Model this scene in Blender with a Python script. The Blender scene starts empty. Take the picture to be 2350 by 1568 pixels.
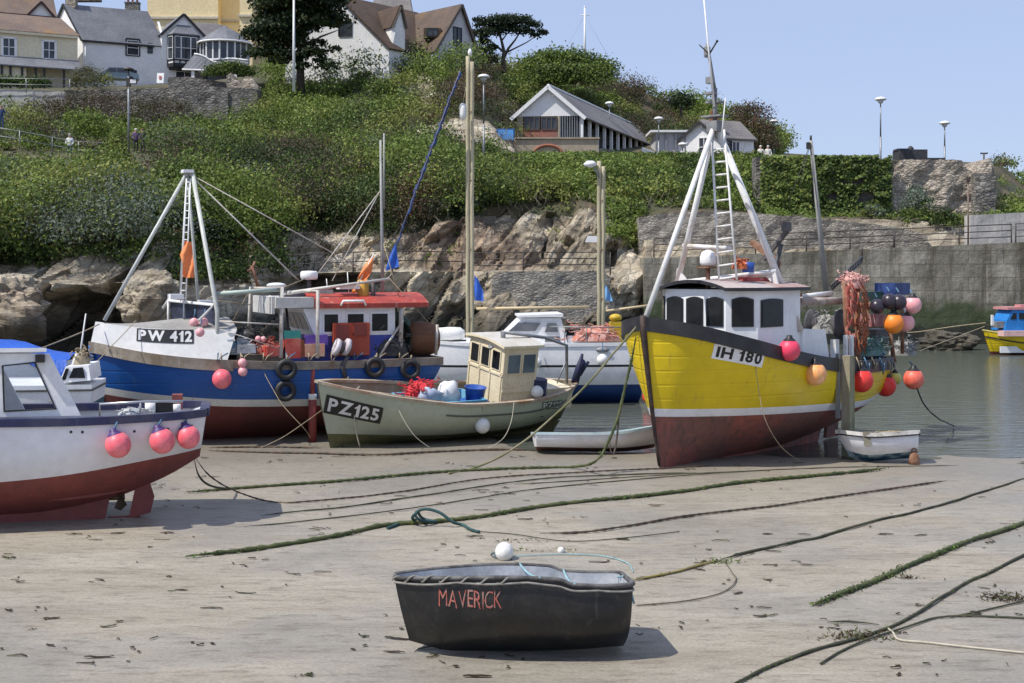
import bpy, math, random
import numpy as np
from mathutils import Vector, Matrix, noise
R = math.radians
rnd = random.Random(11)
S = bpy.context.scene
C = S.collection
V3 = Vector
F, CH, VH = 3000.0, 4.0, 620.0        # focal length in photo pixels, eye height, horizon row

def P(u, v, y):
    return Vector(((u - 1174.5) / F * y, y, CH - (v - VH) / F * y))

def G(u, v, z=0.0):
    y = (CH - z) * F / (v - VH)
    return Vector(((u - 1174.5) / F * y, y, z))

# ------------------------------------------------------------------ materials
MATS = {}

def _nt(name):
    m = bpy.data.materials.new(name)
    m.use_nodes = True
    nt = m.node_tree
    b = nt.nodes['Principled BSDF']
    return m, nt, b

def _noise(nt, scale, detail=4, rough=.6, stretch=None, coord='Object', dist=0):
    tc = nt.nodes.new('ShaderNodeTexCoord')
    n = nt.nodes.new('ShaderNodeTexNoise')
    n.inputs['Scale'].default_value = scale
    n.inputs['Detail'].default_value = detail
    n.inputs['Roughness'].default_value = rough
    n.inputs['Distortion'].default_value = dist
    if stretch:
        mp = nt.nodes.new('ShaderNodeMapping')
        mp.inputs['Scale'].default_value = stretch[:3]
        if len(stretch) > 3:
            mp.inputs['Rotation'].default_value = stretch[3:]
        nt.links.new(tc.outputs[coord], mp.inputs['Vector'])
        nt.links.new(mp.outputs[0], n.inputs['Vector'])
    else:
        nt.links.new(tc.outputs[coord], n.inputs['Vector'])
    return n.outputs['Fac']

def _ramp(nt, fac, stops):
    r = nt.nodes.new('ShaderNodeValToRGB')
    e = r.color_ramp.elements
    while len(e) > 1:
        e.remove(e[-1])
    for i, (p, c) in enumerate(stops):
        if not hasattr(c, '__len__'):
            c = (c, c, c)
        x = e[0] if i == 0 else e.new(p)
        x.position = p
        x.color = (*c[:3], 1)
    nt.links.new(fac, r.inputs[0])
    return r.outputs[0]

def _mix(nt, fac, a, b, mode='MIX'):
    m = nt.nodes.new('ShaderNodeMix')
    m.data_type = 'RGBA'
    m.blend_type = mode
    for k, x in ((0, fac), (6, a), (7, b)):
        if hasattr(x, 'is_output'):
            nt.links.new(x, m.inputs[k])
        elif k == 0:
            m.inputs[0].default_value = x
        else:
            m.inputs[k].default_value = (*x[:3], 1)
    return m.outputs[2]

def _bump(nt, b, h, strength, dist=.05):
    n = nt.nodes.new('ShaderNodeBump')
    n.inputs['Strength'].default_value = strength
    n.inputs['Distance'].default_value = dist
    nt.links.new(h, n.inputs['Height'])
    nt.links.new(n.outputs[0], b.inputs['Normal'])

def mat(name, c, c2=None, scale=4, rough=.6, metal=0, bump=0, detail=5, lo=.4, hi=.62, stretch=None,
        streak=None, streak_lo=.55, coord='Object', bdist=.03, trans=0, subsurf=0, fine=.12, planks=0):
    """c with patches of c2 (noise), fine mottling, and optional vertical streaks of a stain colour"""
    if name in MATS:
        return MATS[name]
    m, nt, b = _nt(name)
    f = _noise(nt, scale, detail, .6, stretch, coord)
    col = _ramp(nt, f, [(lo, c), (hi, c2 or tuple(x * .82 for x in c))])
    if fine:
        g = _noise(nt, scale * 9, 3, .6, None, coord)
        gm = _ramp(nt, g, [(.3, 1 - fine), (.7, 1 + fine)])
        col = _mix(nt, 1.0, col, gm, 'MULTIPLY')
    if streak:
        s = _noise(nt, 5, 5, .65, (1.6, 1.6, .16), coord)
        sm = _ramp(nt, s, [(streak_lo, 0), (streak_lo + .16, .8)])
        col = _mix(nt, sm, col, streak)
    nt.links.new(col, b.inputs['Base Color'])
    b.inputs['Roughness'].default_value = rough
    b.inputs['Metallic'].default_value = metal
    if trans:
        b.inputs['Transmission Weight'].default_value = trans
    if planks:                                     # caulked plank seams showing faintly through the paint
        tc = nt.nodes.new('ShaderNodeTexCoord'); wv = nt.nodes.new('ShaderNodeTexWave'); wv.bands_direction = 'Z'; wv.wave_profile = 'SIN'
        wv.inputs['Scale'].default_value = planks; wv.inputs['Distortion'].default_value = .5; wv.inputs['Detail Scale'].default_value = .4
        nt.links.new(tc.outputs['Object'], wv.inputs[0]); sm_ = _ramp(nt, wv.outputs['Fac'], [(.0, 0), (.07, 1)])
        big_ = _noise(nt, 1.6, 4, .6)
        ad = nt.nodes.new('ShaderNodeMath'); ad.operation = 'MULTIPLY_ADD'; nt.links.new(big_, ad.inputs[0]); ad.inputs[1].default_value = 1.2; nt.links.new(sm_, ad.inputs[2])
        _bump(nt, b, ad.outputs[0], .35, .02)
    elif bump:
        h = _noise(nt, scale * 3, 6, .65, stretch, coord)
        _bump(nt, b, h, bump, bdist)
    MATS[name] = m
    return m

def leafmat(name, c, v=.35):
    if name in MATS:
        return MATS[name]
    m, nt, b = _nt(name)
    f = _noise(nt, .9, 4, .6)
    g = _noise(nt, 5.5, 2, .5)
    col = _ramp(nt, f, [(.3, tuple(x * (1 - v) for x in c)), (.7, tuple(x * (1 + v) for x in c))])
    col = _mix(nt, 1.0, col, _ramp(nt, g, [(.3, .7), (.7, 1.3)]), 'MULTIPLY')
    nt.links.new(col, b.inputs['Base Color'])
    b.inputs['Roughness'].default_value = .55
    b.inputs['Specular IOR Level'].default_value = .25
    # leaves let some light through
    tr = nt.nodes.new('ShaderNodeBsdfTranslucent')
    nt.links.new(col, tr.inputs[0])
    mx = nt.nodes.new('ShaderNodeMixShader')
    mx.inputs[0].default_value = .3
    nt.links.new(b.outputs[0], mx.inputs[1])
    nt.links.new(tr.outputs[0], mx.inputs[2])
    nt.links.new(mx.outputs[0], nt.nodes['Material Output'].inputs[0])
    MATS[name] = m
    return m

# ------------------------------------------------------------------ mesh builder
class MB:
    def __init__(s):
        s.v = []; s.f = []; s.m = []; s.sm = []

    def add(s, vs, fs, m=0, smooth=False):
        o = len(s.v)
        s.v += [Vector(x) for x in vs]
        for f in fs:
            s.f.append([i + o for i in f]); s.m.append(m); s.sm.append(smooth)
        return s

    def box(s, c, size, m=0, rz=0, mat=None, taper=1.0):
        a, b, d = size[0] / 2, size[1] / 2, size[2] / 2
        vs = []
        for k in (-1, 1):
            t = taper if k > 0 else 1
            for i, j in ((-1, -1), (1, -1), (1, 1), (-1, 1)):
                vs.append(Vector((i * a * t, j * b * t, k * d)))
        M_ = mat or Matrix.Rotation(rz, 3, 'Z')
        vs = [M_ @ q + Vector(c) for q in vs]
        return s.add(vs, [(3, 2, 1, 0), (4, 5, 6, 7), (0, 1, 5, 4), (1, 2, 6, 5), (2, 3, 7, 6), (3, 0, 4, 7)], m)

    def beam(s, a, b, w, h, m=0, up=(0, 0, 1)):
        a, b = Vector(a), Vector(b)
        d = (b - a); L = d.length; d.normalize()
        x = d.cross(Vector(up))
        if x.length < 1e-4:
            x = d.cross(Vector((1, 0, 0)))
        x.normalize(); y = x.cross(d)
        vs = []
        for q in (a, b):
            for i, j in ((-1, -1), (1, -1), (1, 1), (-1, 1)):
                vs.append(q + x * (i * w / 2) + y * (j * h / 2))
        return s.add(vs, [(3, 2, 1, 0), (4, 5, 6, 7), (0, 1, 5, 4), (1, 2, 6, 5), (2, 3, 7, 6), (3, 0, 4, 7)], m)

    def tube(s, pts, r, n=7, m=0, caps=True, closed=False):
        pts = [Vector(p) for p in pts]
        N = len(pts)
        rs = r if hasattr(r, '__len__') else [r] * N
        vs = []
        x = None
        for i in range(N):
            if closed:
                d = pts[(i + 1) % N] - pts[i - 1]
            else:
                d = pts[min(i + 1, N - 1)] - pts[max(i - 1, 0)]
            if d.length < 1e-9:
                d = Vector((0, 0, 1))
            d.normalize()
            if x is None:
                x = d.cross(Vector((0, 0, 1)))
                if x.length < 1e-3:
                    x = d.cross(Vector((1, 0, 0)))
            x = x - d * x.dot(d)
            if x.length < 1e-6:
                x = d.orthogonal()
            x.normalize(); y = d.cross(x)
            for k in range(n):
                a = 2 * math.pi * k / n
                vs.append(pts[i] + (x * math.cos(a) + y * math.sin(a)) * rs[i])
        fs = []
        for i in range(N if closed else N - 1):
            j = (i + 1) % N
            for k in range(n):
                l = (k + 1) % n
                fs.append((i * n + k, i * n + l, j * n + l, j * n + k))
        s.add(vs, fs, m, True)
        if caps and not closed:
            o = len(s.v) - N * n
            s.f.append([o + k for k in range(n)][::-1]); s.m.append(m); s.sm.append(False)
            s.f.append([o + (N - 1) * n + k for k in range(n)]); s.m.append(m); s.sm.append(False)
        return s

    def bar(s, a, b, r, n=8, m=0, r2=None):
        return s.tube([a, b], [r, r if r2 is None else r2], n, m)

    def lathe(s, prof, n=20, c=(0, 0, 0), m=0, axis=None, smooth=True):
        M_ = axis or Matrix.Identity(3)
        vs = []; fs = []
        for (r, z) in prof:
            for k in range(n):
                a = 2 * math.pi * k / n
                vs.append(M_ @ Vector((max(r, 1e-4) * math.cos(a), max(r, 1e-4) * math.sin(a), z)) + Vector(c))
        for i in range(len(prof) - 1):
            for k in range(n):
                l = (k + 1) % n
                fs.append((i * n + k, i * n + l, (i + 1) * n + l, (i + 1) * n + k))
        return s.add(vs, fs, m, smooth)

    def ball(s, c, r, n=18, m=0, sc=(1, 1, 1), rot=None):
        k = n // 2
        prof = [(r * math.sin(math.pi * i / k), -r * math.cos(math.pi * i / k)) for i in range(k + 1)]
        M_ = (rot or Matrix.Identity(3)) @ Matrix.Diagonal(sc)
        return s.lathe(prof, n, c, m, M_)

    def torus(s, c, R1, r, axis=None, n=24, k=9, m=0, flat=1.0):
        M_ = axis or Matrix.Identity(3)
        vs = []; fs = []
        for i in range(n):
            a = 2 * math.pi * i / n
            for j in range(k):
                b = 2 * math.pi * j / k
                q = Vector(((R1 + r * math.cos(b)) * math.cos(a), (R1 + r * math.cos(b)) * math.sin(a), r * flat * math.sin(b)))
                vs.append(M_ @ q + Vector(c))
        for i in range(n):
            for j in range(k):
                i2, j2 = (i + 1) % n, (j + 1) % k
                fs.append((i * k + j, i2 * k + j, i2 * k + j2, i * k + j2))
        return s.add(vs, fs, m, True)

    def prism(s, poly, vec, m=0):
        """closed polygon (3-D points) extruded along vec"""
        n = len(poly)
        p = [Vector(q) for q in poly]; w = Vector(vec)
        fs = [tuple(range(n))[::-1], tuple(range(n, 2 * n))]
        for i in range(n):
            j = (i + 1) % n
            fs.append((i, j, n + j, n + i))
        return s.add(p + [q + w for q in p], fs, m)

    def grid(s, rows, m=0, smooth=True, closed=False, flip=False):
        """rows: list of equal-length point lists"""
        k = len(rows[0]); vs = [q for r in rows for q in r]; fs = []
        for i in range(len(rows) - 1):
            for j in range(k if closed else k - 1):
                l = (j + 1) % k
                f = (i * k + j, i * k + l, (i + 1) * k + l, (i + 1) * k + j)
                fs.append(f[::-1] if flip else f)
        return s.add(vs, fs, m, smooth)

    def build(s, name, mats, parent=None, world=False, kind=None):
        me = bpy.data.meshes.new(name)
        me.from_pydata([tuple(q) for q in s.v], [], s.f)
        mats = mats if isinstance(mats, (list, tuple)) else [mats]
        for q in mats:
            me.materials.append(q)
        me.polygons.foreach_set('material_index', s.m)
        me.polygons.foreach_set('use_smooth', s.sm)
        me.update()
        o = bpy.data.objects.new(name, me)
        C.objects.link(o)
        if parent is not None:
            o.parent = parent
            if world:
                o.matrix_parent_inverse = wm(parent).inverted()
        if kind:
            o['kind'] = kind
        return o

def wm(o):
    m = o.matrix_basis.copy()
    if o.parent:
        m = wm(o.parent) @ o.matrix_parent_inverse @ m
    return m

def tag(o, label, cat, group=None, kind=None):
    o['label'] = label
    o['category'] = cat
    if group:
        o['group'] = group
    if kind:
        o['kind'] = kind
    return o

def thing(name, label, cat, loc=(0, 0, 0), rz=0, group=None, rx=0, ry=0):
    o = bpy.data.objects.new(name, None)
    o.empty_display_size = .3
    C.objects.link(o)
    o.location = loc
    o.rotation_euler = (rx, ry, rz)
    return tag(o, label, cat, group)

def copy_tree(o, parent=None):
    c = o.copy()
    C.objects.link(c)
    if parent is not None:
        c.parent = parent
    for ch in list(o.children):
        copy_tree(ch, c)
    return c

def np_mesh(name, V, k, mats, idx=None, parent=None, kind=None):
    """numpy faces of k vertices each, in order"""
    n = len(V) // k
    me = bpy.data.meshes.new(name)
    me.vertices.add(len(V)); me.vertices.foreach_set('co', np.asarray(V, np.float32).ravel())
    me.loops.add(len(V)); me.loops.foreach_set('vertex_index', np.arange(len(V), dtype=np.int32))
    me.polygons.add(n)
    me.polygons.foreach_set('loop_start', np.arange(0, n * k, k, dtype=np.int32))
    me.polygons.foreach_set('loop_total', np.full(n, k, np.int32))
    for q in mats:
        me.materials.append(q)
    if idx is not None:
        me.polygons.foreach_set('material_index', np.asarray(idx, np.int32))
    me.update(calc_edges=True); me.validate()
    o = bpy.data.objects.new(name, me); C.objects.link(o)
    if parent is not None:
        o.parent = parent
        o.matrix_parent_inverse = wm(parent).inverted()
    if kind:
        o['kind'] = kind
    return o

def leaf_quads(cen, nrm, size, rng, aspect=.62, loose=.9):
    """rhombic leaves: centres (n,3), outward directions, sizes (n,)"""
    n = len(cen)
    nn = nrm + rng.normal(size=(n, 3)) * loose
    nn /= np.linalg.norm(nn, axis=1, keepdims=True) + 1e-9
    t = np.cross(nn, rng.normal(size=(n, 3)))
    t /= np.linalg.norm(t, axis=1, keepdims=True) + 1e-9
    b = np.cross(nn, t)
    sz = np.asarray(size).reshape(-1, 1)
    out = np.empty((n, 4, 3))
    out[:, 0] = cen - t * sz
    out[:, 1] = cen + b * sz * aspect + nn * sz * .15
    out[:, 2] = cen + t * sz
    out[:, 3] = cen - b * sz * aspect + nn * sz * .15
    return out.reshape(-1, 3)

def bush_leaves(cs, rad, per, rng, size, flat=.75, low=-.25):
    """cs (k,3) crown centres, rad (k,), leaves per crown -> centres, normals, owner"""
    k = len(cs)
    cnt = np.maximum(6, (per * np.ones(k))).astype(int)
    own = np.repeat(np.arange(k), cnt)
    d = rng.normal(size=(len(own), 3))
    d /= np.linalg.norm(d, axis=1, keepdims=True)
    d[:, 2] = np.where(d[:, 2] < low, -d[:, 2], d[:, 2])
    rr = rad[own] * (.45 + .55 * rng.random(len(own)) ** .6) * (1 + .22 * rng.normal(size=len(own)))
    cen = cs[own] + d * rr[:, None] * np.array([1, 1, flat])
    return cen, d, own

# ------------------------------------------------------------------ smooth key curve
class K:
    def __init__(s, *pts):
        s.p = sorted(pts)
    def __call__(s, t):
        p = s.p
        if t <= p[0][0]: return p[0][1]
        if t >= p[-1][0]: return p[-1][1]
        for i in range(len(p) - 1):
            if p[i][0] <= t <= p[i + 1][0]:
                break
        def sl(j):
            if j <= 0: return (p[1][1] - p[0][1]) / (p[1][0] - p[0][0])
            if j >= len(p) - 1: return (p[-1][1] - p[-2][1]) / (p[-1][0] - p[-2][0])
            a = (p[j][1] - p[j - 1][1]) / (p[j][0] - p[j - 1][0])
            b = (p[j + 1][1] - p[j][1]) / (p[j + 1][0] - p[j][0])
            return 0 if a * b <= 0 else 2 * a * b / (a + b)
        h = p[i + 1][0] - p[i][0]
        x = (t - p[i][0]) / h
        m0, m1 = sl(i) * h, sl(i + 1) * h
        return ((2 * x**3 - 3 * x**2 + 1) * p[i][1] + (x**3 - 2 * x**2 + x) * m0 +
                (-2 * x**3 + 3 * x**2) * p[i + 1][1] + (x**3 - x**2) * m1)

def lerp(a, b, t):
    return a + (b - a) * t

# ------------------------------------------------------------------ boat hulls (bow = +x, port = +y)
class Hull:
    def __init__(s, L, b, zs, zk, n, rake=.4, stern=.0):
        s.L, s.b, s.zs, s.zk, s.n, s.rake, s.stern = L, b, zs, zk, n, rake, stern
    def X(s, t, h):
        h = max(0, min(1, h)); q = max(0, (t - .55) / .45)
        p = max(0, 1 - t / .45)
        return s.L * (t - .5) - s.rake * (1 - h) ** 1.15 * q * q + s.stern * (1 - h) * p * p
    def W(s, t, h):
        return max(.012, s.b(t) * (1 - (1 - min(1, max(0, h))) ** s.n(t)))
    def pt(s, t, z, side=1, off=0.0):
        h = (z - s.zk(t)) / (s.zs(t) - s.zk(t))
        return Vector((s.X(t, h), side * (s.W(t, h) + off), z))
    def find(s, x, z, side=1, off=0.0):
        a, b = 0.0, 1.0
        for _ in range(26):
            m = (a + b) / 2
            if s.pt(m, z).x < x: a = m
            else: b = m
        return s.pt((a + b) / 2, z, side, off)
    def ts(s, N=34):
        return [1 - (1 - i / N) ** 1.35 for i in range(N + 1)]
    def skin(s, bands, N=34, nrow=5, mb=None):
        """bands: list of (z-function low, z-function high, material index)"""
        mb = mb or MB()
        T = s.ts(N)
        for zl, zh, mi in bands:
            k = nrow if mi == bands[0][2] else max(2, nrow)
            for side in (1, -1):
                rows = []
                for i in range(k + 1):
                    rows.append([s.pt(t, lerp(zl(t), zh(t), i / k), side) for t in T])
                mb.grid(rows, mi, True, flip=(side > 0))
            # transom
            rows = [[s.pt(0, lerp(zl(0), zh(0), i / k), sd) for sd in (1, -1)] for i in range(k + 1)]
            mb.grid(rows, mi, True, flip=False)
        return mb
    def deck(s, zd, inset=.05, N=34, mb=None, m=0, t1=1.0):
        mb = mb or MB()
        rows = [[], []]
        for t in s.ts(N):
            t = min(t, t1)
            z = zd(t)
            q = s.pt(t, z)
            w = max(.01, q.y - inset)
            rows[0].append(Vector((q.x, w, z))); rows[1].append(Vector((q.x, -w, z)))
        return mb.grid(rows, m, False, flip=True)
    def inner(s, zd, th=.06, N=34, mb=None, m=0, k=3):
        mb = mb or MB()
        for side in (1, -1):
            rows = []
            for i in range(k + 1):
                r = []
                for t in s.ts(N):
                    z = lerp(max(zd(t), s.zk(t) + .03), s.zs(t), i / k)
                    q = s.pt(t, z, side)
                    q.y = side * max(.008, abs(q.y) - th)
                    if t < .02: q.x += th
                    r.append(q)
                rows.append(r)
            mb.grid(rows, m, True, flip=(side < 0))
        rows = [[Vector((s.pt(0, z).x + th, sd * (s.pt(0, z).y - th), z)) for sd in (1, -1)]
                for z in (zd(0), s.zs(0))]
        mb.grid(rows, m, False, flip=True)
        return mb
    def rail(s, zc, half, out=.04, inn=.08, N=44, mb=None, m=0, transom=True, t0=0.0, t1=1.0):
        """rectangular strake following the height function zc"""
        mb = mb or MB()
        for side in (1, -1):
            rows = [[], [], [], []]
            for t in s.ts(N):
                t = min(max(t, t0), t1)
                z = zc(t)
                q = s.pt(t, min(z, s.zs(t)), side)
                e = .06 if t > .995 else 0
                w = abs(q.y)
                for r, (o, dz) in zip(rows, ((out, -half), (out, half), (-inn, half), (-inn, -half))):
                    r.append(Vector((q.x + (out if e and o > 0 else 0), side * max(.004, w + o), z + dz)))
            rows.append(rows[0])
            mb.grid(rows, m, False, flip=(side < 0))
            for i in (0, -1):
                q = [r[i] for r in rows[:4]]
                mb.add(q, [(0, 1, 2, 3) if (i == 0) == (side > 0) else (3, 2, 1, 0)], m)
        if transom and t0 == 0:
            z = zc(0); q = s.pt(0, min(z, s.zs(0)))
            mb.box((q.x - out / 2 + inn / 2, 0, z), (out + inn, 2 * (q.y - inn) , half * 2), m)
        return mb
    def plate(s, mb, xa, xb, za, zb, h, side=1, off=.004, m=0, n=14, slant=0):
        """plate on the side from x=xa (left end as read on port) to xb, centre heights za..zb"""
        rows = []
        for j in range(5):
            r = []
            for i in range(n + 1):
                f = i / n; g = j / 4 - .5
                r.append(s.find(lerp(xa, xb, f) - side * slant * g * h, lerp(za, zb, f) + g * h, side, off))
            rows.append(r)
        return mb.grid(rows, m, True, flip=False if side > 0 else True)
    def text(s, mb, txt, xa, xb, za, zb, h, side=1, off=.009, m=0, bold=.0, slant=0):
        vs, fs, w = text_mesh(txt, bold)
        out = []
        for (tx, ty) in vs:
            f = tx / w
            out.append(s.find(lerp(xa, xb, f) - side * slant * (ty - .5) * h, lerp(za, zb, f) + (ty - .5) * h, side, off))
        return mb.add(out, fs, m)

_tx = {}
def _glyph(ch, bold):
    cu = bpy.data.curves.new('letters', 'FONT')
    cu.body = ch; cu.size = 1.0; cu.offset = bold; cu.resolution_u = 3
    o = bpy.data.objects.new('letters', cu)
    C.objects.link(o)
    bpy.context.view_layer.update()
    dg = bpy.context.evaluated_depsgraph_get()
    me = bpy.data.meshes.new_from_object(o.evaluated_get(dg))
    vs = [(q.co.x, q.co.y) for q in me.vertices]
    fs = [tuple(p.vertices) for p in me.polygons]
    bpy.data.objects.remove(o); bpy.data.meshes.remove(me); bpy.data.curves.remove(cu)
    return vs, fs

def text_mesh(txt, bold=0.0, gap=.13):
    """flat letters set side by side, total width w, cap height 1"""
    if (txt, bold) in _tx:
        return _tx[(txt, bold)]
    V_, F_, x = [], [], 0.0
    for ch in txt:
        if ch == ' ':
            x += .34; continue
        if ch == '1':                                  # a plain signwriter's one: stem and short flag
            st = .17 + 2.2 * max(0, bold)
            vs = [(.16, 0), (.16 + st, 0), (.16 + st, 1), (.16 + st * .35, 1), (.16, .84), (0, .74), (0, .60), (.16, .68)]
            fs = [(0, 1, 2, 3, 4, 7), (4, 5, 6, 7)]
        else:
            vs, fs = _glyph(ch, bold)
        x0 = min(q[0] for q in vs); y0 = min(q[1] for q in vs); y1 = max(q[1] for q in vs)
        o = len(V_); k_ = 1 / (y1 - y0)
        V_ += [(x + (a - x0) * k_, (b - y0) * k_) for a, b in vs]
        F_ += [tuple(i + o for i in f) for f in fs]
        x = max(q[0] for q in V_) + gap
    _tx[(txt, bold)] = (V_, F_, max(q[0] for q in V_))
    return _tx[(txt, bold)]

def sag(a, b, d, n=14):
    a, b = Vector(a), Vector(b)
    return [a.lerp(b, i / n) - Vector((0, 0, d * 4 * (i / n) * (1 - i / n))) for i in range(n + 1)]
# ================================================================== camera, light, sky
cam_d = bpy.data.cameras.new('camera'); cam = bpy.data.objects.new('camera', cam_d); C.objects.link(cam)
cam.location = (0, 0, CH); cam.rotation_euler = (R(90), 0, 0)
cam_d.sensor_width = 36; cam_d.lens = 36 * F / 2349; cam_d.shift_y = -(784 - VH) / 2349
cam_d.clip_end = 5000
S.camera = cam
TO_SUN = Vector((-.9, -.46, 0)).normalized() * math.cos(R(56)) + Vector((0, 0, math.sin(R(56))))
sd = bpy.data.lights.new('sun', 'SUN'); sd.energy = 3.8; sd.angle = R(.5); sd.color = (1, .95, .87)
so = bpy.data.objects.new('sun', sd); C.objects.link(so)
so.rotation_euler = TO_SUN.to_track_quat('Z', 'Y').to_euler()
w = bpy.data.worlds.new('World'); S.world = w; w.use_nodes = True
nt = w.node_tree; bg = nt.nodes['Background']
sky = nt.nodes.new('ShaderNodeTexSky'); sky.sky_type = 'NISHITA'; sky.sun_disc = False
sky.sun_elevation = R(56); sky.sun_rotation = math.atan2(TO_SUN.x, TO_SUN.y)
sky.air_density = 1.0; sky.dust_density = .5; sky.ozone_density = 2.5; sky.altitude = 0
veil = nt.nodes.new('ShaderNodeMix'); veil.data_type = 'RGBA'          # thin high veil that evens the blue out
veil.inputs[0].default_value = .82
nt.links.new(sky.outputs[0], veil.inputs[6]); veil.inputs[7].default_value = (2.36, 2.84, 4.2, 1)
nt.links.new(veil.outputs[2], bg.inputs[0]); bg.inputs[1].default_value = .15
S.view_settings.view_transform = 'Standard'; S.view_settings.look = 'None'
S.view_settings.exposure = .37; S.view_settings.gamma = 1

# ================================================================== sand and water
def sand_mat():
    m, nt, b = _nt('wet_sand')
    st = _noise(nt, 1.5, 9, .68, (.2, 1.0, 1, 0, 0, R(-9)), dist=.5)
    fi = _noise(nt, 26, 3, .6)
    pt = _noise(nt, .28, 4, .55)
    col = _ramp(nt, st, [(.28, (.235, .204, .155)), (.45, (.312, .277, .219)), (.58, (.352, .316, .255)), (.75, (.41, .375, .312))])
    gre = _ramp(nt, pt, [(.46, 0), (.58, .6)])
    col = _mix(nt, gre, col, (.275, .258, .226))
    sp = _noise(nt, 5.5, 6, .75, (.45, 1.5, 1, 0, 0, R(-8)))
    col = _mix(nt, _ramp(nt, sp, [(.51, 0), (.64, .62)]), col, (.15, .125, .095))
    sh = _noise(nt, 38, 2, .5)
    col = _mix(nt, _ramp(nt, sh, [(.70, 0), (.76, .6)]), col, (.5, .46, .4))
    tc = nt.nodes.new('ShaderNodeTexCoord'); sx = nt.nodes.new('ShaderNodeSeparateXYZ'); nt.links.new(tc.outputs['Object'], sx.inputs[0])
    dv = nt.nodes.new('ShaderNodeMath'); dv.operation = 'MULTIPLY_ADD'; nt.links.new(st, dv.inputs[0]); dv.inputs[1].default_value = 9; nt.links.new(sx.outputs[1], dv.inputs[2])
    dm = nt.nodes.new('ShaderNodeMath'); dm.operation = 'DIVIDE'; nt.links.new(dv.outputs[0], dm.inputs[0]); dm.inputs[1].default_value = 60
    wet = _ramp(nt, dm.outputs[0], [(.42, 0), (.56, 1)])
    col = _mix(nt, _ramp(nt, dm.outputs[0], [(.42, 0), (.56, .5)]), col, (.19, .165, .135))
    col = _mix(nt, 1, col, _ramp(nt, fi, [(.3, .84), (.7, 1.14)]), 'MULTIPLY')
    nt.links.new(col, b.inputs['Base Color'])
    ro = _mix(nt, wet, _ramp(nt, pt, [(.40, .8), (.6, .32)]), (.3, .3, .3)); nt.links.new(ro, b.inputs['Roughness'])
    b.inputs['Specular IOR Level'].default_value = .3
    h = _noise(nt, 6, 8, .75, (.4, 1.3, 1, 0, 0, R(-8)))
    _bump(nt, b, h, .9, .04)
    return m

SAND = sand_mat()
def water_side(x, y):
    """> 0 in the harbour water, < 0 on the sand"""
    ex = 28.4 - .09 * x
    if x < .6:
        ex += (.6 - x) * 2.1
    return (y - ex) + .35 * math.sin(x * 1.1) + .3 * noise.noise(Vector((x * .6, y * .2, 3)))

def sand_z(x, y):
    n = noise.fractal(Vector((x * .22, y * .55, 0)), 1, 2, 4) * .035
    n += noise.noise(Vector((x * .9 + y * .2, y * 2.6, 5))) * .018 + noise.noise(Vector((x * 2.1 + y * .3, y * 5.5, 8))) * .006
    w_ = water_side(x, y)
    if w_ > 0:
        n -= min(1.4, w_ * .03 + .012 * min(1, w_))
    else:
        n = max(n * .55 + min(.03, -w_ * .012), min(.006, -w_ * .05))
    return n

ys = [3.0]
while ys[-1] < 90:
    ys.append(ys[-1] * 1.0135)
rows = []
for y in ys:
    half = y * .62 + 6
    rows.append([Vector((lerp(-half, half, i / 190), y, sand_z(lerp(-half, half, i / 190), y))) for i in range(191)])
mb = MB(); mb.grid(rows, 0, True)
mb.build('sand', SAND, kind='structure')
mb = MB(); g = 1600
mb.add([(-g, -g, -1.55), (g, -g, -1.55), (g, g, -1.55), (-g, g, -1.55)], [(0, 1, 2, 3)])
mb.build('ground', SAND, kind='structure')

def water_mat():
    m, nt, b = _nt('harbour_water')
    b.inputs['Base Color'].default_value = (.10, .112, .092, 1)
    b.inputs['Roughness'].default_value = .1
    b.inputs['IOR'].default_value = 1.33
    h = _noise(nt, 1.6, 4, .55, (.55, 1.7, 1))
    h2 = _noise(nt, 7, 2, .5, (.5, 1.6, 1))
    mm = nt.nodes.new('ShaderNodeMath'); mm.operation = 'MULTIPLY_ADD'
    nt.links.new(h2, mm.inputs[0]); mm.inputs[1].default_value = .25; nt.links.new(h, mm.inputs[2])
    _bump(nt, b, mm.outputs[0], .55, .05)
    return m
mb = MB()
mb.add([(-60, 20, -.015), (500, 20, -.015), (500, 120, -.015), (-60, 120, -.015)], [(0, 1, 2, 3)])
mb.build('water', water_mat(), kind='structure')

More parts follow.
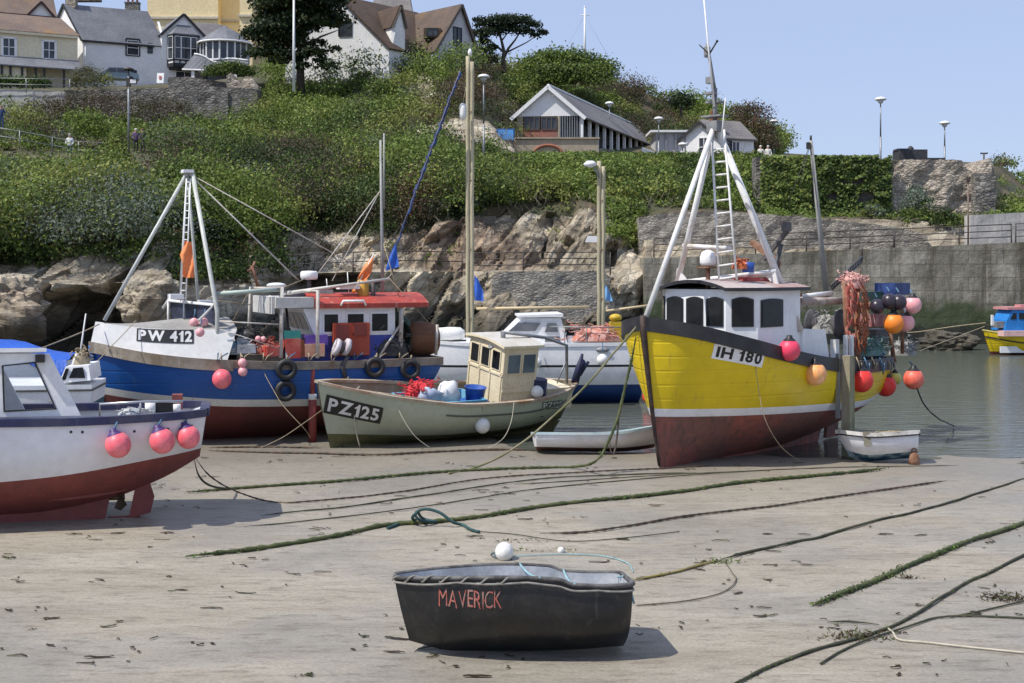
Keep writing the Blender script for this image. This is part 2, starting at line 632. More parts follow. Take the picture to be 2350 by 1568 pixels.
# ================================================================== cliff and hillside
COLS = [
 (-420, (838,55),(600,56.5),(598,57.5),(560,60),(460,70),(345,95),(340,99),(268,111),(206,114),(200,150),(180,190)),
 (0,   (838,55),(640,56),(625,57.5),(590,59),(470,69),(352,95),(346,99),(268,111),(207,114),(200,150),(190,200)),
 (150, (838,55),(650,56),(640,57.5),(575,59),(470,69),(356,95),(350,98),(270,111),(207,114),(198,150),(190,200)),
 (300, (838,55),(650,57),(640,59),(560,61),(470,70),(358,95),(350,98),(288,110),(203,114),(195,150),(190,200)),
 (450, (830,57),(650,60),(640,62),(570,65),(470,73),(362,96),(352,98),(300,110),(196,114),(188,150),(185,200)),
 (588, (815,61),(640,64),(630,66),(560,69),(480,77),(370,96),(350,99),(300,110),(190,114),(165,150),(160,200)),
 (612, (812,62),(635,65),(628,67),(558,70),(480,78),(380,94),(350,99),(260,113),(190,122),(145,150),(145,200)),
 (700, (790,68),(625,69.5),(620,72),(548,74),(480,80),(390,92),(350,98),(260,112),(185,122),(120,150),(130,200)),
 (900, (790,68),(618,69.5),(616,72),(540,75),(460,83),(390,91),(340,99),(230,113),(140,126),(110,150),(120,200)),
 (1060,(775,70),(622,71),(620,73),(505,77),(470,79.5),(400,89),(345,98),(230,108),(165,118),(145,150),(145,200)),
 (1120,(775,67),(622,71),(620,73.5),(488,78.2),(462,80),(362,92),(352,96),(240,112),(175,125),(160,150),(170,200)),
 (1200,(775,67),(622,71),(620,74),(478,78.6),(452,81.5),(362,93),(356,97),(357,108),(230,137),(172,152),(180,200)),
 (1340,(775,67),(622,71),(620,74),(482,78.5),(450,83),(362,93),(356,97),(357,112),(290,140),(172,157),(180,220)),
 (1460,(770,70),(640,71),(600,74),(530,77.5),(462,83),(362,93),(356,97),(357,116),(310,141),(205,158),(210,220)),
 (1520,(765,71.8),(592,73),(590,76),(505,77),(480,81),(362,94),(357,98),(357,118),(325,141),(230,158),(235,220)),
 (1700,(765,72.3),(592,73),(590,76),(495,77.6),(487,83),(360,96),(357,100),(357,120),(346,140),(285,158),(300,220)),
 (1800,(765,72.5),(590,73.5),(588,76),(500,77.6),(492,85.2),(360,96),(358,100),(357,120),(357,140),(352,158),(357,220)),
 (2040,(765,72.5),(590,73.5),(588,76),(500,78),(490,85.2),(367,96),(366,100),(366,120),(366,140),(366,158),(370,220)),
 (2250,(765,72.5),(585,73.5),(583,76),(530,78),(495,85.4),(388,96),(380,100),(375,120),(375,140),(375,158),(377,220)),
 (2300,(765,72.5),(585,73.5),(583,76),(530,78),(505,82),(455,96),(385,106),(385,120),(385,140),(385,158),(385,220)),
 (2349,(765,72.5),(580,73.5),(578,76),(530,78),(508,82),(470,96),(420,108),(420,120),(420,140),(420,158),(420,220)),
 (2460,(765,72.5),(580,73.5),(578,76),(545,78),(530,82),(520,96),(500,110),(500,120),(500,140),(500,158),(500,220)),
 (2900,(765,72.5),(600,73.5),(600,76),(590,78),(585,82),(580,96),(575,110),(575,120),(575,140),(575,158),(575,220)),
]
SUBS = [34, 4, 26, 14, 14, 3, 12, 12, 10, 6]     # rows in each band
KU = [c[0] for c in COLS]
def col_keys(u):
    i = 0
    while i < len(KU) - 2 and u > KU[i + 1]:
        i += 1
    f = (u - KU[i]) / (KU[i + 1] - KU[i])
    return [(lerp(a[0], b[0], f), lerp(a[1], b[1], f)) for a, b in zip(COLS[i][1:], COLS[i + 1][1:])]

def terr_row(u):
    k = col_keys(u); q = P(u, *k[0]); out = [(Vector((q.x, q.y - .5, -3)), 0.0)]
    for s_, n in enumerate(SUBS):
        for j in range(n):
            f = j / n
            p0, p1 = P(u, *k[s_]), P(u, *k[s_ + 1])
            out.append((p0.lerp(p1, f), s_ + f))
    out.append((P(u, *k[-1]), float(len(SUBS))))
    return out

def smooth(a, b, x):
    t = max(0, min(1, (x - a) / (b - a)))
    return t * t * (3 - 2 * t)

def cliff_disp(p, s_, u, flat):
    q = p * .16
    n1 = noise.fractal(q, 1.0, 2.1, 5)
    # tilted slabs: crisp random offsets per stretched Voronoi cell, two sizes
    al, ac = p.x * .62 + p.z * .78, -p.x * .78 + p.z * .62
    wob = .35 * noise.noise(p * .35)
    def blocks(s1, s2, sd):
        d_, c_ = noise.voronoi(Vector((al * s1 + wob, p.y * .12 + sd, ac * s2 + wob)))
        h = noise.cell(c_[0] * 7.3 + Vector((sd, 1, 2)))
        tilt = (Vector((al * s1 + wob, 0, ac * s2 + wob)) - Vector((c_[0].x, 0, c_[0].z)))
        return (h - .5) + .55 * tilt.z - .25 * tilt.x, d_[1] - d_[0]
    b1, e1 = blocks(.16, .48, 0)
    b2, e2 = blocks(.42, 1.15, 9)
    n2 = b1 * 1.25 + b2 * .75 - .2 * smooth(.08, 0, e1) + .25 * noise.ridged_multi_fractal(Vector((al * .5, p.y * .2, ac * 1.6)), .9, 2.2, 5, .9, 2) - .25
    cl = .5
    rockw = smooth(3.9, 2.7, s_) * (1 - .75 * smooth(.6, 1.1, s_) * smooth(2.2, 1.9, s_) * smooth(600, 700, u))
    d = rockw * (.75 * n1 + .62 * n2) + (1 - rockw) * .75 * n1
    d *= (1 - flat)
    dy = -d * .9
    dz = .35 * d * (1 if s_ > 1 else .3)
    # the sea cave under the ledge at the left
    v = VH - (p.z - CH) * F / p.y
    m = math.exp(-((u - 175) / 130) ** 2) * smooth(.62, .42, abs(v - (770 - .42 * (u - 60) * .55)) / 150)
    if s_ < 1.0:
        dy += 8.5 * m
        dy += 3.0 * smooth(585, 625, u) * smooth(850, 800, u) * smooth(622, 634, v) * smooth(672, 655, v)
    return Vector((.10 * n2 * rockw, dy, dz * rockw + (1 - rockw) * .3 * n1 * (1 - flat)))

DU = 5
us = [-420 + DU * i for i in range(int((2900 + 420) / DU) + 1)]
TV = []; TS = []
for u in us:
    r = []; ss = []
    for p, s_ in terr_row(u):
        flat = smooth(4.8, 5, s_) * smooth(6.4, 6, s_)           # the path stays even
        if u > 1480 and s_ < 3: flat = 1                           # ground hidden behind the quay
        flat = max(flat, .9 * smooth(7.8, 8.2, s_), .7 * smooth(1180, 1260, u) * smooth(6, 6.5, s_))
        r.append(p + (cliff_disp(p, s_, u, flat) if p.z > -2.9 else cliff_disp(P(u, *col_keys(u)[0]), s_, u, flat))); ss.append(s_)
    TV.append(r); TS.append(ss)

def rock_mat():
    m, nt, b = _nt('cliff_rock')
    st = _noise(nt, .8, 7, .65, (.5, .3, 1.9, 0, R(38), 0), dist=.6)
    big = _noise(nt, .13, 4, .55)
    ck = _noise(nt, 2.6, 6, .7, (.55, .4, 1.7, 0, R(38), 0), dist=.4)
    col = _ramp(nt, st, [(.28, (.20, .16, .11)), (.42, (.37, .31, .22)), (.56, (.53, .46, .345)), (.72, (.66, .61, .5))])
    warm = _ramp(nt, st, [(.35, (.13, .08, .052)), (.55, (.33, .22, .145)), (.72, (.5, .38, .27))])
    col = _mix(nt, _ramp(nt, big, [(.52, 0), (.66, .7)]), col, warm)
    col = _mix(nt, _ramp(nt, ck, [(.60, 0), (.70, .55)]), col, (.045, .036, .028))
    # joints between the beds: stretched cells along the dip, each bed its own shade
    tcv = nt.nodes.new('ShaderNodeTexCoord'); mpv = nt.nodes.new('ShaderNodeMapping'); mpv.inputs['Rotation'].default_value = (0, R(52), 0)
    nt.links.new(tcv.outputs['Object'], mpv.inputs[0])
    for sc_v, e_, am in (((.33, .3, 1.25), .045, .6), ((.9, .8, 3.2), .06, .4)):
        m2 = nt.nodes.new('ShaderNodeMapping'); m2.inputs['Scale'].default_value = sc_v; nt.links.new(mpv.outputs[0], m2.inputs[0])
        wp = nt.nodes.new('ShaderNodeMix'); wp.data_type = 'VECTOR'; wp.inputs[0].default_value = .16
        nz = nt.nodes.new('ShaderNodeTexNoise'); nz.inputs['Scale'].default_value = 2.2; nz.inputs['Detail'].default_value = 5; nt.links.new(m2.outputs[0], nz.inputs['Vector'])
        nt.links.new(m2.outputs[0], wp.inputs[4]); nt.links.new(nz.outputs['Color'], wp.inputs[5])
        va = nt.nodes.new('ShaderNodeTexVoronoi'); va.inputs['Scale'].default_value = 1; vb = nt.nodes.new('ShaderNodeTexVoronoi'); vb.feature = 'DISTANCE_TO_EDGE'; vb.inputs['Scale'].default_value = 1
        nt.links.new(wp.outputs[1], va.inputs['Vector']); nt.links.new(wp.outputs[1], vb.inputs['Vector'])
        sc2 = nt.nodes.new('ShaderNodeSeparateColor'); nt.links.new(va.outputs['Color'], sc2.inputs[0])
        col = _mix(nt, 1, col, _ramp(nt, sc2.outputs[0], [(.1, .8), (.9, 1.25)]), 'MULTIPLY')
        col = _mix(nt, _ramp(nt, vb.outputs['Distance'], [(0, am), (e_, 0)]), col, (.055, .045, .035))
    # dark weed-stained foot below the tide line
    tc = nt.nodes.new('ShaderNodeTexCoord'); sx = nt.nodes.new('ShaderNodeSeparateXYZ')
    nt.links.new(tc.outputs['Object'], sx.inputs[0])
    wn = nt.nodes.new('ShaderNodeMath'); wn.operation = 'MULTIPLY_ADD'
    nt.links.new(big, wn.inputs[0]); wn.inputs[1].default_value = -3.0; nt.links.new(sx.outputs[2], wn.inputs[2])
    col = _mix(nt, _ramp(nt, wn.outputs[0], [(.0, .8), (.7, 0)]), col, (.035, .034, .022))
    nt.links.new(col, b.inputs['Base Color']); b.inputs['Roughness'].default_value = .85
    h = _noise(nt, 1.7, 8, .72, (.5, .4, 1.8, 0, R(38), 0), dist=.5)
    _bump(nt, b, h, 1.0, .5)
    return m
ROCK = rock_mat()
SOIL = mat('bank_soil', (.055, .06, .028), (.11, .085, .05), .35, .95, bump=.6, bdist=.2, stretch=None, lo=.45, hi=.6)
mb = MB()
vs = [q for r in TV for q in r]; k = len(TV[0])
fs = []; mi = []
for i in range(len(us) - 1):
    for j in range(k - 1):
        fs.append((i * k + j, (i + 1) * k + j, (i + 1) * k + j + 1, i * k + j + 1))
        s_ = TS[i][j]; u = us[i]
        p = TV[i][j]
        edge = 3.1 + .5 * noise.noise(p * .12 + Vector((7, 0, 0)))
        hole = noise.noise(p * .09 + Vector((0, 3, 9)))
        mi.append(0 if (s_ < edge or (s_ < 4.6 and hole > .42) or (6.1 < s_ < 7.6 and 950 < u < 1180 and hole > -.05)) else 1)
mb.add(vs, fs, 0, False)
mb.m = mi
mb.build('cliff', [ROCK, SOIL], kind='structure')

# ------------------------------------------------------------------ scrub on the bank
LEAF = [leafmat('leaf_dark_green', (.036, .060, .018)), leafmat('leaf_mid_green', (.080, .122, .030)),
        leafmat('leaf_bright_green', (.155, .215, .045)), leafmat('leaf_yellow_green', (.225, .25, .062)),
        leafmat('leaf_brown_scrub', (.11, .088, .055)), leafmat('leaf_grey_green', (.15, .185, .14)),
        leafmat('leaf_russet', (.11, .065, .04))]
nrng = np.random.default_rng(5)

def terr_at(u, s_):
    i = (u - us[0]) / DU; a = int(max(0, min(len(us) - 2, i))); f = i - a
    # row index from band value
    b = int(min(len(SUBS) - 1, s_)); o = 1 + sum(SUBS[:b]); jj = o + (s_ - b) * SUBS[b]
    j = int(min(k - 2, jj)); g = jj - j
    A = TV[a][j].lerp(TV[a][j + 1], g); B = TV[a + 1][j].lerp(TV[a + 1][j + 1], g)
    return A.lerp(B, f)

def pick(wts):
    r = (rnd.random() if rnd.random() < .28 else PATCH[0]) * sum(wts)
    for i, x in enumerate(wts):
        r -= x
        if r <= 0: return i
    return 0
PATCH = [.5]

def scrub_kind(u, s_, p, big=False):
    PATCH[0] = max(.02, min(.98, .5 + .95 * noise.noise(p * .24 + Vector((2, 71, 4)))))      # neighbours grow alike
    n = noise.noise(p * .07 + Vector((31, 5, 2))); n2 = noise.noise(p * .13 + Vector((3, 50, 2)))
    if not big and s_ < 5 and u < 1090: return pick((3.2, 1.8, .5, .15, 1.4, .6, .4)) if n < .16 else pick((2, 3, 1.4, .3, .5, .3, .1))  # darker leaf kinds in the low carpet paint the shaded gaps between bushes
    if u > 1090 and s_ < 6:                                  # the ivy strip along the terrace
        return pick((.8, 3, 5.5, 2.2, .15, .1, .05))
    if s_ < 4.0 and n2 > .12: return pick((.6, 1.2, 1.2, .5, .6, 3.0, .2))
    if n > .10: return pick((.4, 2, 5, 2.2, .2, .15, 0))
    if n < -.12 or (u < 560 and s_ > 6.2) or (u > 900 and 6 < s_ < 8):
        return pick((1.0, .9, .25, .2, 3.2, .3, 1.0))
    return pick((.9, 2.6, 3.6, 1.5, .6, .6, .12))

cs = []; rad = []; per = []; knd = []; sz = []
def scrub(u0, u1, s0, s1, n, r0, r1, test=None, dz=.25, dens=120, cap=None):
    for _ in range(n):
        u = rnd.uniform(u0, u1); s_ = rnd.uniform(s0, s1); p = terr_at(u, s_)
        if test and not test(u, s_, p): continue
        r = lerp(r0, r1, rnd.random() ** 1.8)
        if u > 1085 and s_ < 6: r = min(r, .25 + 1.6 * abs(5.12 - s_))
        if u < 380 and 4.25 < s_ < 5.9: r = min(r, .3 + 1.5 * max(0, 5.0 - s_ - .15))
        if (280 < u < 352 or 138 < u < 182) and 4.4 < s_ < 5.6: continue
        if 262 < u < 370 and 3.9 < s_ < 5 and r > .55: r = .5
        if 1125 < u < 1195 and 4.85 < s_ < 6.6: continue
        kd = scrub_kind(u, s_, p, r1 > 1.4)
        cs.append((p.x, p.y, p.z + r * dz)); rad.append(r); per.append(max(14, dens * r * r))
        knd.append(kd); sz.append((.062 + .00042 * p.y) * (1.15 if kd in (1, 2, 3) else .85) * (1 if r > .7 else .85))
def patchy(u, s_, p):
    return not (s_ < 4.6 and noise.noise(p * .09 + Vector((0, 3, 9))) > .40) and \
           s_ > (2.9 if u < 650 else 3.15) + .5 * noise.noise(p * .12 + Vector((7, 0, 0)))
bare = lambda u, s, p: not (950 < u < 1190 and 6.1 < s < 7.6 and noise.noise(p * .09 + Vector((0, 3, 9))) > -.05 and rnd.random() < .85)
scrub(-300, 1100, 2.8, 5.0, 2600, .35, .8, patchy)               # low carpet
scrub(-300, 1100, 2.9, 4.95, 560, 1.0, 2.7, patchy, .5, 150)            # the bushes standing out of it
scrub(-300, 760, 2.2, 3.1, 220, .25, .8, lambda u, s, p: noise.noise(p * .3) > -.05)   # tufts hanging on the rock
scrub(760, 1480, 2.2, 3.4, 150, .2, .5, lambda u, s, p: noise.noise(p * .3) > .15)
scrub(380, 650, 2.0, 3.2, 170, .4, 1.1); scrub(1390, 1480, 2.5, 3.7, 110, .4, .9)
scrub(-300, 620, 5.9, 7.1, 420, .5, 1.0); scrub(-300, 620, 5.9, 7.0, 110, .9, 2.1, None, .35)
scrub(600, 1190, 5.0, 9.0, 1300, .4, .9, bare); scrub(600, 1190, 5.0, 8.8, 260, 1.0, 2.6, bare, .35)
scrub(1090, 1740, 3.4, 5.12, 1500, .35, .75, lambda u, s, p: s > (3.45 if u < 1480 else 3.9)); scrub(1090, 1740, 3.5, 4.9, 240, .8, 1.7, lambda u, s, p: s > (3.5 if u < 1480 else 4.0), .3)
scrub(1190, 1790, 7.6, 9.1, 600, .5, 1.1); scrub(1190, 1790, 7.6, 9.1, 170, 1.1, 2.6, None, .35)
scrub(1760, 2100, 2.7, 3.95, 200, .2, .55, lambda u, s, p: noise.noise(p * .25) > -.2)
scrub(2080, 2349, 3.1, 4.9, 260, .3, .9, lambda u, s, p: noise.noise(p * .2) > -.05)
scrub(2290, 2900, 4.0, 6.9, 320, .5, 1.3)
cs = np.array(cs); rad = np.array(rad); per = np.array(per); knd = np.array(knd); sz = np.array(sz)
cen, nn, own = bush_leaves(cs, rad, per, nrng, 1)
# a mixed clump: mostly its own kind, some neighbours
kk = knd[own].copy()
mixm = nrng.random(len(own)) < .12
kk[mixm] = np.where(kk[mixm] == 4, 0, np.clip(kk[mixm] + nrng.integers(-1, 2, mixm.sum()), 0, 3))
V = leaf_quads(cen, nn, sz[own] * nrng.uniform(.55, 1.25, len(own)), nrng)
o = np_mesh('bank_scrub', V, 4, LEAF, kk, kind='stuff')
tag(o, 'dense mixed green and brown scrub covering the slope above the cliff', 'scrub')
# bare stems and dry grass standing through the scrub
A = []; Nn = []; Zs = []; Ki = []
for _ in range(9000):
    if rnd.random() < .3: u, s_ = rnd.uniform(930, 1190), rnd.uniform(5.6, 7.7)
    else: u, s_ = rnd.uniform(-200, 1780), rnd.uniform(2.9, 8.6)
    if 5 < s_ < 5.95 or (u < 600 and s_ > 6.9) or (u > 1185 and 4.9 < s_ < 7.6): continue
    p = terr_at(u, s_)
    if noise.noise(p * .16 + Vector((9, 9, 9))) < .02: continue
    A.append((p.x, p.y - .15, p.z + rnd.uniform(.1, 1.0))); Zs.append(rnd.uniform(.2, .55)); Ki.append(0 if rnd.random() < .6 else 1)
n_ = len(A); V = np.empty((n_, 4, 3)); A = np.array(A); Zs = np.array(Zs)[:, None]
t_ = nrng.normal(size=(n_, 3)) * np.array([.55, .35, .3]) + np.array([0, 0, .75]); t_ /= np.linalg.norm(t_, axis=1, keepdims=True)
b_ = np.cross(t_, np.array([0, 1, .2]) + nrng.normal(size=(n_, 3)) * .3); b_ /= np.linalg.norm(b_, axis=1, keepdims=True)
V[:, 0] = A - t_ * Zs; V[:, 1] = A + b_ * .022; V[:, 2] = A + t_ * Zs; V[:, 3] = A - b_ * .022
o = np_mesh('dry_stems', V.reshape(-1, 3), 4, [leafmat('straw_stem', (.30, .25, .16)), leafmat('grey_stem', (.17, .15, .13))], Ki, kind='stuff')
tag(o, 'bare twigs and dry grass stems standing up through the scrub', 'stems')
print('scrub leaves', len(own))
# ================================================================== masonry
def wall_mat(name, c1, c2, mortar, scale=1.6, rz=0, weed=None, rough=.9, bump=.8, streak=None):
    """irregular coursed stone: stretched Voronoi cells with mortar lines"""
    m, nt, b = _nt(name)
    tc = nt.nodes.new('ShaderNodeTexCoord'); mp = nt.nodes.new('ShaderNodeMapping')
    mp.inputs['Scale'].default_value = (scale, scale, scale * 1.9)
    nt.links.new(tc.outputs['Object'], mp.inputs[0])
    v1 = nt.nodes.new('ShaderNodeTexVoronoi'); v1.inputs['Scale'].default_value = 1
    v2 = nt.nodes.new('ShaderNodeTexVoronoi'); v2.feature = 'DISTANCE_TO_EDGE'; v2.inputs['Scale'].default_value = 1
    for v in (v1, v2):
        nt.links.new(mp.outputs[0], v.inputs['Vector'])
    sp = nt.nodes.new('ShaderNodeSeparateColor'); nt.links.new(v1.outputs['Color'], sp.inputs[0])
    col = _ramp(nt, sp.outputs[0], [(.1, c1), (.9, c2)])
    f = _noise(nt, 1.1, 6, .65)
    col = _mix(nt, 1, col, _ramp(nt, f, [(.3, .62), (.7, 1.3)]), 'MULTIPLY')
    col = _mix(nt, _ramp(nt, v2.outputs['Distance'], [(.02, 1), (.08, 0)]), col, mortar)
    if streak:
        s_ = _noise(nt, 1.1, 5, .65, (1.5, 1.5, .22))
        col = _mix(nt, _ramp(nt, s_, [(.52, 0), (.68, .8)]), col, streak)
    if weed:
        sx = nt.nodes.new('ShaderNodeSeparateXYZ'); nt.links.new(tc.outputs['Object'], sx.inputs[0])
        wn = nt.nodes.new('ShaderNodeMath'); wn.operation = 'MULTIPLY_ADD'
        nt.links.new(f, wn.inputs[0]); wn.inputs[1].default_value = -2.4; nt.links.new(sx.outputs[2], wn.inputs[2])
        col = _mix(nt, _ramp(nt, wn.outputs[0], [(.05, .85), (.8 * weed, 0)]), col, (.045, .062, .02))
        col = _mix(nt, _ramp(nt, sx.outputs[2], [(.25, .8), (.7, 0)]), col, (.03, .028, .02))
    nt.links.new(col, b.inputs['Base Color']); b.inputs['Roughness'].default_value = rough
    _bump(nt, b, v2.outputs['Distance'], bump, .12)
    return m

STONE_DARK = wall_mat('dark_rubble_stone', (.13, .12, .11), (.26, .24, .215), (.09, .085, .075), 2.6, streak=(.07, .068, .055))
STONE_GREY = wall_mat('grey_rubble_stone', (.22, .20, .17), (.37, .34, .29), (.16, .145, .125), 4.2, bump=.5)
STONE_TAN = wall_mat('tan_rubble_stone', (.28, .235, .18), (.48, .42, .34), (.14, .12, .1), 3.2)
STONE_PALE = mat('pale_render_wall', (.36, .35, .335), (.44, .43, .41), .5, .9, bump=.3, streak=(.2, .19, .17))

def quay_mat():
    m, nt, b = _nt('quay_concrete')
    f = _noise(nt, .5, 6, .65); g = _noise(nt, 5, 4, .7)
    col = _ramp(nt, f, [(.35, (.19, .172, .135)), (.55, (.32, .295, .24)), (.72, (.44, .41, .345))])
    tc = nt.nodes.new('ShaderNodeTexCoord'); mp = nt.nodes.new('ShaderNodeMapping')
    mp.inputs['Rotation'].default_value = (R(90), 0, 0)
    nt.links.new(tc.outputs['Object'], mp.inputs[0])
    br = nt.nodes.new('ShaderNodeTexBrick')
    br.inputs['Scale'].default_value = 1; br.inputs['Brick Width'].default_value = 1.9; br.inputs['Row Height'].default_value = .72
    br.inputs['Mortar Size'].default_value = .035; br.inputs['Mortar Smooth'].default_value = .5
    br.inputs['Color1'].default_value = (1, 1, 1, 1); br.inputs['Color2'].default_value = (.74, .73, .71, 1); br.inputs['Mortar'].default_value = (.55, .53, .5, 1)
    nt.links.new(mp.outputs[0], br.inputs['Vector'])
    col = _mix(nt, 1, col, br.outputs['Color'], 'MULTIPLY')
    col = _mix(nt, 1, col, _ramp(nt, g, [(.3, .8), (.7, 1.2)]), 'MULTIPLY')
    s_ = _noise(nt, 1.0, 5, .7, (1.2, 1.2, .13))
    col = _mix(nt, _ramp(nt, s_, [(.48, 0), (.6, .8)]), col, (.10, .085, .055))
    col = _mix(nt, _ramp(nt, s_, [(.28, .5), (.40, 0)]), col, (.42, .40, .35))
    sx = nt.nodes.new('ShaderNodeSeparateXYZ'); nt.links.new(tc.outputs['Object'], sx.inputs[0])
    wn = nt.nodes.new('ShaderNodeMath'); wn.operation = 'MULTIPLY_ADD'
    nt.links.new(f, wn.inputs[0]); wn.inputs[1].default_value = -3.4; nt.links.new(sx.outputs[2], wn.inputs[2])
    col = _mix(nt, _ramp(nt, wn.outputs[0], [(-.2, .9), (.75, 0)]), col, (.04, .06, .018))
    wn2 = nt.nodes.new('ShaderNodeMath'); wn2.operation = 'MULTIPLY_ADD'
    nt.links.new(g, wn2.inputs[0]); wn2.inputs[1].default_value = -1.6; nt.links.new(sx.outputs[2], wn2.inputs[2])
    col = _mix(nt, _ramp(nt, wn2.outputs[0], [(-.05, .92), (.35, 0)]), col, (.022, .022, .017))
    nt.links.new(col, b.inputs['Base Color']); b.inputs['Roughness'].default_value = .85
    _bump(nt, b, _noise(nt, 2.2, 8, .7), .7, .12)
    return m
QUAY = quay_mat()

def rough_wall(name, top, bot_z, y, depth, m, label, amp=.12, step=.35, lean=.0, parent=None, cat='wall'):
    """a wall whose top follows (u, v) points at depth y; roughened face, real thickness"""
    pts = [P(u, v, y if not isinstance(y, dict) else y[u]) for u, v in top]
    xs = [p.x for p in pts]
    def tz(x):
        for i in range(len(pts) - 1):
            if pts[i].x <= x <= pts[i + 1].x + 1e-6:
                f = (x - pts[i].x) / max(1e-6, pts[i + 1].x - pts[i].x)
                return lerp(pts[i].z, pts[i + 1].z, f), lerp(pts[i].y, pts[i + 1].y, f)
        return pts[-1].z, pts[-1].y
    n = max(2, int((xs[-1] - xs[0]) / step)); mb = MB()
    cols = []
    for i in range(n + 1):
        x = lerp(xs[0], xs[-1], i / n); z, yy = tz(x)
        z += amp * .6 * noise.noise(Vector((x * 1.3, 2, 7)))
        kz = max(2, int((z - bot_z) / step)); kz = 12
        c = []
        for j in range(kz + 1):
            h = lerp(bot_z, z, j / kz)
            c.append(Vector((x, yy + lean * (h - bot_z) + amp * noise.fractal(Vector((x * .8, 1, h * .8)), 1, 2, 3), h)))
        c.append(Vector((x, yy + depth, z))); c.append(Vector((x, yy + depth, bot_z)))
        cols.append(c)
    mb.grid(cols, 0, False)
    for c, fl in ((cols[0], 1), (cols[-1], 0)):
        k = len(c); mb.add(c, [tuple(range(k))[::-1] if fl else tuple(range(k))])
    o = mb.build(name, m, parent)
    if label: tag(o, label, cat)
    return o

rough_wall('quay_wall', [(1478, 592), (1600, 589), (1850, 577), (2100, 567), (2349, 556), (2470, 551), (2900, 548)], -2.5, 70.8, 2.6, QUAY,
           'long weed-stained concrete quay wall rising from the water at the right', .05, .5)
rough_wall('rubble_wall', [(1466, 500), (1520, 490), (1640, 484), (1760, 492), (1830, 497), (1880, 503), (1990, 513), (2090, 528), (2128, 545)], 4.0, 76.3, 1.5, STONE_GREY,
           'grey rubble stone wall behind the quay railing, sloping down to the right', .18)
rough_wall('stone_wall', [(1128, 634), (1150, 624), (1300, 621), (1385, 624), (1400, 636)], 1.2, 69.2, 1.6, STONE_GREY,
           'coursed stone wall under the cliff walkway behind the cabin cruiser', .12)
rough_wall('stone_wall', [(2040, 368), (2100, 366), (2205, 367), (2214, 372), (2221, 392), (2240, 396), (2256, 380), (2262, 362), (2272, 360), (2282, 366), (2286, 402)],
           7.2, 85.0, 4.0, STONE_TAN, 'tan stone wall with broken pillars at the right end of the ivy', .3)
rough_wall('brick_pier', [(2238, 398), (2284, 400)], 7.0, 84.2, .8, STONE_DARK, 'dark slate-coursed pier against the tan stone wall', .12)
rough_wall('concrete_wall', [(2226, 494), (2349, 488), (2500, 484), (2900, 480)], 4.3, 74.6, 1.0, STONE_PALE,
           'pale rendered wall behind the quay path at the right edge', .05)
rough_wall('retaining_wall', [(-300, 200), (0, 206), (60, 208), (150, 211)], 14.0, 110.3, 2.0, STONE_PALE,
           'pale rendered retaining wall below the cream terrace', .05, .6)
rough_wall('retaining_wall', [(150, 208), (330, 204), (450, 198), (590, 204)], 13.5, 110.1, 2.4, STONE_DARK,
           'dark stone retaining wall with a buttress below the white cottage', .14, .5)
mb = MB(); q0 = P(500, 196, 109.9); q1 = P(523, 196, 109.9)
mb.prism([(q0.x, 109.9, 14.5), (q1.x, 109.9, 14.5), (q1.x, 109.9, q0.z - .5), (q0.x, 109.9, q0.z - .5)], (0, 1.2, 0))
for v_, s_ in (): pass
b = mb.build('buttress', STONE_DARK, bpy.data.objects['retaining_wall.001'])
rough_wall('garden_wall', [(385, 176), (440, 178), (520, 190)], 19.5, 113.4, .5, STONE_DARK, 'low dark stone garden wall in front of the white cottage annex', .08)
rough_wall('rough_stones', [(520, 172), (532, 166), (545, 190), (560, 182), (578, 176), (592, 200)], 19.0, 111.5, 1.2, STONE_TAN, 'ragged pale stones along the top of the dark retaining wall', .2, cat='stones')

# ------------------------------------------------------------------ railings
IRON = mat('painted_iron', (.035, .034, .033), (.07, .05, .04), 6, .6)
GALV = mat('galvanised_steel', (.3, .31, .32), (.22, .23, .24), 5, .5, .6)
def railing(pts, h, n_rails, gap, label, m=IRON, r=.03):
    t = thing('railing', label, 'railing', pts[0])
    mb = MB()
    for j in range(n_rails):
        q = [Vector(p) + Vector((0, 0, h * (1 - j / n_rails))) for p in pts]
        mb.tube(q, r, 6)
    mb.build('rail', m, t, True)
    for i in range(len(pts) - 1):
        a, b = Vector(pts[i]), Vector(pts[i + 1])
        k = max(1, int((b - a).length / gap))
        for j in range(k + (i == len(pts) - 2)):
            p = a.lerp(b, j / k)
            pm = MB(); pm.bar(p - Vector((0, 0, .25)), p + Vector((0, 0, h + .02)), r * 1.25, 6)
            pm.build('post', m, t, True)
    return t
railing([P(640, 632, 69.0), P(720, 626, 69.4), P(900, 619, 69.4), P(1060, 622, 70.0)], 1.0, 2, 1.9, 'rusty iron railing along the cliff walkway behind the blue trawler')
railing([P(1085, 624, 70.2), P(1200, 622, 70.2), P(1400, 622, 70.2)], 1.0, 3, 2.9, 'dark iron railing on the stone wall below the rock face')
railing([P(1500, 591, 71.1), P(1850, 577, 71.1), P(2050, 569, 71.1)], 1.02, 3, 2.2, 'iron railing along the quay top behind the yellow trawler')
railing([P(2052, 569, 71.1), P(2200, 563, 71.1), P(2320, 558, 71.1)], 1.02, 3, 2.3, 'iron railing along the quay top at the right, past the ivy')
railing([P(2330, 557, 71.1), P(2600, 549, 71.1)], 1.02, 3, 2.3, 'end stretch of quay railing running out at the right edge')
railing([P(-60, 322, 94), P(45, 338, 94), P(120, 352, 95), P(180, 362, 95), P(252, 366, 95)], 1.15, 2, 2.0, 'grey path railing curving down past the scrub at the left', GALV)
railing([P(-60, 206, 110.0), P(60, 208, 110.0), P(160, 210, 110.0)], 1.0, 2, 3.0, 'grey railing on the pale wall before the hedge', GALV)

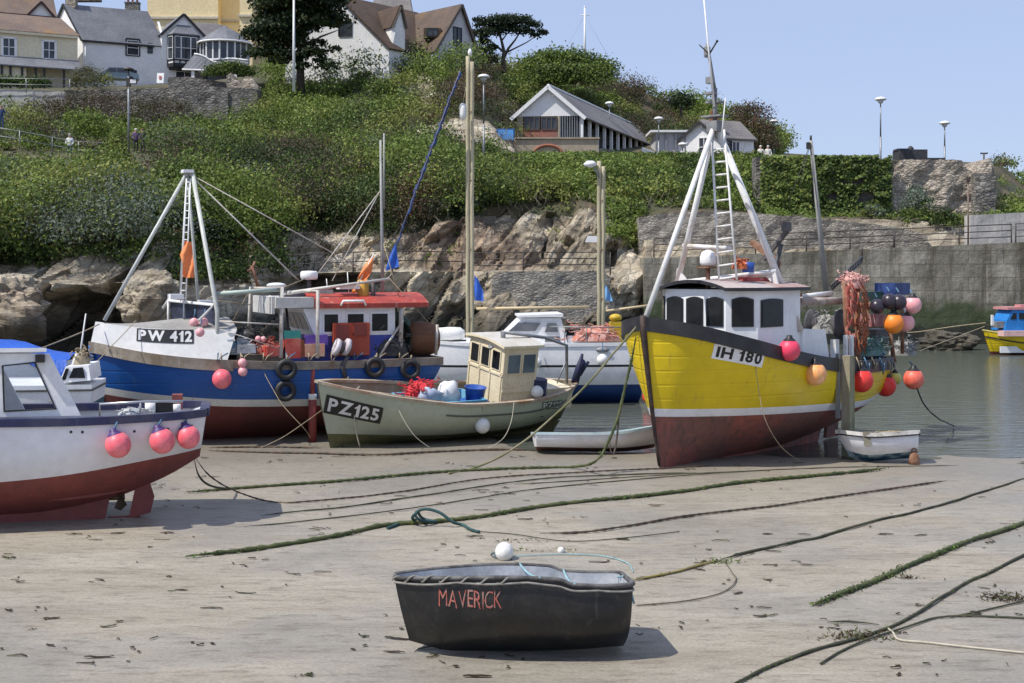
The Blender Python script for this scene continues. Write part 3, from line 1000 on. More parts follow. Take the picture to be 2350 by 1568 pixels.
# ================================================================== houses
GLASS = mat('window_glass', (.035, .04, .05), (.06, .068, .08), 1.5, .12, fine=0)
WHITE = mat('white_paint', (.8, .8, .79), (.73, .73, .72), 2.5, .55, fine=.05)
WHITE_OLD = mat('white_render', (.83, .82, .8), (.75, .75, .75), .9, .8, bump=.25, streak=(.5, .49, .46), streak_lo=.62)
CREAM = mat('cream_render', (.74, .66, .47), (.68, .6, .43), .6, .8, bump=.15)
YELLOW = mat('yellow_render', (.80, .66, .38), (.75, .61, .35), .4, .8)
BLACK = mat('black_timber', (.018, .018, .02), (.03, .03, .03), 4, .6)
def roof_mat(name, c1, c2, c3=None, sc=1.0, row=.28):
    m, nt, b = _nt(name)
    f = _noise(nt, .45 * sc, 5, .6); g = _noise(nt, 6 * sc, 3, .7)
    col = _ramp(nt, f, [(.36, c1), (.6, c2)])
    if c3: col = _mix(nt, _ramp(nt, _noise(nt, .3, 5, .65), [(.55, 0), (.7, .8)]), col, c3)
    col = _mix(nt, 1, col, _ramp(nt, g, [(.3, .75), (.7, 1.25)]), 'MULTIPLY')
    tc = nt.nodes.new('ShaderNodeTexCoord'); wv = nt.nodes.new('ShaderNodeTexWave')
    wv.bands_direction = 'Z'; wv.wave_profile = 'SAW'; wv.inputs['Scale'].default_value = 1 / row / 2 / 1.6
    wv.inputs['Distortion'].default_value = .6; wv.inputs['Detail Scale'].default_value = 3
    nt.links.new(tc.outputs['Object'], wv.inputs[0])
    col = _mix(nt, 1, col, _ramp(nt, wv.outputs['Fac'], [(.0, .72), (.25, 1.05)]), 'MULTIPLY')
    nt.links.new(col, b.inputs['Base Color']); b.inputs['Roughness'].default_value = .75
    _bump(nt, b, wv.outputs['Fac'], .5, .05)
    return m
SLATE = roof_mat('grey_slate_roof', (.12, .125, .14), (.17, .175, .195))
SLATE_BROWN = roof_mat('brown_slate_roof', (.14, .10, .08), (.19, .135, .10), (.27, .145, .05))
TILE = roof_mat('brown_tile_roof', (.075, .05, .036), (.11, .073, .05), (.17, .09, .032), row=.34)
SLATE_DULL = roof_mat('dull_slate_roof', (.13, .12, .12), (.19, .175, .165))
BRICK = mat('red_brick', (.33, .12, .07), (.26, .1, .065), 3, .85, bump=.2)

def window(par, o, r, n, w_, h_, bars=(1, 1), frame=WHITE, glass=GLASS, fw=.07, name='window'):
    """o = lower-left corner on the wall (world), r = unit vector to the right, n = outward normal"""
    o, r, n = Vector(o), Vector(r).normalized(), Vector(n).normalized(); up = Vector((0, 0, 1))
    fm = MB()
    def bar_(a, b):
        fm.beam(a + n * .03, b + n * .03, fw, .10, 0, up=n)
    c = [o, o + r * w_, o + r * w_ + up * h_, o + up * h_]
    for i in range(4): bar_(c[i], c[(i + 1) % 4])
    for i in range(1, bars[0] + 1): bar_(o + r * (w_ * i / (bars[0] + 1)), o + r * (w_ * i / (bars[0] + 1)) + up * h_)
    for i in range(1, bars[1] + 1): bar_(o + up * (h_ * i / (bars[1] + 1)), o + up * (h_ * i / (bars[1] + 1)) + r * w_)
    f = fm.build(name, frame, par, True)
    pm = MB(); pm.prism([q + n * .012 for q in c], -n * .05)
    pm.build('pane', glass, f, True)
    return f

def gable(par, e0, e1, apex, dv, base, wall_m, roof_m, over=.25, th=.14, verge=None, name='wall', split=True):
    """prism: eave points e0 (left), e1 (right) and apex of the front gable, running back by dv"""
    e0, e1, apex, dv = Vector(e0), Vector(e1), Vector(apex), Vector(dv)
    b0, b1 = Vector((e0.x, e0.y, base)), Vector((e1.x, e1.y, base))
    mb = MB(); mb.prism([b0, b1, e1, apex, e0], dv)
    mb.build(name, wall_m, par, True)
    d = dv.normalized(); rm = MB()
    for e in (e0, e1):
        s_ = (e - apex); sl = s_.normalized()
        n = sl.cross(d); n = n if n.z > 0 else -n
        a, b_ = apex + n * .02, e + sl * over + n * .02
        rm.prism([a - d * over, b_ - d * over, b_ + dv + d * over, a + dv + d * over], n * th)
    rf = rm.build('roof', roof_m, par, True)
    if verge:
        vm = MB()
        for e in (e0, e1):
            s_ = (e - apex).normalized()
            vm.beam(apex - d * (over + .04) + Vector((0, 0, .05)), e + s_ * over - d * (over + .04) + Vector((0, 0, .05)), .08, .26, 0)
        vm.build('bargeboard', verge, par, True)
    return rf

def chimney(par, p, w_, d_, h_, m=BRICK, pots=2):
    mb = MB(); mb.box((p[0], p[1], p[2] + h_ / 2), (w_, d_, h_)); mb.box((p[0], p[1], p[2] + h_ + .06), (w_ + .12, d_ + .12, .12))
    c = mb.build('chimney', m, par, True)
    for i in range(pots):
        x = p[0] + (i - (pots - 1) / 2) * w_ / max(1, pots); pm = MB()
        pm.lathe([(.1, 0), (.13, .05), (.1, .4), (.12, .45), (.07, .45)], 10, (x, p[1], p[2] + h_ + .12))
        pm.build('chimney_pot', BRICK, c, True)

A28 = R(28)
rv = Vector((math.cos(A28), math.sin(A28), 0)); nv = Vector((math.sin(A28), -math.cos(A28), 0)); bv = -nv
UP = Vector((0, 0, 1))

# ---- white cottage
near = P(190, 190, 138)
zb = near.z - 1.5
L = 13.0; He = P(190, 92, 138).z
t = thing('white_cottage', 'white cottage with grey slate roof and black oriel bay, left of the round turret', 'cottage', near)
D = 8.6
ridge_z = P(150, 12, 140.3).z
# long block, ridge along rv; gable end faces left
bC = Vector((-math.sin(R(50)), math.cos(R(50)), 0)); e0 = Vector((near.x, near.y, He)) + bC * 7.0; e1 = Vector((near.x, near.y, He)); ap = (e0 + e1) / 2; ap.z = ridge_z
gable(t, e0, e1, ap, rv * 8.6, zb, WHITE_OLD, SLATE, .15, .14, BLACK)
# gutter
mb = MB(); mb.beam(e1 + nv * .2 - rv * .1 - UP * .12, e1 + nv * .2 + rv * 7.4 - UP * .12, .16, .2); mb.build('gutter', BLACK, t, True)
mb = MB(); mb.bar(e1 + rv * .25 + nv * .08 - UP * .2, e1 + rv * .25 + nv * .08 - UP * 5.2, .05); mb.build('drainpipe', WHITE, t, True)
def onf(a, z):                           # point on the front face a metres from the near corner
    return Vector((near.x, near.y, z)) + rv * a
sc_ = lambda v, y=140: CH - (v - VH) / F * y
window(t, onf(4.45, sc_(127)), rv, nv, 1.45, 1.8, (0, 0), BLACK, fw=.12); window(t, onf(4.58, sc_(125.5)), rv, nv, 1.2, 1.55, (0, 1), WHITE, fw=.06)
window(t, onf(6.75, sc_(118)), rv, nv, .5, 1.05, (0, 1), BLACK)
window(t, onf(4.25, sc_(182)), rv, nv, 1.3, 1.0, (1, 0), BLACK)
# cross wing with the black oriel
w0 = onf(8.2, zb); w1 = onf(12.9, zb)
e0 = Vector((w0.x, w0.y, sc_(84, 143))) + nv * .25; e1 = Vector((w1.x, w1.y, sc_(84, 143))) + nv * .25
ap = (e0 + e1) / 2; ap.z = sc_(36, 143)
gable(t, e0, e1, ap, bv * 8.0, zb, WHITE_OLD, SLATE, .2, .14, BLACK, name='wing_wall')
bo = Vector((w0.x, w0.y, 0)) + nv * .25 + rv * .65
bw = 3.4; bd = 1.0; z0, z1, z2 = sc_(157, 143), sc_(143, 143), sc_(86, 143)
mb = MB(); mb.prism([bo + UP * z0 + nv * .05, bo + rv * bw + UP * z0, bo + rv * (bw - .4) + nv * bd + UP * z0, bo + rv * .4 + nv * bd + UP * z0], UP * (z2 - z0))
bay = mb.build('oriel_bay', WHITE, t, True)
mb = MB()
fr = [bo + nv * .06 - rv * .02, bo + rv * .4 + nv * (bd + .04), bo + rv * (bw - .4) + nv * (bd + .04), bo + rv * (bw + .02) + nv * .06]
for a, b_, k in ((0, 1, 1), (1, 2, 4), (2, 3, 1)):
    for z_, hh in ((z0 + .12, .42), (z1, .14), (z2 - .1, .2)):
        mb.beam(fr[a] + UP * z_, fr[b_] + UP * z_, .1, hh)
    for i in range(k + 1):
        q = fr[a].lerp(fr[b_], i / k)
        mb.beam(q + UP * z0, q + UP * (z1 if (k == 4 and i in (1, 3)) else z2), .13, .13, up=nv)
mb.prism([bo + rv * .1 + UP * z0, bo + rv * (bw - .1) + UP * z0, bo + rv * (bw - .5) + nv * .9 + UP * z0, bo + rv * .5 + nv * .9 + UP * z0], UP * -.35)
mb.build('timber_frame', BLACK, bay, True)
for (a, b_, f0, f1) in ((0, 1, .1, .9), (1, 2, .04, .29), (1, 2, .31, .69), (1, 2, .71, .96), (2, 3, .1, .9)):
    p_, q_ = fr[a].lerp(fr[b_], f0), fr[a].lerp(fr[b_], f1)
    d_ = (q_ - p_).normalized(); nn_ = Vector((d_.y, -d_.x, 0))
    window(t, p_ + UP * (z1 + .12), d_, nn_, (q_ - p_).length, z2 - z1 - .3, (0, 1), WHITE, fw=.06)
mb = MB(); mb.prism([bo + UP * z2 + nv * .3 - rv * .1, bo + rv * (bw + .1) + UP * z2 + nv * .3, bo + rv * (bw - .3) + nv * (bd + .2) + UP * z2, bo + rv * .3 + nv * (bd + .2) + UP * z2], UP * .02 + UP * .1)
a_ = [bo + UP * (z2 + .12) + nv * .3, bo + rv * bw + UP * (z2 + .12) + nv * .3, bo + rv * (bw - .3) + nv * (bd + .2) + UP * (z2 + .12), bo + rv * .3 + nv * (bd + .2) + UP * (z2 + .12)]
top_ = [bo + rv * (bw * .3) + UP * (z2 + 1.25) + nv * .05, bo + rv * (bw * .7) + UP * (z2 + 1.25) + nv * .05]
mb.add(a_ + top_, [(0, 3, 4), (3, 2, 5, 4), (2, 1, 5)])
mb.build('bay_roof', SLATE, t, True)
window(t, Vector((w0.x, w0.y, sc_(188, 143))) + nv * .25 + rv * 1.5, rv, nv, 1.9, 2.1, (1, 1), WHITE)
chimney(t, onf(.7, ridge_z - .3) + bC * 3.5, 1.1, .8, 2.0, STONE_TAN)
chimney(t, onf(8.0, ridge_z - 1.1) + bC * 5, 1.5, .8, 2.2, STONE_DARK, 3)
# white flashing between the roofs
mb = MB(); q = onf(8.25, 0)
mb.beam(Vector((q.x, q.y, sc_(86, 143))) + nv * .1, Vector((q.x, q.y, sc_(58, 145))) + bv * 1.6, .22, .12); mb.build('flashing', WHITE, t, True)
# annex wall and lean roof to the turret
x0 = onf(12.9, zb); 
e0 = Vector((x0.x, x0.y, sc_(104, 145))) + bv * .6; e1 = e0 + rv * 5.2
mb = MB(); mb.prism([Vector((e0.x, e0.y, zb)), Vector((e1.x, e1.y, zb)), e1, e0], bv * 5); mb.build('annex_wall', WHITE_OLD, t, True)
mb = MB(); rz_ = sc_(56, 148)
r0 = Vector((e0.x, e0.y, rz_)) + bv * 3; r1 = r0 + rv * 2.2
mb.prism([e0 + nv * .25 - UP * .1, e1 + nv * .25 - UP * .1, r1 + rv * .8, r0], bv * .3 + UP * .12); mb.add([e1 + nv * .25, e1 + bv * 5, r1 + rv * .8], [(0, 1, 2)])
mb.build('annex_roof', SLATE_DULL, t, True)

# ---- turret annex
tc_ = P(516, 150, 141.5)
t = thing('turret_annex', 'round slate-roofed turret with a band of white windows above a porch roof', 'turret', tc_)
rT = 2.55
def octp(i, r, z, n=10): 
    a = 2 * math.pi * (i + .5) / n
    return Vector((tc_.x + r * math.cos(a), tc_.y + r * math.sin(a), z))
zA, zB, zC = sc_(143, 141), sc_(101, 141), sc_(62, 141)
mb = MB(); mb.prism([octp(i, rT - .12, tc_.z - 3) for i in range(10)], UP * (zB - tc_.z + 3)); mb.build('wall', GLASS, t, True)
mb = MB(); mb.prism([octp(i, rT, tc_.z - 3) for i in range(10)], UP * (zA - tc_.z + 3)); mb.build('lower_wall', SLATE, t, True)
for i in range(10):
    a, b_ = octp(i, rT, zA), octp(i + 1, rT, zA); d_ = (b_ - a).normalized()
    if (a.y + b_.y) / 2 < tc_.y + 1.2:
        window(t, a + UP * .02, d_, Vector((d_.y, -d_.x, 0)), (b_ - a).length, zB - zA, (1, 0), WHITE, fw=.15)
mb = MB(); mb.lathe([(rT + .35, zB), (rT + .38, zB + .14), (rT * .55, zC - .55), (.3, zC), (.02, zC + .25)], 10, (tc_.x, tc_.y, 0), smooth=False); mb.build('roof', SLATE, t, True)
mb = MB(); mb.torus((tc_.x, tc_.y, zB + .02), rT + .36, .1, n=20, k=6); mb.build('gutter', WHITE, t, True)
# porch roof with its scalloped white edge
q0 = P(420, 158, 138); q1 = P(565, 168, 138)
zP0, zP1 = sc_(160, 138), sc_(140, 140)
mb = MB(); k = 14; lowr = []; upr = []
for i in range(k + 1):
    f = i / k; x = lerp(q0.x, q1.x, f)
    upz = sc_(lerp(128, 143, f) + 13 * math.exp(-((f - .38) / .16) ** 2), 140)
    lowr.append(Vector((x, 137.6 + .4 * f, zP0 - .2 * f))); upr.append(Vector((lerp(q0.x + .9, q1.x, f), 139.2, upz)))
mb.grid([lowr, upr], 0, False); mb.grid([[p - UP * .14 for p in lowr], [p - UP * .14 for p in upr]], 0, False)
pr = mb.build('porch_roof', SLATE, t, True)
mb = MB(); mb.tube([p + UP * .04 - Vector((0, .05, 0)) for p in upr], .11, 6); mb.tube([p - UP * .06 for p in lowr], .1, 6); mb.build('white_trim', WHITE, pr, True)
for u_ in (443, 540):
    q = P(u_, 172, 137.9); mb = MB(); mb.beam((q.x, 137.9, zP0 - 3.6), (q.x, 137.9, zP0), .32, .32); mb.build('post', WHITE, t, True)
mb = MB(); q = P(505, 165, 139.3); mb.box((q.x, 139.6, zP0 - 1.9), (5.4, .4, 3.6)); mb.build('porch_wall', BLACK, t, True)

# ---- cream terrace
nr = P(178, 200, 134.6)
Lc = 22; st = Vector((nr.x, nr.y, 0)) - rv * Lc
ze = sc_(84, 134.6); zb2 = nr.z - 2.5
t = thing('terraced_house', 'cream terrace with lichen-brown roof and slate porch left of the white cottage', 'house', nr)
e1 = Vector((st.x, st.y, ze)); e0 = e1 + bC * 7; ap = (e0 + e1) / 2; ap.z = sc_(46, 137)
gable(t, e0, e1, ap, rv * Lc, zb2, CREAM, SLATE_BROWN, .15)
mb = MB(); mb.beam(e1 + nv * .2 - UP * .15, e1 + nv * .2 + rv * Lc - UP * .15, .14, .24); mb.build('gutter', CREAM, t, True)
def onc(a, z): return Vector((nr.x, nr.y, z)) - rv * a
for a in (3.35, 7.2, 11.2, 15.3):
    wz = sc_(136, 133.5)
    mb = MB(); o_ = onc(a, wz)
    for i_, (w_, h_, zz) in enumerate(((1.5, .16, -.14), (1.5, .16, 1.74), )):
        mb.box(o_ + rv * .55 + nv * .04 + UP * (zz + .06), (w_, .14, h_), rz=A28)
    for sx in (-.1, 1.2):
        mb.box(o_ + rv * sx + nv * .04 + UP * .85, (.2, .14, 2.0), rz=A28)
    wf = window(t, o_, rv, nv, 1.1, 1.75, (1, 1), WHITE)
    mb.build('surround', WHITE, wf, True)
p0, p1 = onc(8.7, sc_(163, 133)) + nv * 1.9, onc(-.2, sc_(163, 133)) + nv * 1.9
mb = MB(); mb.prism([p0, p1, p1 + bv * 1.85 + UP * 1.15, p0 + bv * 1.85 + rv * .8 + UP * 1.15], UP * .12); mb.build('porch_roof', SLATE, t, True)
for a in (8.3, 7.5, 6.7, 5.6, 4.3, 3.5, 1.6, .4):
    mb = MB(); q = onc(a, zb2) + nv * 1.6; mb.beam(q, q + UP * (p0.z - zb2 + .1), .2, .2, up=nv); mb.build('post', BLACK, t, True)
mb = MB(); q = onc(8.2, 0) + nv * 1.45; q2 = onc(5.2, 0) + nv * 1.45
mb.prism([Vector((q.x, q.y, zb2)), Vector((q2.x, q2.y, zb2)), Vector((q2.x, q2.y, p0.z)), Vector((q.x, q.y, p0.z))], bv * .15); mb.build('porch_wall', CREAM, t, True)
mb = MB(); q = onc(12.5, 0) + nv * 1.0; q2 = onc(9.1, 0) + nv * 1.0
mb.prism([Vector((q.x, q.y, zb2)), Vector((q2.x, q2.y, zb2)), Vector((q2.x, q2.y, p0.z - .2)), Vector((q.x, q.y, p0.z - .2))], bv * .9); mb.build('conservatory', GLASS, t, True)

# ---- house behind the terrace
b0 = P(-40, 40, 152); t = thing('brown_roofed_house', 'house with a wide brown roof and curved bargeboards behind the cream terrace', 'house', (b0.x, b0.y, 26))
e1 = P(-90, 36, 150); e1.z = sc_(33, 152); e0 = e1 + bv * 9; ap = (e0 + e1) / 2; ap.z += 4.2
gable(t, e0, e1, ap, rv * 10.2, 24, WHITE_OLD, SLATE_BROWN, .4)
mb = MB(); mb.beam(e1 + nv * .4 - UP * .1, e1 + nv * .4 + rv * 10.4 - UP * .1, .2, .5); mb.build('fascia', mat('maroon_paint', (.07, .025, .022), None, 3, .6), t, True)
g0 = e1 + rv * 7.0 + nv * .3; g1 = g0 + rv * 3.4; ap = (g0 + g1) / 2 + UP * 1.7
gable(t, g0 - UP * .2, g1 - UP * .2, ap, bv * 3, 24, WHITE_OLD, SLATE_BROWN, .3, .14, mat('maroon_paint', (.07, .025, .022), None, 3, .6), name='gable_wall')
chimney(t, P(200, 4, 158), 3.2, 1.2, 3.2, STONE_DARK, 4)

# ---- yellow hotel
h0 = P(338, 110, 178)
t = thing('yellow_hotel', 'tall pale yellow hotel block rising behind the white cottage', 'hotel', (h0.x, h0.y, 26))
xs_ = [P(u_, 0, 178).x for u_ in (338, 500, 527, 556, 612, 700)]
mb = MB(); mb.box(((xs_[0] + xs_[1]) / 2, 184, 37), (xs_[1] - xs_[0], 12, 26)); mb.box(((xs_[1] + xs_[5]) / 2, 186, 37), (xs_[5] - xs_[1], 12, 26))
mb.box(((xs_[2] + xs_[4]) / 2, 182.5, 37), (xs_[3] - xs_[2], 12, 26))
mb.build('wall', YELLOW, t, True)
mb = MB(); zz = CH + (VH - 42) / F * 178
mb.box(((xs_[0] + xs_[1]) / 2, 177.9, zz), (xs_[1] - xs_[0] + .3, .4, .3)); mb.box(((xs_[1] + xs_[5]) / 2, 179.9, zz), (xs_[5] - xs_[1], .4, .3)); mb.box(((xs_[2] + xs_[4]) / 2, 176.4, zz), (xs_[3] - xs_[2] + .3, .4, .3))
mb.build('string_course', mat('pale_stone_trim', (.55, .5, .4), None, 2, .7), t, True)
BLUEGLASS = mat('blue_glass', (.16, .27, .36), (.22, .33, .42), 1, .15, fine=0)
for u_, v_ in ((606, 38), (628, 38), (655, 38), (606, -40), (628, -40)):
    q = P(u_, v_, 180); window(t, (q.x, 179.98, q.z), (1, 0, 0), (0, -1, 0), 1.0, 2.6, (0, 1), WHITE, BLUEGLASS, fw=.16)
mb = MB(); mb.box(((xs_[0] + xs_[5]) / 2, 185.4, 50.4), (xs_[5] - xs_[0] + 1, 13, .8)); mb.build('cornice', CREAM, t, True)

# ---- brown-tiled house on the hilltop
t = thing('hilltop_house', 'white hilltop house with brown tiled roofs, dormer and steep gable beside the pine', 'house', P(940, 150, 122))
apA = P(776, -8, 121); eR = P(892, 110, 120); eL = P(655, 110, 122); eL.z = eR.z
dA = P(930, 22, 128) - apA; dA.z = 0
gable(t, eL, eR, apA, dA * 1.15, 20.5, WHITE_OLD, TILE, .3, .16)
gn = Vector((eL.y - eR.y, eR.x - eL.x, 0)).normalized() * -1; gr = (eR - eL); gr.z = 0; gr.normalize()
q = P(777, 85, 121); q.y = 121.02 ; q = eL + gr * ((q.x - eL.x) / gr.x); q.z = P(777, 84, 121).z
window(t, q, gr, gn, 1.25, 1.3, (0, 0), BLACK)
apB = P(1055, 12, 123.5); bL = P(995, 118, 121); bR = P(1098, 138, 126); bR.z = bL.z; apB.y = lerp(bL.y, bR.y, (apB.x - bL.x) / (bR.x - bL.x))
dB = P(925, 27, 130) - apB; dB.z = 0
gable(t, bL, bR, apB, dB * 1.2, 20.0, mat('grey_wall_and_gable_shade', (.52, .52, .53), (.46, .46, .47), .7, .85), TILE, .3, .16, mat('brown_bargeboard', (.12, .09, .07), None, 3, .7))  # shade painted as grey on this gable; the house is white
gr2 = bR - bL; gr2.z = 0; gr2.normalize(); gn2 = Vector((gr2.y, -gr2.x, 0))
def onb(u_, v_, y_):
    q = P(u_, v_, y_); f = (q.x - bL.x) / gr2.x
    o_ = bL + gr2 * f; o_.z = q.z; return o_
window(t, onb(1040, 106, 123.5), gr2, gn2, 1.15, 1.75, (1, 0), BLACK)
window(t, onb(1022, 160, 123), gr2, gn2, 1.25, 1.35, (1, 0), BLACK)
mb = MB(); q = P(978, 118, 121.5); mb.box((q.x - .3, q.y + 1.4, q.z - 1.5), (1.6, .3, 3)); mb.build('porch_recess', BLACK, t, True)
mb = MB(); q = P(992, 118, 121); mb.beam(q - UP * 4, q, .2, .2); mb.build('post', WHITE, t, True)
# dormer on the right slope of the left wing
aD = P(918, 14, 120.6); dl = P(898, 60, 120.8); dr = P(929, 62, 121.4); dr.z = dl.z
dd = P(862, 18, 124) - aD; dd.z = 0
gable(t, dl, dr, aD, dd, dl.z - 2.4, WHITE_OLD, TILE, .2, .12, mat('brown_bargeboard', (.12, .09, .07), None, 3, .7), name='dormer')
g3 = (dr - dl); g3.z = 0; w3 = g3.length; g3.normalize(); n3 = Vector((g3.y, -g3.x, 0))
window(t, dl + g3 * .3 - UP * 1.3, g3, n3, w3 - .6, 1.35, (1, 0), BLACK)
# small roof window on the right wing
q = P(985, 78, 122.6); mb = MB(); mb.box((q.x + .3, q.y, q.z), (1.6, 1.1, .9)); mb.build('roof_dormer', TILE, t, True)
window(t, (q.x - .2, q.y - .56, q.z - .3), (1, 0, 0), (0, -1, 0), 1.0, .7, (1, 0), BLACK)
t = thing('slate_house', 'dull slate roof showing behind the brown-tiled hilltop house', 'house', P(900, 60, 150))
mb = MB(); q = P(898, 20, 150); mb.box((q.x, 152, q.z - 4), (4.4, 4, 7.6)); mb.build('wall', STONE_GREY, t, True)
mb = MB(); mb.prism([(q.x - 2.4, 149.6, q.z - .4), (q.x + 2.4, 149.6, q.z - .4), (q.x + 1.8, 151.6, q.z + 2.6), (q.x - 1.8, 151.6, q.z + 2.6)], (0, 2.4, 0)); mb.build('roof', SLATE_DULL, t, True)
t = thing('slate_house', 'far slate roof low on the skyline between the pine and the round hedge', 'house', P(1190, 170, 215))
mb = MB(); q = P(1188, 155, 215); mb.box((q.x, 218, q.z - 4.2), (5, 5, 6)); mb.build('wall', STONE_GREY, t, True)
mb = MB(); mb.prism([(q.x - 3.2, 215, q.z - 1.4), (q.x + 3.2, 215, q.z - 1.4), (q.x + 2, 217, q.z + .2), (q.x - 2, 217, q.z + .2)], (0, 4, 0)); mb.build('roof', SLATE_DULL, t, True)

# ---- pavilion with the colonnade
zE = CH + (VH - 266) / F * 108.2
pL = Vector(((1186 - 1174.5) / F * 108.8, 108.8, zE)); pR = P(1334, 266, 108.2); pR.z = zE
pA = (pL + pR) / 2; pA.z = CH + (VH - 203) / F * 108.5
dP = P(1512, 345, 137) - P(1334, 266, 108.2); dP.z = 0
zf = zE - 3.3
t = thing('pavilion', 'long pavilion with white gable, grey roof and a row of white columns above the ivy', 'pavilion', (pR.x, pR.y, zf))
gr = (pR - pL).normalized(); gn = Vector((gr.y, -gr.x, 0)); dn = dP.normalized()
mb = MB()   # back wall, set in behind the columns
i0, i1 = pL + gr * .25 + dn * .25, pR - gr * 1.7 + dn * .25
mb.prism([Vector((i0.x, i0.y, zf - 1)), Vector((i1.x, i1.y, zf - 1)), Vector((i1.x, i1.y, zE)), Vector((i0.x, i0.y, zE))], dP - dn * .5)
mb.build('wall', mat('dark_slats', (.07, .085, .1), (.1, .11, .13), 3, .6), t, True)
mb = MB(); mb.prism([pL, pR, pA], dn * .3); mb.build('gable_boarding', WHITE, t, True)
rm = MB()
for e in (pL, pR):
    sl = (e - pA).normalized(); n_ = sl.cross(dn); n_ = n_ if n_.z > 0 else -n_
    a_, b_ = pA + n_ * .03, e + sl * .5 + n_ * .03
    rm.prism([a_ - dn * .3, b_ - dn * .3, b_ + dP, a_ + dP], n_ * .14)
rm.build('roof', SLATE_DULL, t, True)
mb = MB()
for e in (pL, pR):
    sl = (e - pA).normalized(); mb.beam(pA - dn * .36 + UP * .08, e + sl * .55 - dn * .36 + UP * .08, .12, .3)
mb.beam(pA - dn * .3 + UP * .24, pA + dP + UP * .24, .2, .14)
mb.build('bargeboard', WHITE, t, True)
for i in range(13):
    p = pR + dP * (i / 12.3) + dn * .1
    mb = MB(); mb.box((p.x, p.y, (zf + zE) / 2 - .1), (.24, .24, zE - zf + .2), rz=math.atan2(dn.y, dn.x)); mb.build('column', WHITE, t, True)
# front: brick panel, two windows, shutters, pale piers
f0 = pL + gn * .0
def onp(a, z): return Vector((pL.x, pL.y, z)) + gr * a + gn * .02
WL = (pR - pL).length
mb = MB(); mb.prism([onp(.55, zf), onp(3.35, zf), onp(3.35, zf + 2.2), onp(.55, zf + 2.2)], -gn * .3); mb.build('brick_panel', mat('pink_brick', (.34, .14, .1), (.28, .12, .09), 2, .85), t, True)
for a in (.62, 2.05):
    window(t, onp(a, zf + 2.2), gr, gn, 1.25, 1.0, (2, 0), mat('brown_bargeboard', (.12, .09, .07)), fw=.06)
mb = MB()
for i in range(9): mb.beam(onp(3.6 + i * .2, zf - .2), onp(3.6 + i * .2, zE - .05), .07, .07, up=gn)
mb.build('slatted_screen', GALV, t, True)
mb = MB(); mb.prism([onp(0, zf - 1), onp(.5, zf - 1), onp(.5, zE), onp(0, zE)], -gn * .3); mb.build('pier', mat('buff_stone', (.4, .34, .25), (.33, .28, .2), 2, .85), t, True)
mb = MB(); mb.prism([onp(3.38, zf), onp(3.55, zf), onp(3.55, zE), onp(3.38, zE)], -gn * .3); mb.build('pier', mat('buff_stone', (.4, .34, .25), (.33, .28, .2), 2, .85), t, True)
# terrace wall in front, with its blind arch
BUFF = mat('buff_stone', (.4, .34, .25), (.33, .28, .2), 2, .85)
a0 = P(1140, 322, 105); a1 = P(1373, 318, 105)
t2 = thing('terrace_wall', 'buff stone terrace wall with a brick arch in front of the pavilion', 'wall', (a0.x, 105, 10))
mb = MB(); mb.prism([(a0.x, 105, 11), (a1.x, 105, 11), (a1.x, 105, a1.z), (a0.x, 105, a0.z)], (0, .6, 0))
mb.box(((a0.x + a1.x) / 2, 105.25, a1.z + .02), (a1.x - a0.x + .2, .8, .12)); mb.build('wall', BUFF, t2, True)
mb = MB(); cx = P(1257, 350, 105).x; cz = P(1257, 355, 105).z
arc = [Vector((cx + 1.15 * math.cos(R(a)), 104.95, cz + .75 * math.sin(R(a)))) for a in range(0, 181, 12)]
mb.tube(arc, .12, 6); mb.build('arch', BRICK, t2, True)
mb = MB(); mb.prism([(a1.x + .05, 105.2, 11), (a1.x + 5.6, 118, 11), (a1.x + 5.6, 118, a1.z - .6), (a1.x + .05, 105.2, a1.z - .75)], (.3, 0, 0)); mb.build('side_wall', STONE_DARK, t2, True)
# grey link hut with flat roofs
q = P(1530, 352, 124); t = thing('flat_roofed_kiosk', 'low grey flat-roofed kiosk between the pavilion and the little white house', 'kiosk', q)
mb = MB(); mb.box((q.x + .4, 126, q.z + .3), (3.0, 4, 3.4)); mb.build('wall', mat('grey_wall_and_gable_shade', (.52, .52, .53)), t, True)
mb = MB(); mb.box((q.x + .2, 125.8, q.z + 2.05), (3.6, 4.6, .2)); mb.box((q.x + 2.9, 125.4, q.z + 1.0), (2.4, 3.6, .2)); mb.build('roof', WHITE, t, True)
for i in range(4):
    mb = MB(); mb.beam((q.x - 1.0 + i * .9, 123.8, q.z - 1), (q.x - 1.0 + i * .9, 123.8, q.z + 2), .16, .16); mb.build('post', GALV, t, True)
q = P(1493, 352, 118); mb = MB(); mb.prism([(q.x - .9, 117, q.z - .6), (q.x + 1.0, 119, q.z - .8), (q.x + 1.0, 119, q.z + .0), (q.x - .9, 117, q.z + .45)], (.2, .5, 0))
tag(mb.build('white_wall', WHITE), 'short white sloping wall at the far end of the colonnade', 'wall')

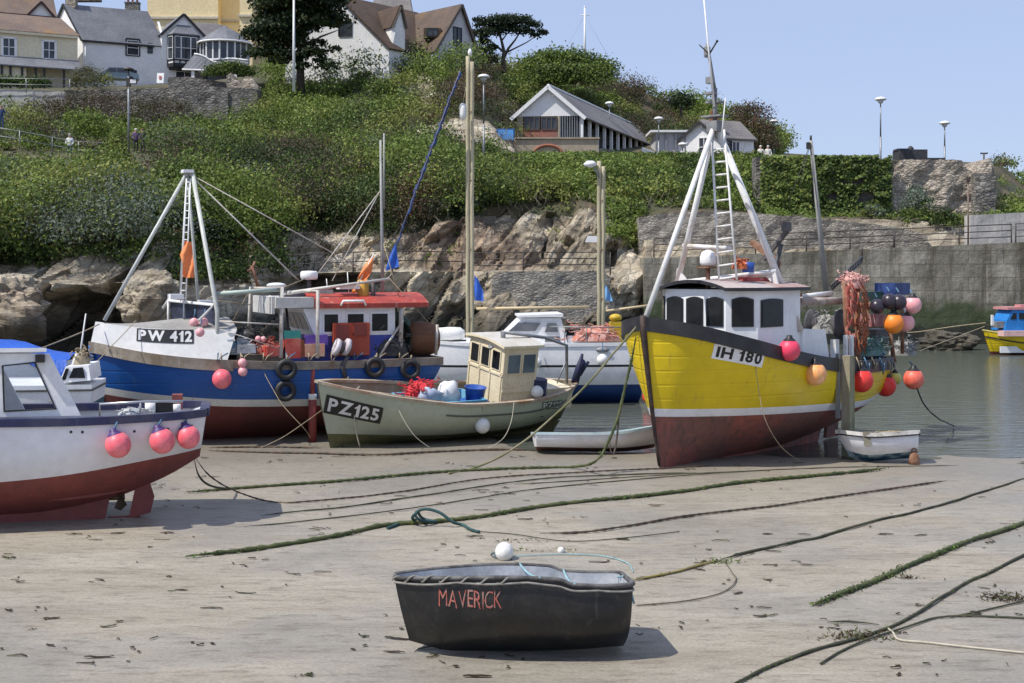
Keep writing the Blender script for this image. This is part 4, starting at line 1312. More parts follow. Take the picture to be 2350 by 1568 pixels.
# ---- little white house at the right
t = thing('white_house', 'little white house with brown roof and brick chimney behind the mast frame', 'house', P(1640, 355, 124))
hL, hR = P(1556, 330, 124), P(1655, 330, 122.5); hL.z = hR.z = CH + (VH - 325) / F * 123
hA = (hL + hR) / 2; hA.z = CH + (VH - 282) / F * 123
gr = (hR - hL).normalized(); gn = Vector((gr.y, -gr.x, 0))
gable(t, hL, hR, hA, -gn * 8, 13, WHITE_OLD, SLATE_DULL, .25, .14, BLACK)
window(t, hL + gr * 2.0 - UP * 1.4, gr, gn, .95, 1.75, (1, 1), WHITE)
k0 = P(1655, 322, 124.5); k1 = P(1729, 322, 126); k0.z = k1.z = CH + (VH - 322) / F * 125
kd = (k1 - k0).normalized(); kn = Vector((kd.y, -kd.x, 0))
mb = MB(); mb.prism([Vector((k0.x, k0.y, 13)), Vector((k1.x, k1.y, 13)), k1, k0], -kn * 5); mb.build('side_wall', WHITE_OLD, t, True)
mb = MB(); ra = k0 - kn * 2.6 - kd * .8; rb = k1 - kn * 2.6; ra.z = rb.z = CH + (VH - 280) / F * 127.5
mb.prism([k0 + kn * .3 - kd * .3, k1 + kn * .3 + kd * .2, rb + kd * .2, ra], UP * .14); mb.prism([ra, rb + kd * .2, k1 - kn * 5.4 + kd * .2, k0 - kn * 5.4], UP * .14); mb.build('roof', SLATE_DULL, t, True)
mb = MB(); mb.add([k1, k1 - kn * 5, rb], [(0, 1, 2)]); mb.build('gable_wall', WHITE_OLD, t, True)
window(t, k0 + kd * .35 - UP * 1.4, kd, kn, .75, 1.3, (0, 0), BLACK)
window(t, k0 + kd * 1.2 - UP * 1.45, kd, kn, .8, 1.3, (1, 0), WHITE)
chimney(t, hA - gn * 2.0 + gr * .9 - UP * .5, .8, .6, 1.3, BRICK, 2)
# dark low structure on the harbour wall
q = P(2092, 366, 98); t = thing('dark_hut', 'dark low hut with stepped roof on top of the stone wall at the right', 'hut', q)
DK = mat('dark_tarred_boards', (.03, .032, .038), (.05, .05, .055), 3, .7)
mb = MB(); mb.box((q.x + .15, 99, q.z + .25), (2.1, 1.8, 1.0)); mb.build('body', DK, t, True)
mb = MB(); mb.box((q.x - .55, 99, q.z + .78), (.8, 1.2, .14)); mb.lathe([(.22, 0), (.25, .16), (.1, .34), (0, .36)], 12, (q.x + .2, 99, q.z + .74)); mb.box((q.x + 2.0, 99, q.z + .12), (1.6, .2, .14)); mb.build('roof', DK, t, True)
# information board
q = P(1160, 310, 103.5); t = thing('information_board', 'blue information board with white frame lines beside the pavilion terrace', 'sign', q)
mb = MB(); mb.box((q.x, q.y, q.z), (1.45, .08, 1.0)); mb.build('board', mat('blue_board_frame', (.02, .09, .25)), t, True)
mb = MB(); mb.box((q.x, q.y - .06, q.z), (1.22, .05, .78)); 
mb.build('panel', mat('blue_panel', (.09, .32, .72), (.14, .4, .8), 4, .4), t, True)
for sx in (-.6, .6):
    mb = MB(); mb.bar((q.x + sx, q.y + .08, q.z - 3), (q.x + sx, q.y + .08, q.z + .4), .04); mb.build('post', IRON, t, True)
# A-board by the cottage door
q = P(368, 180, 117); t = thing('notice_board', 'white notice board leaning at the wall corner before the white cottage', 'sign', q)
mb = MB(); mb.box((q.x, q.y, q.z), (.62, .08, .95), mat=Matrix.Rotation(R(-12), 3, 'X')); mb.build('board', WHITE, t, True)
mb = MB(); mb.box((q.x, q.y - .07, q.z + .05), (.2, .03, .3), mat=Matrix.Rotation(R(-12), 3, 'X')); mb.build('notice', mat('red_ink', (.4, .08, .06)), t, True)

# ================================================================== lamps and poles
def lamp(u, vt, vb, y, label, head=1.0, r=.06):
    b = P(u, vb, y); tp = P(u, vt, y); h = tp.z - b.z
    t = thing('street_lamp', label, 'street lamp', b, group='mushroom street lamps')
    mb = MB(); mb.bar((0, 0, -1.5), (0, 0, h * .35), r * 1.25, 8); mb.bar((0, 0, h * .35), (0, 0, h - .3), r, 8, r2=r * .75); mb.build('pole', GALV, t)
    mb = MB(); mb.lathe([(.06, h - .42), (.16, h - .34), (.26, h - .14), (.24, h - .12), (.05, h - .2)], 14, (0, 0, 0)); mb.build('lamp_glass', mat('frosted_glass', (.6, .62, .64), None, 3, .3), t)
    mb = MB(); mb.lathe([(.02, h - .06), (.4 * head, h - .14), (.44 * head, h - .09), (.34 * head, h + .03), (.12, h + .1), (0, h + .11)], 16); mb.build('lamp_shade', WHITE, t)
    return t
lamp(1109.5, 174, 345, 92, 'grey street lamp with white mushroom head just right of the tall timber post')
lamp(2020, 226, 362, 97, 'tallest street lamp on the ivy wall skyline, with a box on its pole')
lamp(2167, 281, 366, 104, 'street lamp on the stone wall skyline, the far right one')
lamp(1511, 271, 352, 116, 'street lamp at the far end of the colonnade, before dark scrub')
lamp(1775, 277, 352, 130, 'small street lamp half lost in the brown bush at the right')
lamp(1398, 236, 330, 122, 'street lamp with only its head showing above the pavilion roof')
lamp(1566, 330, 356, 119, 'low street lamp head before the little white house gable')
q = P(295, 345, 90); tp = P(295, 156, 90); h = tp.z - q.z
t = thing('street_lamp', 'grey street lamp with a small sign box, standing before the brown scrub', 'street lamp', q)
mb = MB(); mb.bar((0, 0, -1), (0, 0, h - .3), .085, 8, r2=.07); mb.build('pole', GALV, t)
mb = MB(); mb.box((0, 0, h - 1.0), (.26, .26, .6)); mb.box((.28, -.05, h - .95), (.62, .1, .38)); mb.build('sign_box', IRON, t)
mb = MB(); mb.box((.3, -.11, h - .95), (.48, .03, .26)); mb.build('sign_plate', WHITE, t)
mb = MB(); mb.lathe([(.02, h - .1), (.36, h - .16), (.38, h - .1), (.1, h + .04), (0, h + .05)], 14); mb.bar((0, 0, h - .8), (0, 0, h - .1), .05); mb.build('lamp_shade', IRON, t)
def flagpole(u, vt, vb, y, label, r=.07):
    b = P(u, vb, y); h = P(u, vt, y).z - b.z
    t = thing('flagpole', label, 'flagpole', b)
    mb = MB(); mb.bar((0, 0, -1), (0, 0, h), r * 1.2, 8, r2=r * .7); mb.build('pole', WHITE, t)
    mb = MB(); mb.ball((0, 0, h + .08), .12, 10); mb.build('finial', WHITE, t)
    return t, h
flagpole(674, -6, 183, 108, 'white flagpole on the slope in front of the dark conifer', .11)
t, h = flagpole(1341.5, 18, 150, 146, 'tall white flagpole with crosstree on the round hedge hilltop', .13)
mb = MB(); mb.bar((-.5, 0, h * .87), (.5, 0, h * .87), .05); mb.build('crosstree', WHITE, t)
for sx in (-1, 1):
    mb = MB(); mb.bar((0, 0, h * .86), (sx * 3.6, .3, -.6), .012, 4); mb.build('stay_wire', GALV, t)
q = P(2257, 376, 92); t = thing('signpost', 'small dark signpost with a cross arm between the broken wall pillars', 'signpost', q)
mb = MB(); mb.bar((0, 0, -.6), (0, 0, .75), .06); mb.build('post', IRON, t); mb = MB(); mb.box((0, 0, .72), (.5, .08, .1)); mb.build('arm', IRON, t)
q = P(2221, 515, 73.2); t = thing('rusty_post', 'slim rusty post standing before the concrete wall at the right', 'post', q)
mb = MB(); mb.bar((0, 0, -1.2), (0, 0, 2.5), .05); mb.build('post', mat('rusty_iron', (.15, .09, .06), (.24, .2, .18), 4, .8), t); mb = MB(); mb.box((0, -.02, 2.5), (.2, .18, .3)); mb.build('cap', IRON, t)

# ================================================================== trees and shrubs
BARK = mat('bark', (.05, .042, .035), (.09, .075, .06), 3, .9, bump=.4)
def plant(name, label, cat, blobs, kinds, lv, size, trunk=None, seed=1, base=None, flat=.8, group=None, aspect=.62):
    """blobs: (u, v, y, radius m); trunk: list of branches (points as (u, v, y), r0, r1)"""
    g = np.random.default_rng(seed)
    c_ = [P(u, v, y) for u, v, y, _ in blobs]
    base = base or Vector((sum(p.x for p in c_) / len(c_), sum(p.y for p in c_) / len(c_), min(p.z - b[3] for p, b in zip(c_, blobs))))
    t = thing(name, label, cat, base, group=group)
    rad_ = np.array([b[3] for b in blobs])
    cen_, nn_, own_ = bush_leaves(np.array([tuple(p) for p in c_]), rad_, lv * (rad_ / rad_.max()) ** 2, g, 1, flat, -.5)
    n = len(cen_)
    kk_ = g.choice(len(kinds), n, p=[w / sum(x[1] for x in kinds) for _, w in kinds])
    # neighbouring leaves lean to one kind
    fav = g.choice(len(kinds), len(blobs), p=[w / sum(x[1] for x in kinds) for _, w in kinds])
    sel = g.random(n) < .45; kk_[sel] = fav[own_[sel]]
    V_ = leaf_quads(cen_, nn_, size * g.uniform(.6, 1.3, n), g, aspect)
    if trunk:
        mb = MB()
        for pts, r0, r1 in trunk:
            q_ = [P(*p) for p in pts]
            mb.tube(q_, [lerp(r0, r1, i / (len(q_) - 1)) for i in range(len(q_))], 8)
        mb.build('trunk', BARK, t, True)
    np_mesh('crown' if trunk else 'foliage', V_, 4, [LEAF[k_] for k_, _ in kinds], kk_, t)
    return t
pine_d = leafmat('pine_needles', (.022, .036, .016)); LEAF.append(pine_d)                      # 7
LEAF.append(leafmat('leaf_olive', (.075, .075, .024)))                                          # 8
pb = [(1108, 60, 128, 1.0), (1130, 52, 127, 1.1), (1152, 50, 128, 1.3), (1178, 50, 128, 1.3), (1200, 52, 128, 1.2), (1222, 60, 128, 1.0), (1098, 48, 128, .7),
      (1098, 80, 128, 1.0), (1118, 78, 127, 1.1), (1140, 70, 128, 1.2), (1165, 70, 129, 1.2), (1190, 72, 128, 1.1), (1212, 76, 128, .8), (1242, 76, 128, .7), (1228, 84, 128, .6), (1108, 98, 128, .8),
      (1110, 120, 127, 1.2), (1122, 140, 127, 1.3), (1105, 145, 127, 1.1), (1128, 110, 127, .7), (1248, 74, 128, .4)]
plant('pine_tree', 'wind-swept dark pine with flat layered crown on the skyline', 'tree', pb, [(7, 6), (0, 1)], 620, .13,
      [([(1157, 168, 128), (1154, 140, 128), (1156, 118, 128), (1150, 92, 128), (1142, 66, 128)], .26, .08), ([(1155, 135, 128), (1166, 112, 128), (1182, 92, 128), (1198, 66, 128)], .16, .05),
       ([(1160, 122, 128), (1180, 112, 128), (1208, 98, 128), (1235, 80, 128)], .1, .03), ([(1153, 118, 128), (1132, 100, 128), (1112, 84, 128)], .12, .04), ([(1150, 95, 128), (1168, 72, 128)], .09, .04)], 3, P(1157, 165, 128), .5)
pb = [(702 + rnd.uniform(-92, 78), rnd.uniform(-30, 62), 115.5 + rnd.uniform(-2, 2), rnd.uniform(1.0, 1.8)) for _ in range(44)]
pb += [(600 + rnd.uniform(-25, 60), rnd.uniform(60, 130), 115, rnd.uniform(.9, 1.4)) for _ in range(16)] + [(640 + 14 * i, 128 + rnd.uniform(-14, 26), 114.5, rnd.uniform(.8, 1.3)) for i in range(10)] + [(700 + rnd.uniform(-30, 30), rnd.uniform(60, 115), 115.5, rnd.uniform(.8, 1.3)) for _ in range(9)] + [(745 + rnd.uniform(-30, 30), rnd.uniform(10, 60), 114.5, rnd.uniform(.6, 1.0)) for _ in range(10)]
plant('conifer_tree', 'big dark spreading conifer in front of the hotel and hilltop house', 'tree', pb, [(7, 5), (0, 2.2), (8, .6)], 520, .17,
      [([(690, 215, 115.5), (688, 120, 115.5), (695, 60, 115.5), (700, 0, 115.5)], .4, .15), ([(690, 120, 115.5), (735, 85, 115), (775, 70, 115)], .16, .04), ([(690, 110, 115.5), (640, 80, 115.5), (600, 60, 115.5)], .16, .04)], 4, P(690, 205, 115.5), .45)
plant('round_hedge', 'clipped bright green dome hedge crowning the hill behind the pavilion', 'hedge',
      [(1212 + 182 * i / 11, 166 - 17 * math.sin(math.pi * min(1, (i + 1.5) / 11)), 141 + (i % 2), 1.7 + .5 * math.sin(math.pi * i / 11)) for i in range(12)] + [(1240 + 130 * i / 6, 178, 138, 1.8) for i in range(7)], [(1, 3), (2, 3), (0, 1)], 900, .16, None, 5)
plant('brown_bush', 'large brown bare-looking bush at the right of the little white house', 'bush',
      [(1715, 262, 131, 1.6), (1742, 268, 131, 1.6), (1700, 285, 131, 1.5), (1735, 300, 130, 1.8), (1762, 305, 130, 1.3), (1755, 330, 129, 1.5), (1775, 335, 129, 1.0), (1690, 262, 132, 1.1), (1728, 335, 129, 1.2)],
      [(4, 5), (6, 2.4), (0, 1)], 900, .11, None, 6)
plant('palm_tree', 'spiky dark palm-like tree on the ridge above the brown scrub', 'tree', [(1562, 232, 132, 1.2), (1548, 238, 132, .8), (1578, 238, 132, .9), (1565, 245, 132, 1.1)], [(0, 3), (7, 2)], 330, .26, [([(1562, 268, 132), (1562, 235, 132)], .16, .12)], 7, None, .8, None, .2)
plant('green_shrub', 'bright yellow-green conical shrub below the street lamp', 'shrub', [(268, 385, 84, 1.3), (250, 400, 84, 1.1), (285, 398, 84, 1.1), (268, 360, 84.5, 1.0), (266, 335, 84.5, .75), (264, 316, 84.5, .45), (235, 420, 83, 1.0), (300, 418, 83, 1.0)], [(3, 3), (2, 3), (1, 1)], 900, .1, None, 8)
plant('green_shrub', 'light green shrub on the slope left of the bright conical shrub', 'shrub', [(190, 300, 96, 1.0), (215, 285, 97, 1.0), (235, 305, 96, .8), (170, 275, 98, .8)], [(2, 4), (1, 2)], 500, .12, None, 9)
plant('flowering_bush', 'pale feathery bush between the terrace porch and the white cottage', 'bush', [(190, 180, 118, 1.1), (205, 170, 119, .9), (225, 185, 118, 1.1), (175, 192, 117, .9), (245, 190, 117, .9), (210, 195, 116.5, 1.0)], [(5, 2), (8, 3), (3, 1.4), (4, 2)], 700, .12, None, 10, None, .9, None, .25)
plant('brown_bush', 'wide brown leafless-looking thicket covering the foot of the dark retaining wall', 'bush', [(85 + 24 * i + rnd.uniform(-8, 8), 262 - 26 * math.sin(math.pi * min(1, i / 9)) + rnd.uniform(-8, 14), 107.5 - .3 * (i % 2), rnd.uniform(1.1, 1.6)) for i in range(15)], [(4, 4), (8, 1.6), (6, 1), (0, 1)], 620, .11, None, 18, None, .9, None, .3)
plant('hedge', 'clipped dark green hedge before the cream terrace porch', 'hedge', [(-60 + 20 * i, 188 + .8 * i, 113, .75) for i in range(9)], [(0, 2), (1, 4)], 420, .11, None, 11)
plant('round_hedge', 'low bright hedge on the wall corner below the turret porch', 'hedge', [(485 + 14 * i, 168 - 8 * math.sin(math.pi * i / 6), 113, .85) for i in range(7)], [(1, 3), (2, 2), (0, 1)], 500, .1, None, 12)
plant('grey_shrub', 'grey-green sea shrub at the foot of the tan stone wall', 'shrub', [(2105, 455, 79.5, .75), (2090, 468, 79.3, .6), (2122, 470, 79.3, .6), (2100, 440, 80, .5)], [(5, 5), (1, 1)], 520, .08, None, 13)
plant('grey_shrub', 'grey-green tufted shrub on the rocks above the quay path', 'shrub', [(2000, 486, 80, .5), (2015, 492, 79.8, .45), (1985, 492, 79.8, .4)], [(5, 3), (2, 1), (3, 1)], 340, .08, None, 14)
plant('green_shrub', 'dark green shrub growing out of the wall behind the quay railing', 'shrub', [(2165, 500, 78, .7), (2182, 515, 77.8, .65), (2150, 512, 77.8, .5)], [(8, 2), (1, 2), (0, 2)], 420, .08, None, 15)
plant('green_shrub', 'small green tuft on the rubble wall behind the yellow trawler', 'shrub', [(1858, 512, 77.8, .5), (1848, 520, 77.6, .4), (1872, 522, 77.6, .4)], [(2, 2), (1, 3)], 300, .08, None, 16, None, .9, None, .3)
plant('long_hedge', 'long low clipped hedge along the terrace edge below the pavilion', 'hedge', [(1105 + 9.2 * i, 366 + rnd.uniform(-1.5, 2), 93.6 + .4 * (i % 2), .42 + .1 * rnd.random()) for i in range(70)], [(1, 3), (2, 3), (0, 1)], 330, .085, None, 19, None, 1.0)
# ivy on the terrace wall
rough_wall('ivy_wall', [(1735, 360), (1800, 359), (1900, 359), (2042, 368)], 7.0, 84.9, 1.6, STONE_DARK, 'flat-topped terrace wall almost hidden by ivy above the quay', .1)
def ivy(u0, u1, v0, v1, n, kinds, label, seed, y=84.8):
    g = np.random.default_rng(seed)
    t = thing('climbing_ivy', label, 'ivy', P((u0 + u1) / 2, v1, y))
    A = []
    while len(A) < n:
        u, v = g.uniform(u0, u1), g.uniform(v0, v1)
        e = min(u - u0, u1 - u) / 10
        if g.random() > .35 + e: continue
        if noise.noise(Vector((u * .02, v * .03, seed))) < -.33 : continue
        p = P(u, v, y - .1 - .35 * g.random() - .3 * max(0, noise.noise(Vector((u * .035, v * .05, 2 + seed)))))
        A.append(tuple(p))
    A = np.array(A); nr_ = np.tile(np.array([[-.1, -1, .55]]), (len(A), 1))
    kk_ = g.choice(len(kinds), len(A), p=[w / sum(x[1] for x in kinds) for _, w in kinds])
    np_mesh('foliage', leaf_quads(A, nr_, .13 * g.uniform(.6, 1.3, len(A)), g, .75, .45), 4, [LEAF[k_] for k_, _ in kinds], kk_, t)
ivy(1745, 1862, 358, 500, 4200, [(2, 4), (3, 2), (1, 2)], 'bright yellow-green ivy on the terrace wall left of the grey mast', 21)
ivy(1868, 2045, 358, 505, 6200, [(1, 4), (2, 2), (0, 2), (3, .6)], 'deep green ivy on the terrace wall between the mast and the tan stones', 22)
# ================================================================== boats
def paint(name, c, stain=(.22, .16, .1), rough=.42, amt=.62, scale=1.2, bump=0, planks=0):
    return mat(name, c, tuple(x * .86 for x in c), scale, rough, streak=stain, streak_lo=amt, fine=.06, bump=bump, planks=planks)
BOATWHITE = paint('boat_white_paint', (.84, .84, .84), (.55, .48, .38), .35, .64)
RUST = mat('rusty_steel', (.17, .075, .04), (.30, .17, .11), 5, .8, bump=.2)
PIPE = mat('white_pipe_paint', (.68, .68, .66), (.5, .42, .34), 3, .5, lo=.5, hi=.75)
WOOD = mat('weathered_wood', (.33, .27, .19), (.22, .18, .13), 2, .8, bump=.3, stretch=(4, 4, .6))
TIMBER = mat('pale_timber', (.46, .41, .27), (.34, .30, .2), 2, .8, bump=.3, stretch=(5, 5, .5))
RUBBER = mat('black_rubber', (.016, .016, .018), (.03, .03, .03), 4, .6, bump=.15)
DARKGLASS = mat('cabin_glass', (.012, .013, .015), (.022, .024, .026), 2, .12, fine=0)
DARKGLASS.node_tree.nodes['Principled BSDF'].inputs['Specular IOR Level'].default_value = .22
CANVAS = mat('grey_canvas', (.30, .29, .27), (.24, .23, .215), 1.5, .85, bump=.3)
ROPE_B = mat('blue_rope', (.06, .13, .22), (.09, .2, .3), 8, .8)
ROPE_T = mat('tan_rope', (.36, .3, .2), (.25, .2, .13), 8, .85)
PURPLE = mat('purple_cap', (.06, .025, .13), (.08, .03, .16), 4, .5)
def plastic(name, c, fade=None, rough=.38):
    return mat(name, c, fade or tuple(x * .8 + .05 for x in c), 3, rough + .08, fine=.1, lo=.4, hi=.66, streak=tuple(x * .45 + .05 for x in c), streak_lo=.56)
B_PINK = plastic('pink_buoy', (.85, .13, .17), (.85, .24, .26))
B_HOT = plastic('hot_pink_buoy', (.82, .05, .12))
B_FADE = plastic('faded_pink_buoy', (.82, .36, .38), (.8, .45, .45))
B_ORANGE = plastic('orange_buoy', (.88, .24, .02), (.88, .3, .04))
B_PEACH = plastic('faded_orange_buoy', (.86, .38, .12), (.86, .48, .24))
B_RED = plastic('red_buoy', (.8, .035, .03), (.8, .07, .05))
B_CORAL = plastic('coral_buoy', (.78, .13, .08), (.8, .22, .16))
B_YELL = plastic('yellow_buoy', (.62, .6, .12))
B_WHITE = plastic('white_buoy', (.78, .77, .74), (.7, .69, .64))
B_BLACK = plastic('black_buoy', (.03, .022, .035), (.045, .035, .05), .25)

class Boat:
    def __init__(s, name, label, cat, loc, deg, roll=0, pitch=0, group=None):
        s.r = thing(name, label, cat, loc, R(deg), group, R(roll), R(pitch))
        s.M = s.r.matrix_basis.copy(); s.I = s.M.inverted()
    def loc(s, u, v, y): return s.I @ P(u, v, y)
    def ray(s, u, v, ax, val):
        o = s.I @ Vector((0, 0, CH)); d = s.I.to_3x3() @ Vector(((u - 1174.5) / F, 1, -(v - VH) / F))
        return o + d * ((val - o[ax]) / d[ax])
    def proj(s, p):
        q = s.M @ Vector(p); return (1174.5 + q.x / q.y * F, VH + (CH - q.z) / q.y * F)
    def on_hull(s, h, u, v, side=1):
        """local hull point seen at photo position (u, v)"""
        best = None; t0, t1, z0, z1 = 0, 1, 0, 1
        for it in range(7):
            for i in range(9):
                for j in range(9):
                    t = lerp(t0, t1, i / 8); f = lerp(z0, z1, j / 8)
                    z = lerp(h.zk(t), h.zs(t), f); p = h.pt(t, z, side); q = s.proj(p)
                    e = (q[0] - u) ** 2 + (q[1] - v) ** 2
                    if best is None or e < best[0]: best = (e, t, f, p)
            dt = (t1 - t0) * .3; dz = (z1 - z0) * .3
            t0, t1 = max(0, best[1] - dt), min(1, best[1] + dt); z0, z1 = max(0, best[2] - dz), min(1, best[2] + dz)
        return best[3]

def panel(par, o, r, up, n, w_, h_, frame, glass=DARKGLASS, edge=.04, arch=0, name='window', skew=0):
    """window in local coordinates with optional arched head: frame plate and pane sub-part"""
    o, r, up, n = Vector(o), Vector(r).normalized(), Vector(up).normalized(), Vector(n).normalized()
    def outline(e):
        q = [o + r * e + up * e, o + r * (w_ - e) + up * e]
        for i in range(9):
            f = i / 8
            q.append(o + r * lerp(w_ - e, e, f) + up * (h_ - e + arch * (math.sin(math.pi * f))))
        return [p + r * (skew * ((p - o).dot(up)) / h_) for p in q]
    mb = MB(); mb.prism([p + n * .004 for p in outline(0)], n * .018); f_ = mb.build(name, frame, par)
    mb = MB(); mb.prism([p + n * .012 for p in outline(edge)], n * .018); mb.build('pane', glass, f_)
    return f_

def text_quad(mb, txt, tl, tr, bl, br, m=0, bold=0, off=(0, 0, 0)):
    vs, fs, w_ = text_mesh(txt, bold); o = Vector(off)
    return mb.add([Vector(bl).lerp(Vector(br), x / w_).lerp(Vector(tl).lerp(Vector(tr), x / w_), y) + o for x, y in vs], fs, m)

def buoy(p, r, m, label, up=None, cap=PURPLE, group='round buoys', tilt=0, rope=ROPE_B, n=22):
    """ball with a moulded eye on top; up = world point its rope is made fast to"""
    p = Vector(p); t = thing('buoy', label, 'buoy', p - Vector((0, 0, r)), group=group)
    ax = Vector((math.sin(tilt), 0, math.cos(tilt)))
    rot = ax.to_track_quat('Z', 'Y').to_matrix()
    mb = MB(); mb.ball((0, 0, r), r, n, 0, (1, 1, 1.04), rot); mb.build('ball', m, t)
    if cap:
        mb = MB(); mb.lathe([(r * .62, r * .83), (r * .45, r * .98), (r * .28, r * 1.13), (r * .26, r * 1.32), (r * .1, r * 1.36), (0, r * 1.36)], 14, (0, 0, r), 0, rot)
        mb.build('cap', cap, t)
    if up is not None:
        a = Vector((0, 0, r)) + ax * r * 1.25; b_ = Vector(up) - (p - Vector((0, 0, r)))
        mb = MB(); mb.tube([a, a.lerp(b_, .5) + Vector((.01, 0, -.01)), b_], .016, 6); mb.build('rope', rope, t)
    return t

def tyre(p, Rr, face, label, up=None):
    p = Vector(p); t = thing('tyre_fender', label, 'tyre', p - Vector((0, 0, Rr)), group='tyre fenders on the blue trawler')
    rot = Vector(face).to_track_quat('Z', 'Y').to_matrix()
    mb = MB(); mb.torus((0, 0, Rr), Rr * .72, Rr * .28, rot, 26, 10, flat=1.15); mb.build('tyre', RUBBER, t)
    if up is not None:
        mb = MB(); mb.tube([(0, 0, Rr * 1.75), Vector(up) - (p - Vector((0, 0, Rr)))], .02, 6); mb.build('rope', ROPE_T, t)
    return t

def netheap(name, par, c, size, m, seed, n=60, world=False, r=.022):
    r *= .55; n = int(n * 2.2)
    """tangled rope or netting: many random loops"""
    g = random.Random(seed); mb = MB(); c = Vector(c)
    for _ in range(n):
        a = c + Vector((g.gauss(0, .26) * size[0], g.gauss(0, .26) * size[1], (.25 + abs(g.gauss(0, .28))) * size[2]))
        pts = [a]
        for _ in range(4):
            q = pts[-1] + Vector((g.uniform(-1, 1) * size[0], g.uniform(-1, 1) * size[1], g.uniform(-.8, .8) * size[2])) * .15
            q.z = max(q.z, c.z); pts.append(q)
        mb.tube(pts, r * g.uniform(.7, 1.3), 5, 0, False)
    k = 11; rows = []
    for i in range(k):
        rows.append([c + Vector((size[0] * .56 * math.cos(2 * math.pi * j / 26), size[1] * .56 * math.sin(2 * math.pi * j / 26), 0)) * math.cos(i / (k - 1) * 1.57)
                     + Vector((0, 0, size[2] * .8 * math.sin(i / (k - 1) * 1.57))) * (1 + .17 * g.uniform(-1, 1)) for j in range(26)])
    mb.grid(rows, 0, True, True)
    return mb.build(name, m, par, world)

# ------------------------------------------------------------------ the yellow trawler
YEL = paint('yellow_hull_paint', (.72, .53, .006), (.36, .27, .05), .38, .6, .5, planks=1.1)
RED_AF = mat('red_antifouling', (.31, .09, .065), (.19, .085, .068), .8, .75, streak=(.09, .06, .048), streak_lo=.5, bump=.3, lo=.42, hi=.56)
Y = Boat('fishing_trawler', 'yellow fishing trawler with red bottom and white wheelhouse, standing on the wet sand', 'fishing boat', (5.34, 28.8, 0), 227)
hy = Hull(8.2, K((0, 1.2), (.08, 1.36), (.3, 1.58), (.55, 1.66), (.75, 1.56), (.88, 1.2), (.95, .76), (1, .06)),
          K((0, 1.93), (.25, 1.95), (.5, 2.16), (.75, 2.53), (1, 3.06)), K((0, .80), (.1, .52), (.22, .26), (.4, .03), (.6, 0), (1, .02)),
          K((0, 4.6), (.15, 4.4), (.3, 3.8), (.55, 2.9), (.8, 1.7), (1, 1.05)), .62, .25)
wl = K((0, 1.22), (.2, 1.06), (.5, 1.14), (1, 1.24))
mb = hy.skin([(hy.zk, lambda t: max(hy.zk(t) + .02, wl(t) - .16), 0), (lambda t: max(hy.zk(t) + .02, wl(t) - .16), wl, 1), (wl, hy.zs, 2)], 44, 7)
hy.inner(lambda t: hy.zs(t) - .55, .07, 40, mb, 1); hull_y = mb.build('hull', [RED_AF, BOATWHITE, YEL], Y.r)
mb = hy.deck(lambda t: hy.zs(t) - .55, .05); mb.build('deck', mat('deck_green', (.13, .16, .13), (.2, .19, .16), 2, .8), Y.r)
mb = hy.rail(lambda t: hy.zs(t) - .12, .14, .045, .10, 50); mb.build('gunwale', mat('black_rail_paint', (.016, .016, .019), (.028, .028, .032), 3, .45, streak=(.12, .1, .09), streak_lo=.7), Y.r)
mb = MB(); mb.tube([hy.pt(1, lerp(.08, 3.1, i / 10)) + Vector((.02, 0, 0)) for i in range(11)], [.03 + .035 * i / 10 for i in range(11)], 8); mb.build('stem', mat('stem_iron', (.03, .022, .02), (.075, .042, .03), 5, .7), Y.r)
mb = MB(); mb.prism([(2.6, -.07, -.05), (-2.6, -.07, -.05), (-2.9, -.07, .5), (-.6, -.07, .12)], (0, .14, 0)); mb.build('keel', RED_AF, Y.r)
mb = MB(); mb.prism([(-3.05, -.04, .02), (-3.6, -.04, .02), (-3.7, -.04, 1.0), (-3.2, -.04, .95)], (0, .08, 0)); mb.build('rudder', RED_AF, Y.r)
# registration plate and number
def plate_on(B, h, tl, tr, bl, br, txt, back, ink, name='registration_plate', bold=.03, pad=.1):
    q = [B.on_hull(h, *c) for c in (tl, tr, bl, br)]
    def at(f, g, off):
        p = q[2].lerp(q[3], f).lerp(q[0].lerp(q[1], f), g); return h.find(p.x, p.z, 1, off)
    mb = MB(); mb.grid([[at(i / 16, j / 5, .006) for i in range(17)] for j in range(6)], 0, True)
    pl = mb.build(name, back, B.r)
    vs, fs, w_ = text_mesh(txt, bold); mb = MB()
    mb.add([at(pad * .6 + (1 - 1.2 * pad) * x / w_, .14 + .72 * y, .012) for x, y in vs], fs); mb.build('registration_number', ink, pl)
INK_B = mat('black_ink', (.012, .012, .013), None, 3, .5, fine=0); INK_W = mat('white_ink', (.72, .72, .7), None, 3, .5, fine=0)
plate_on(Y, hy, (1640, 789), (1754, 808), (1631, 823), (1745, 844), 'IH 180', BOATWHITE, INK_B, bold=.035)
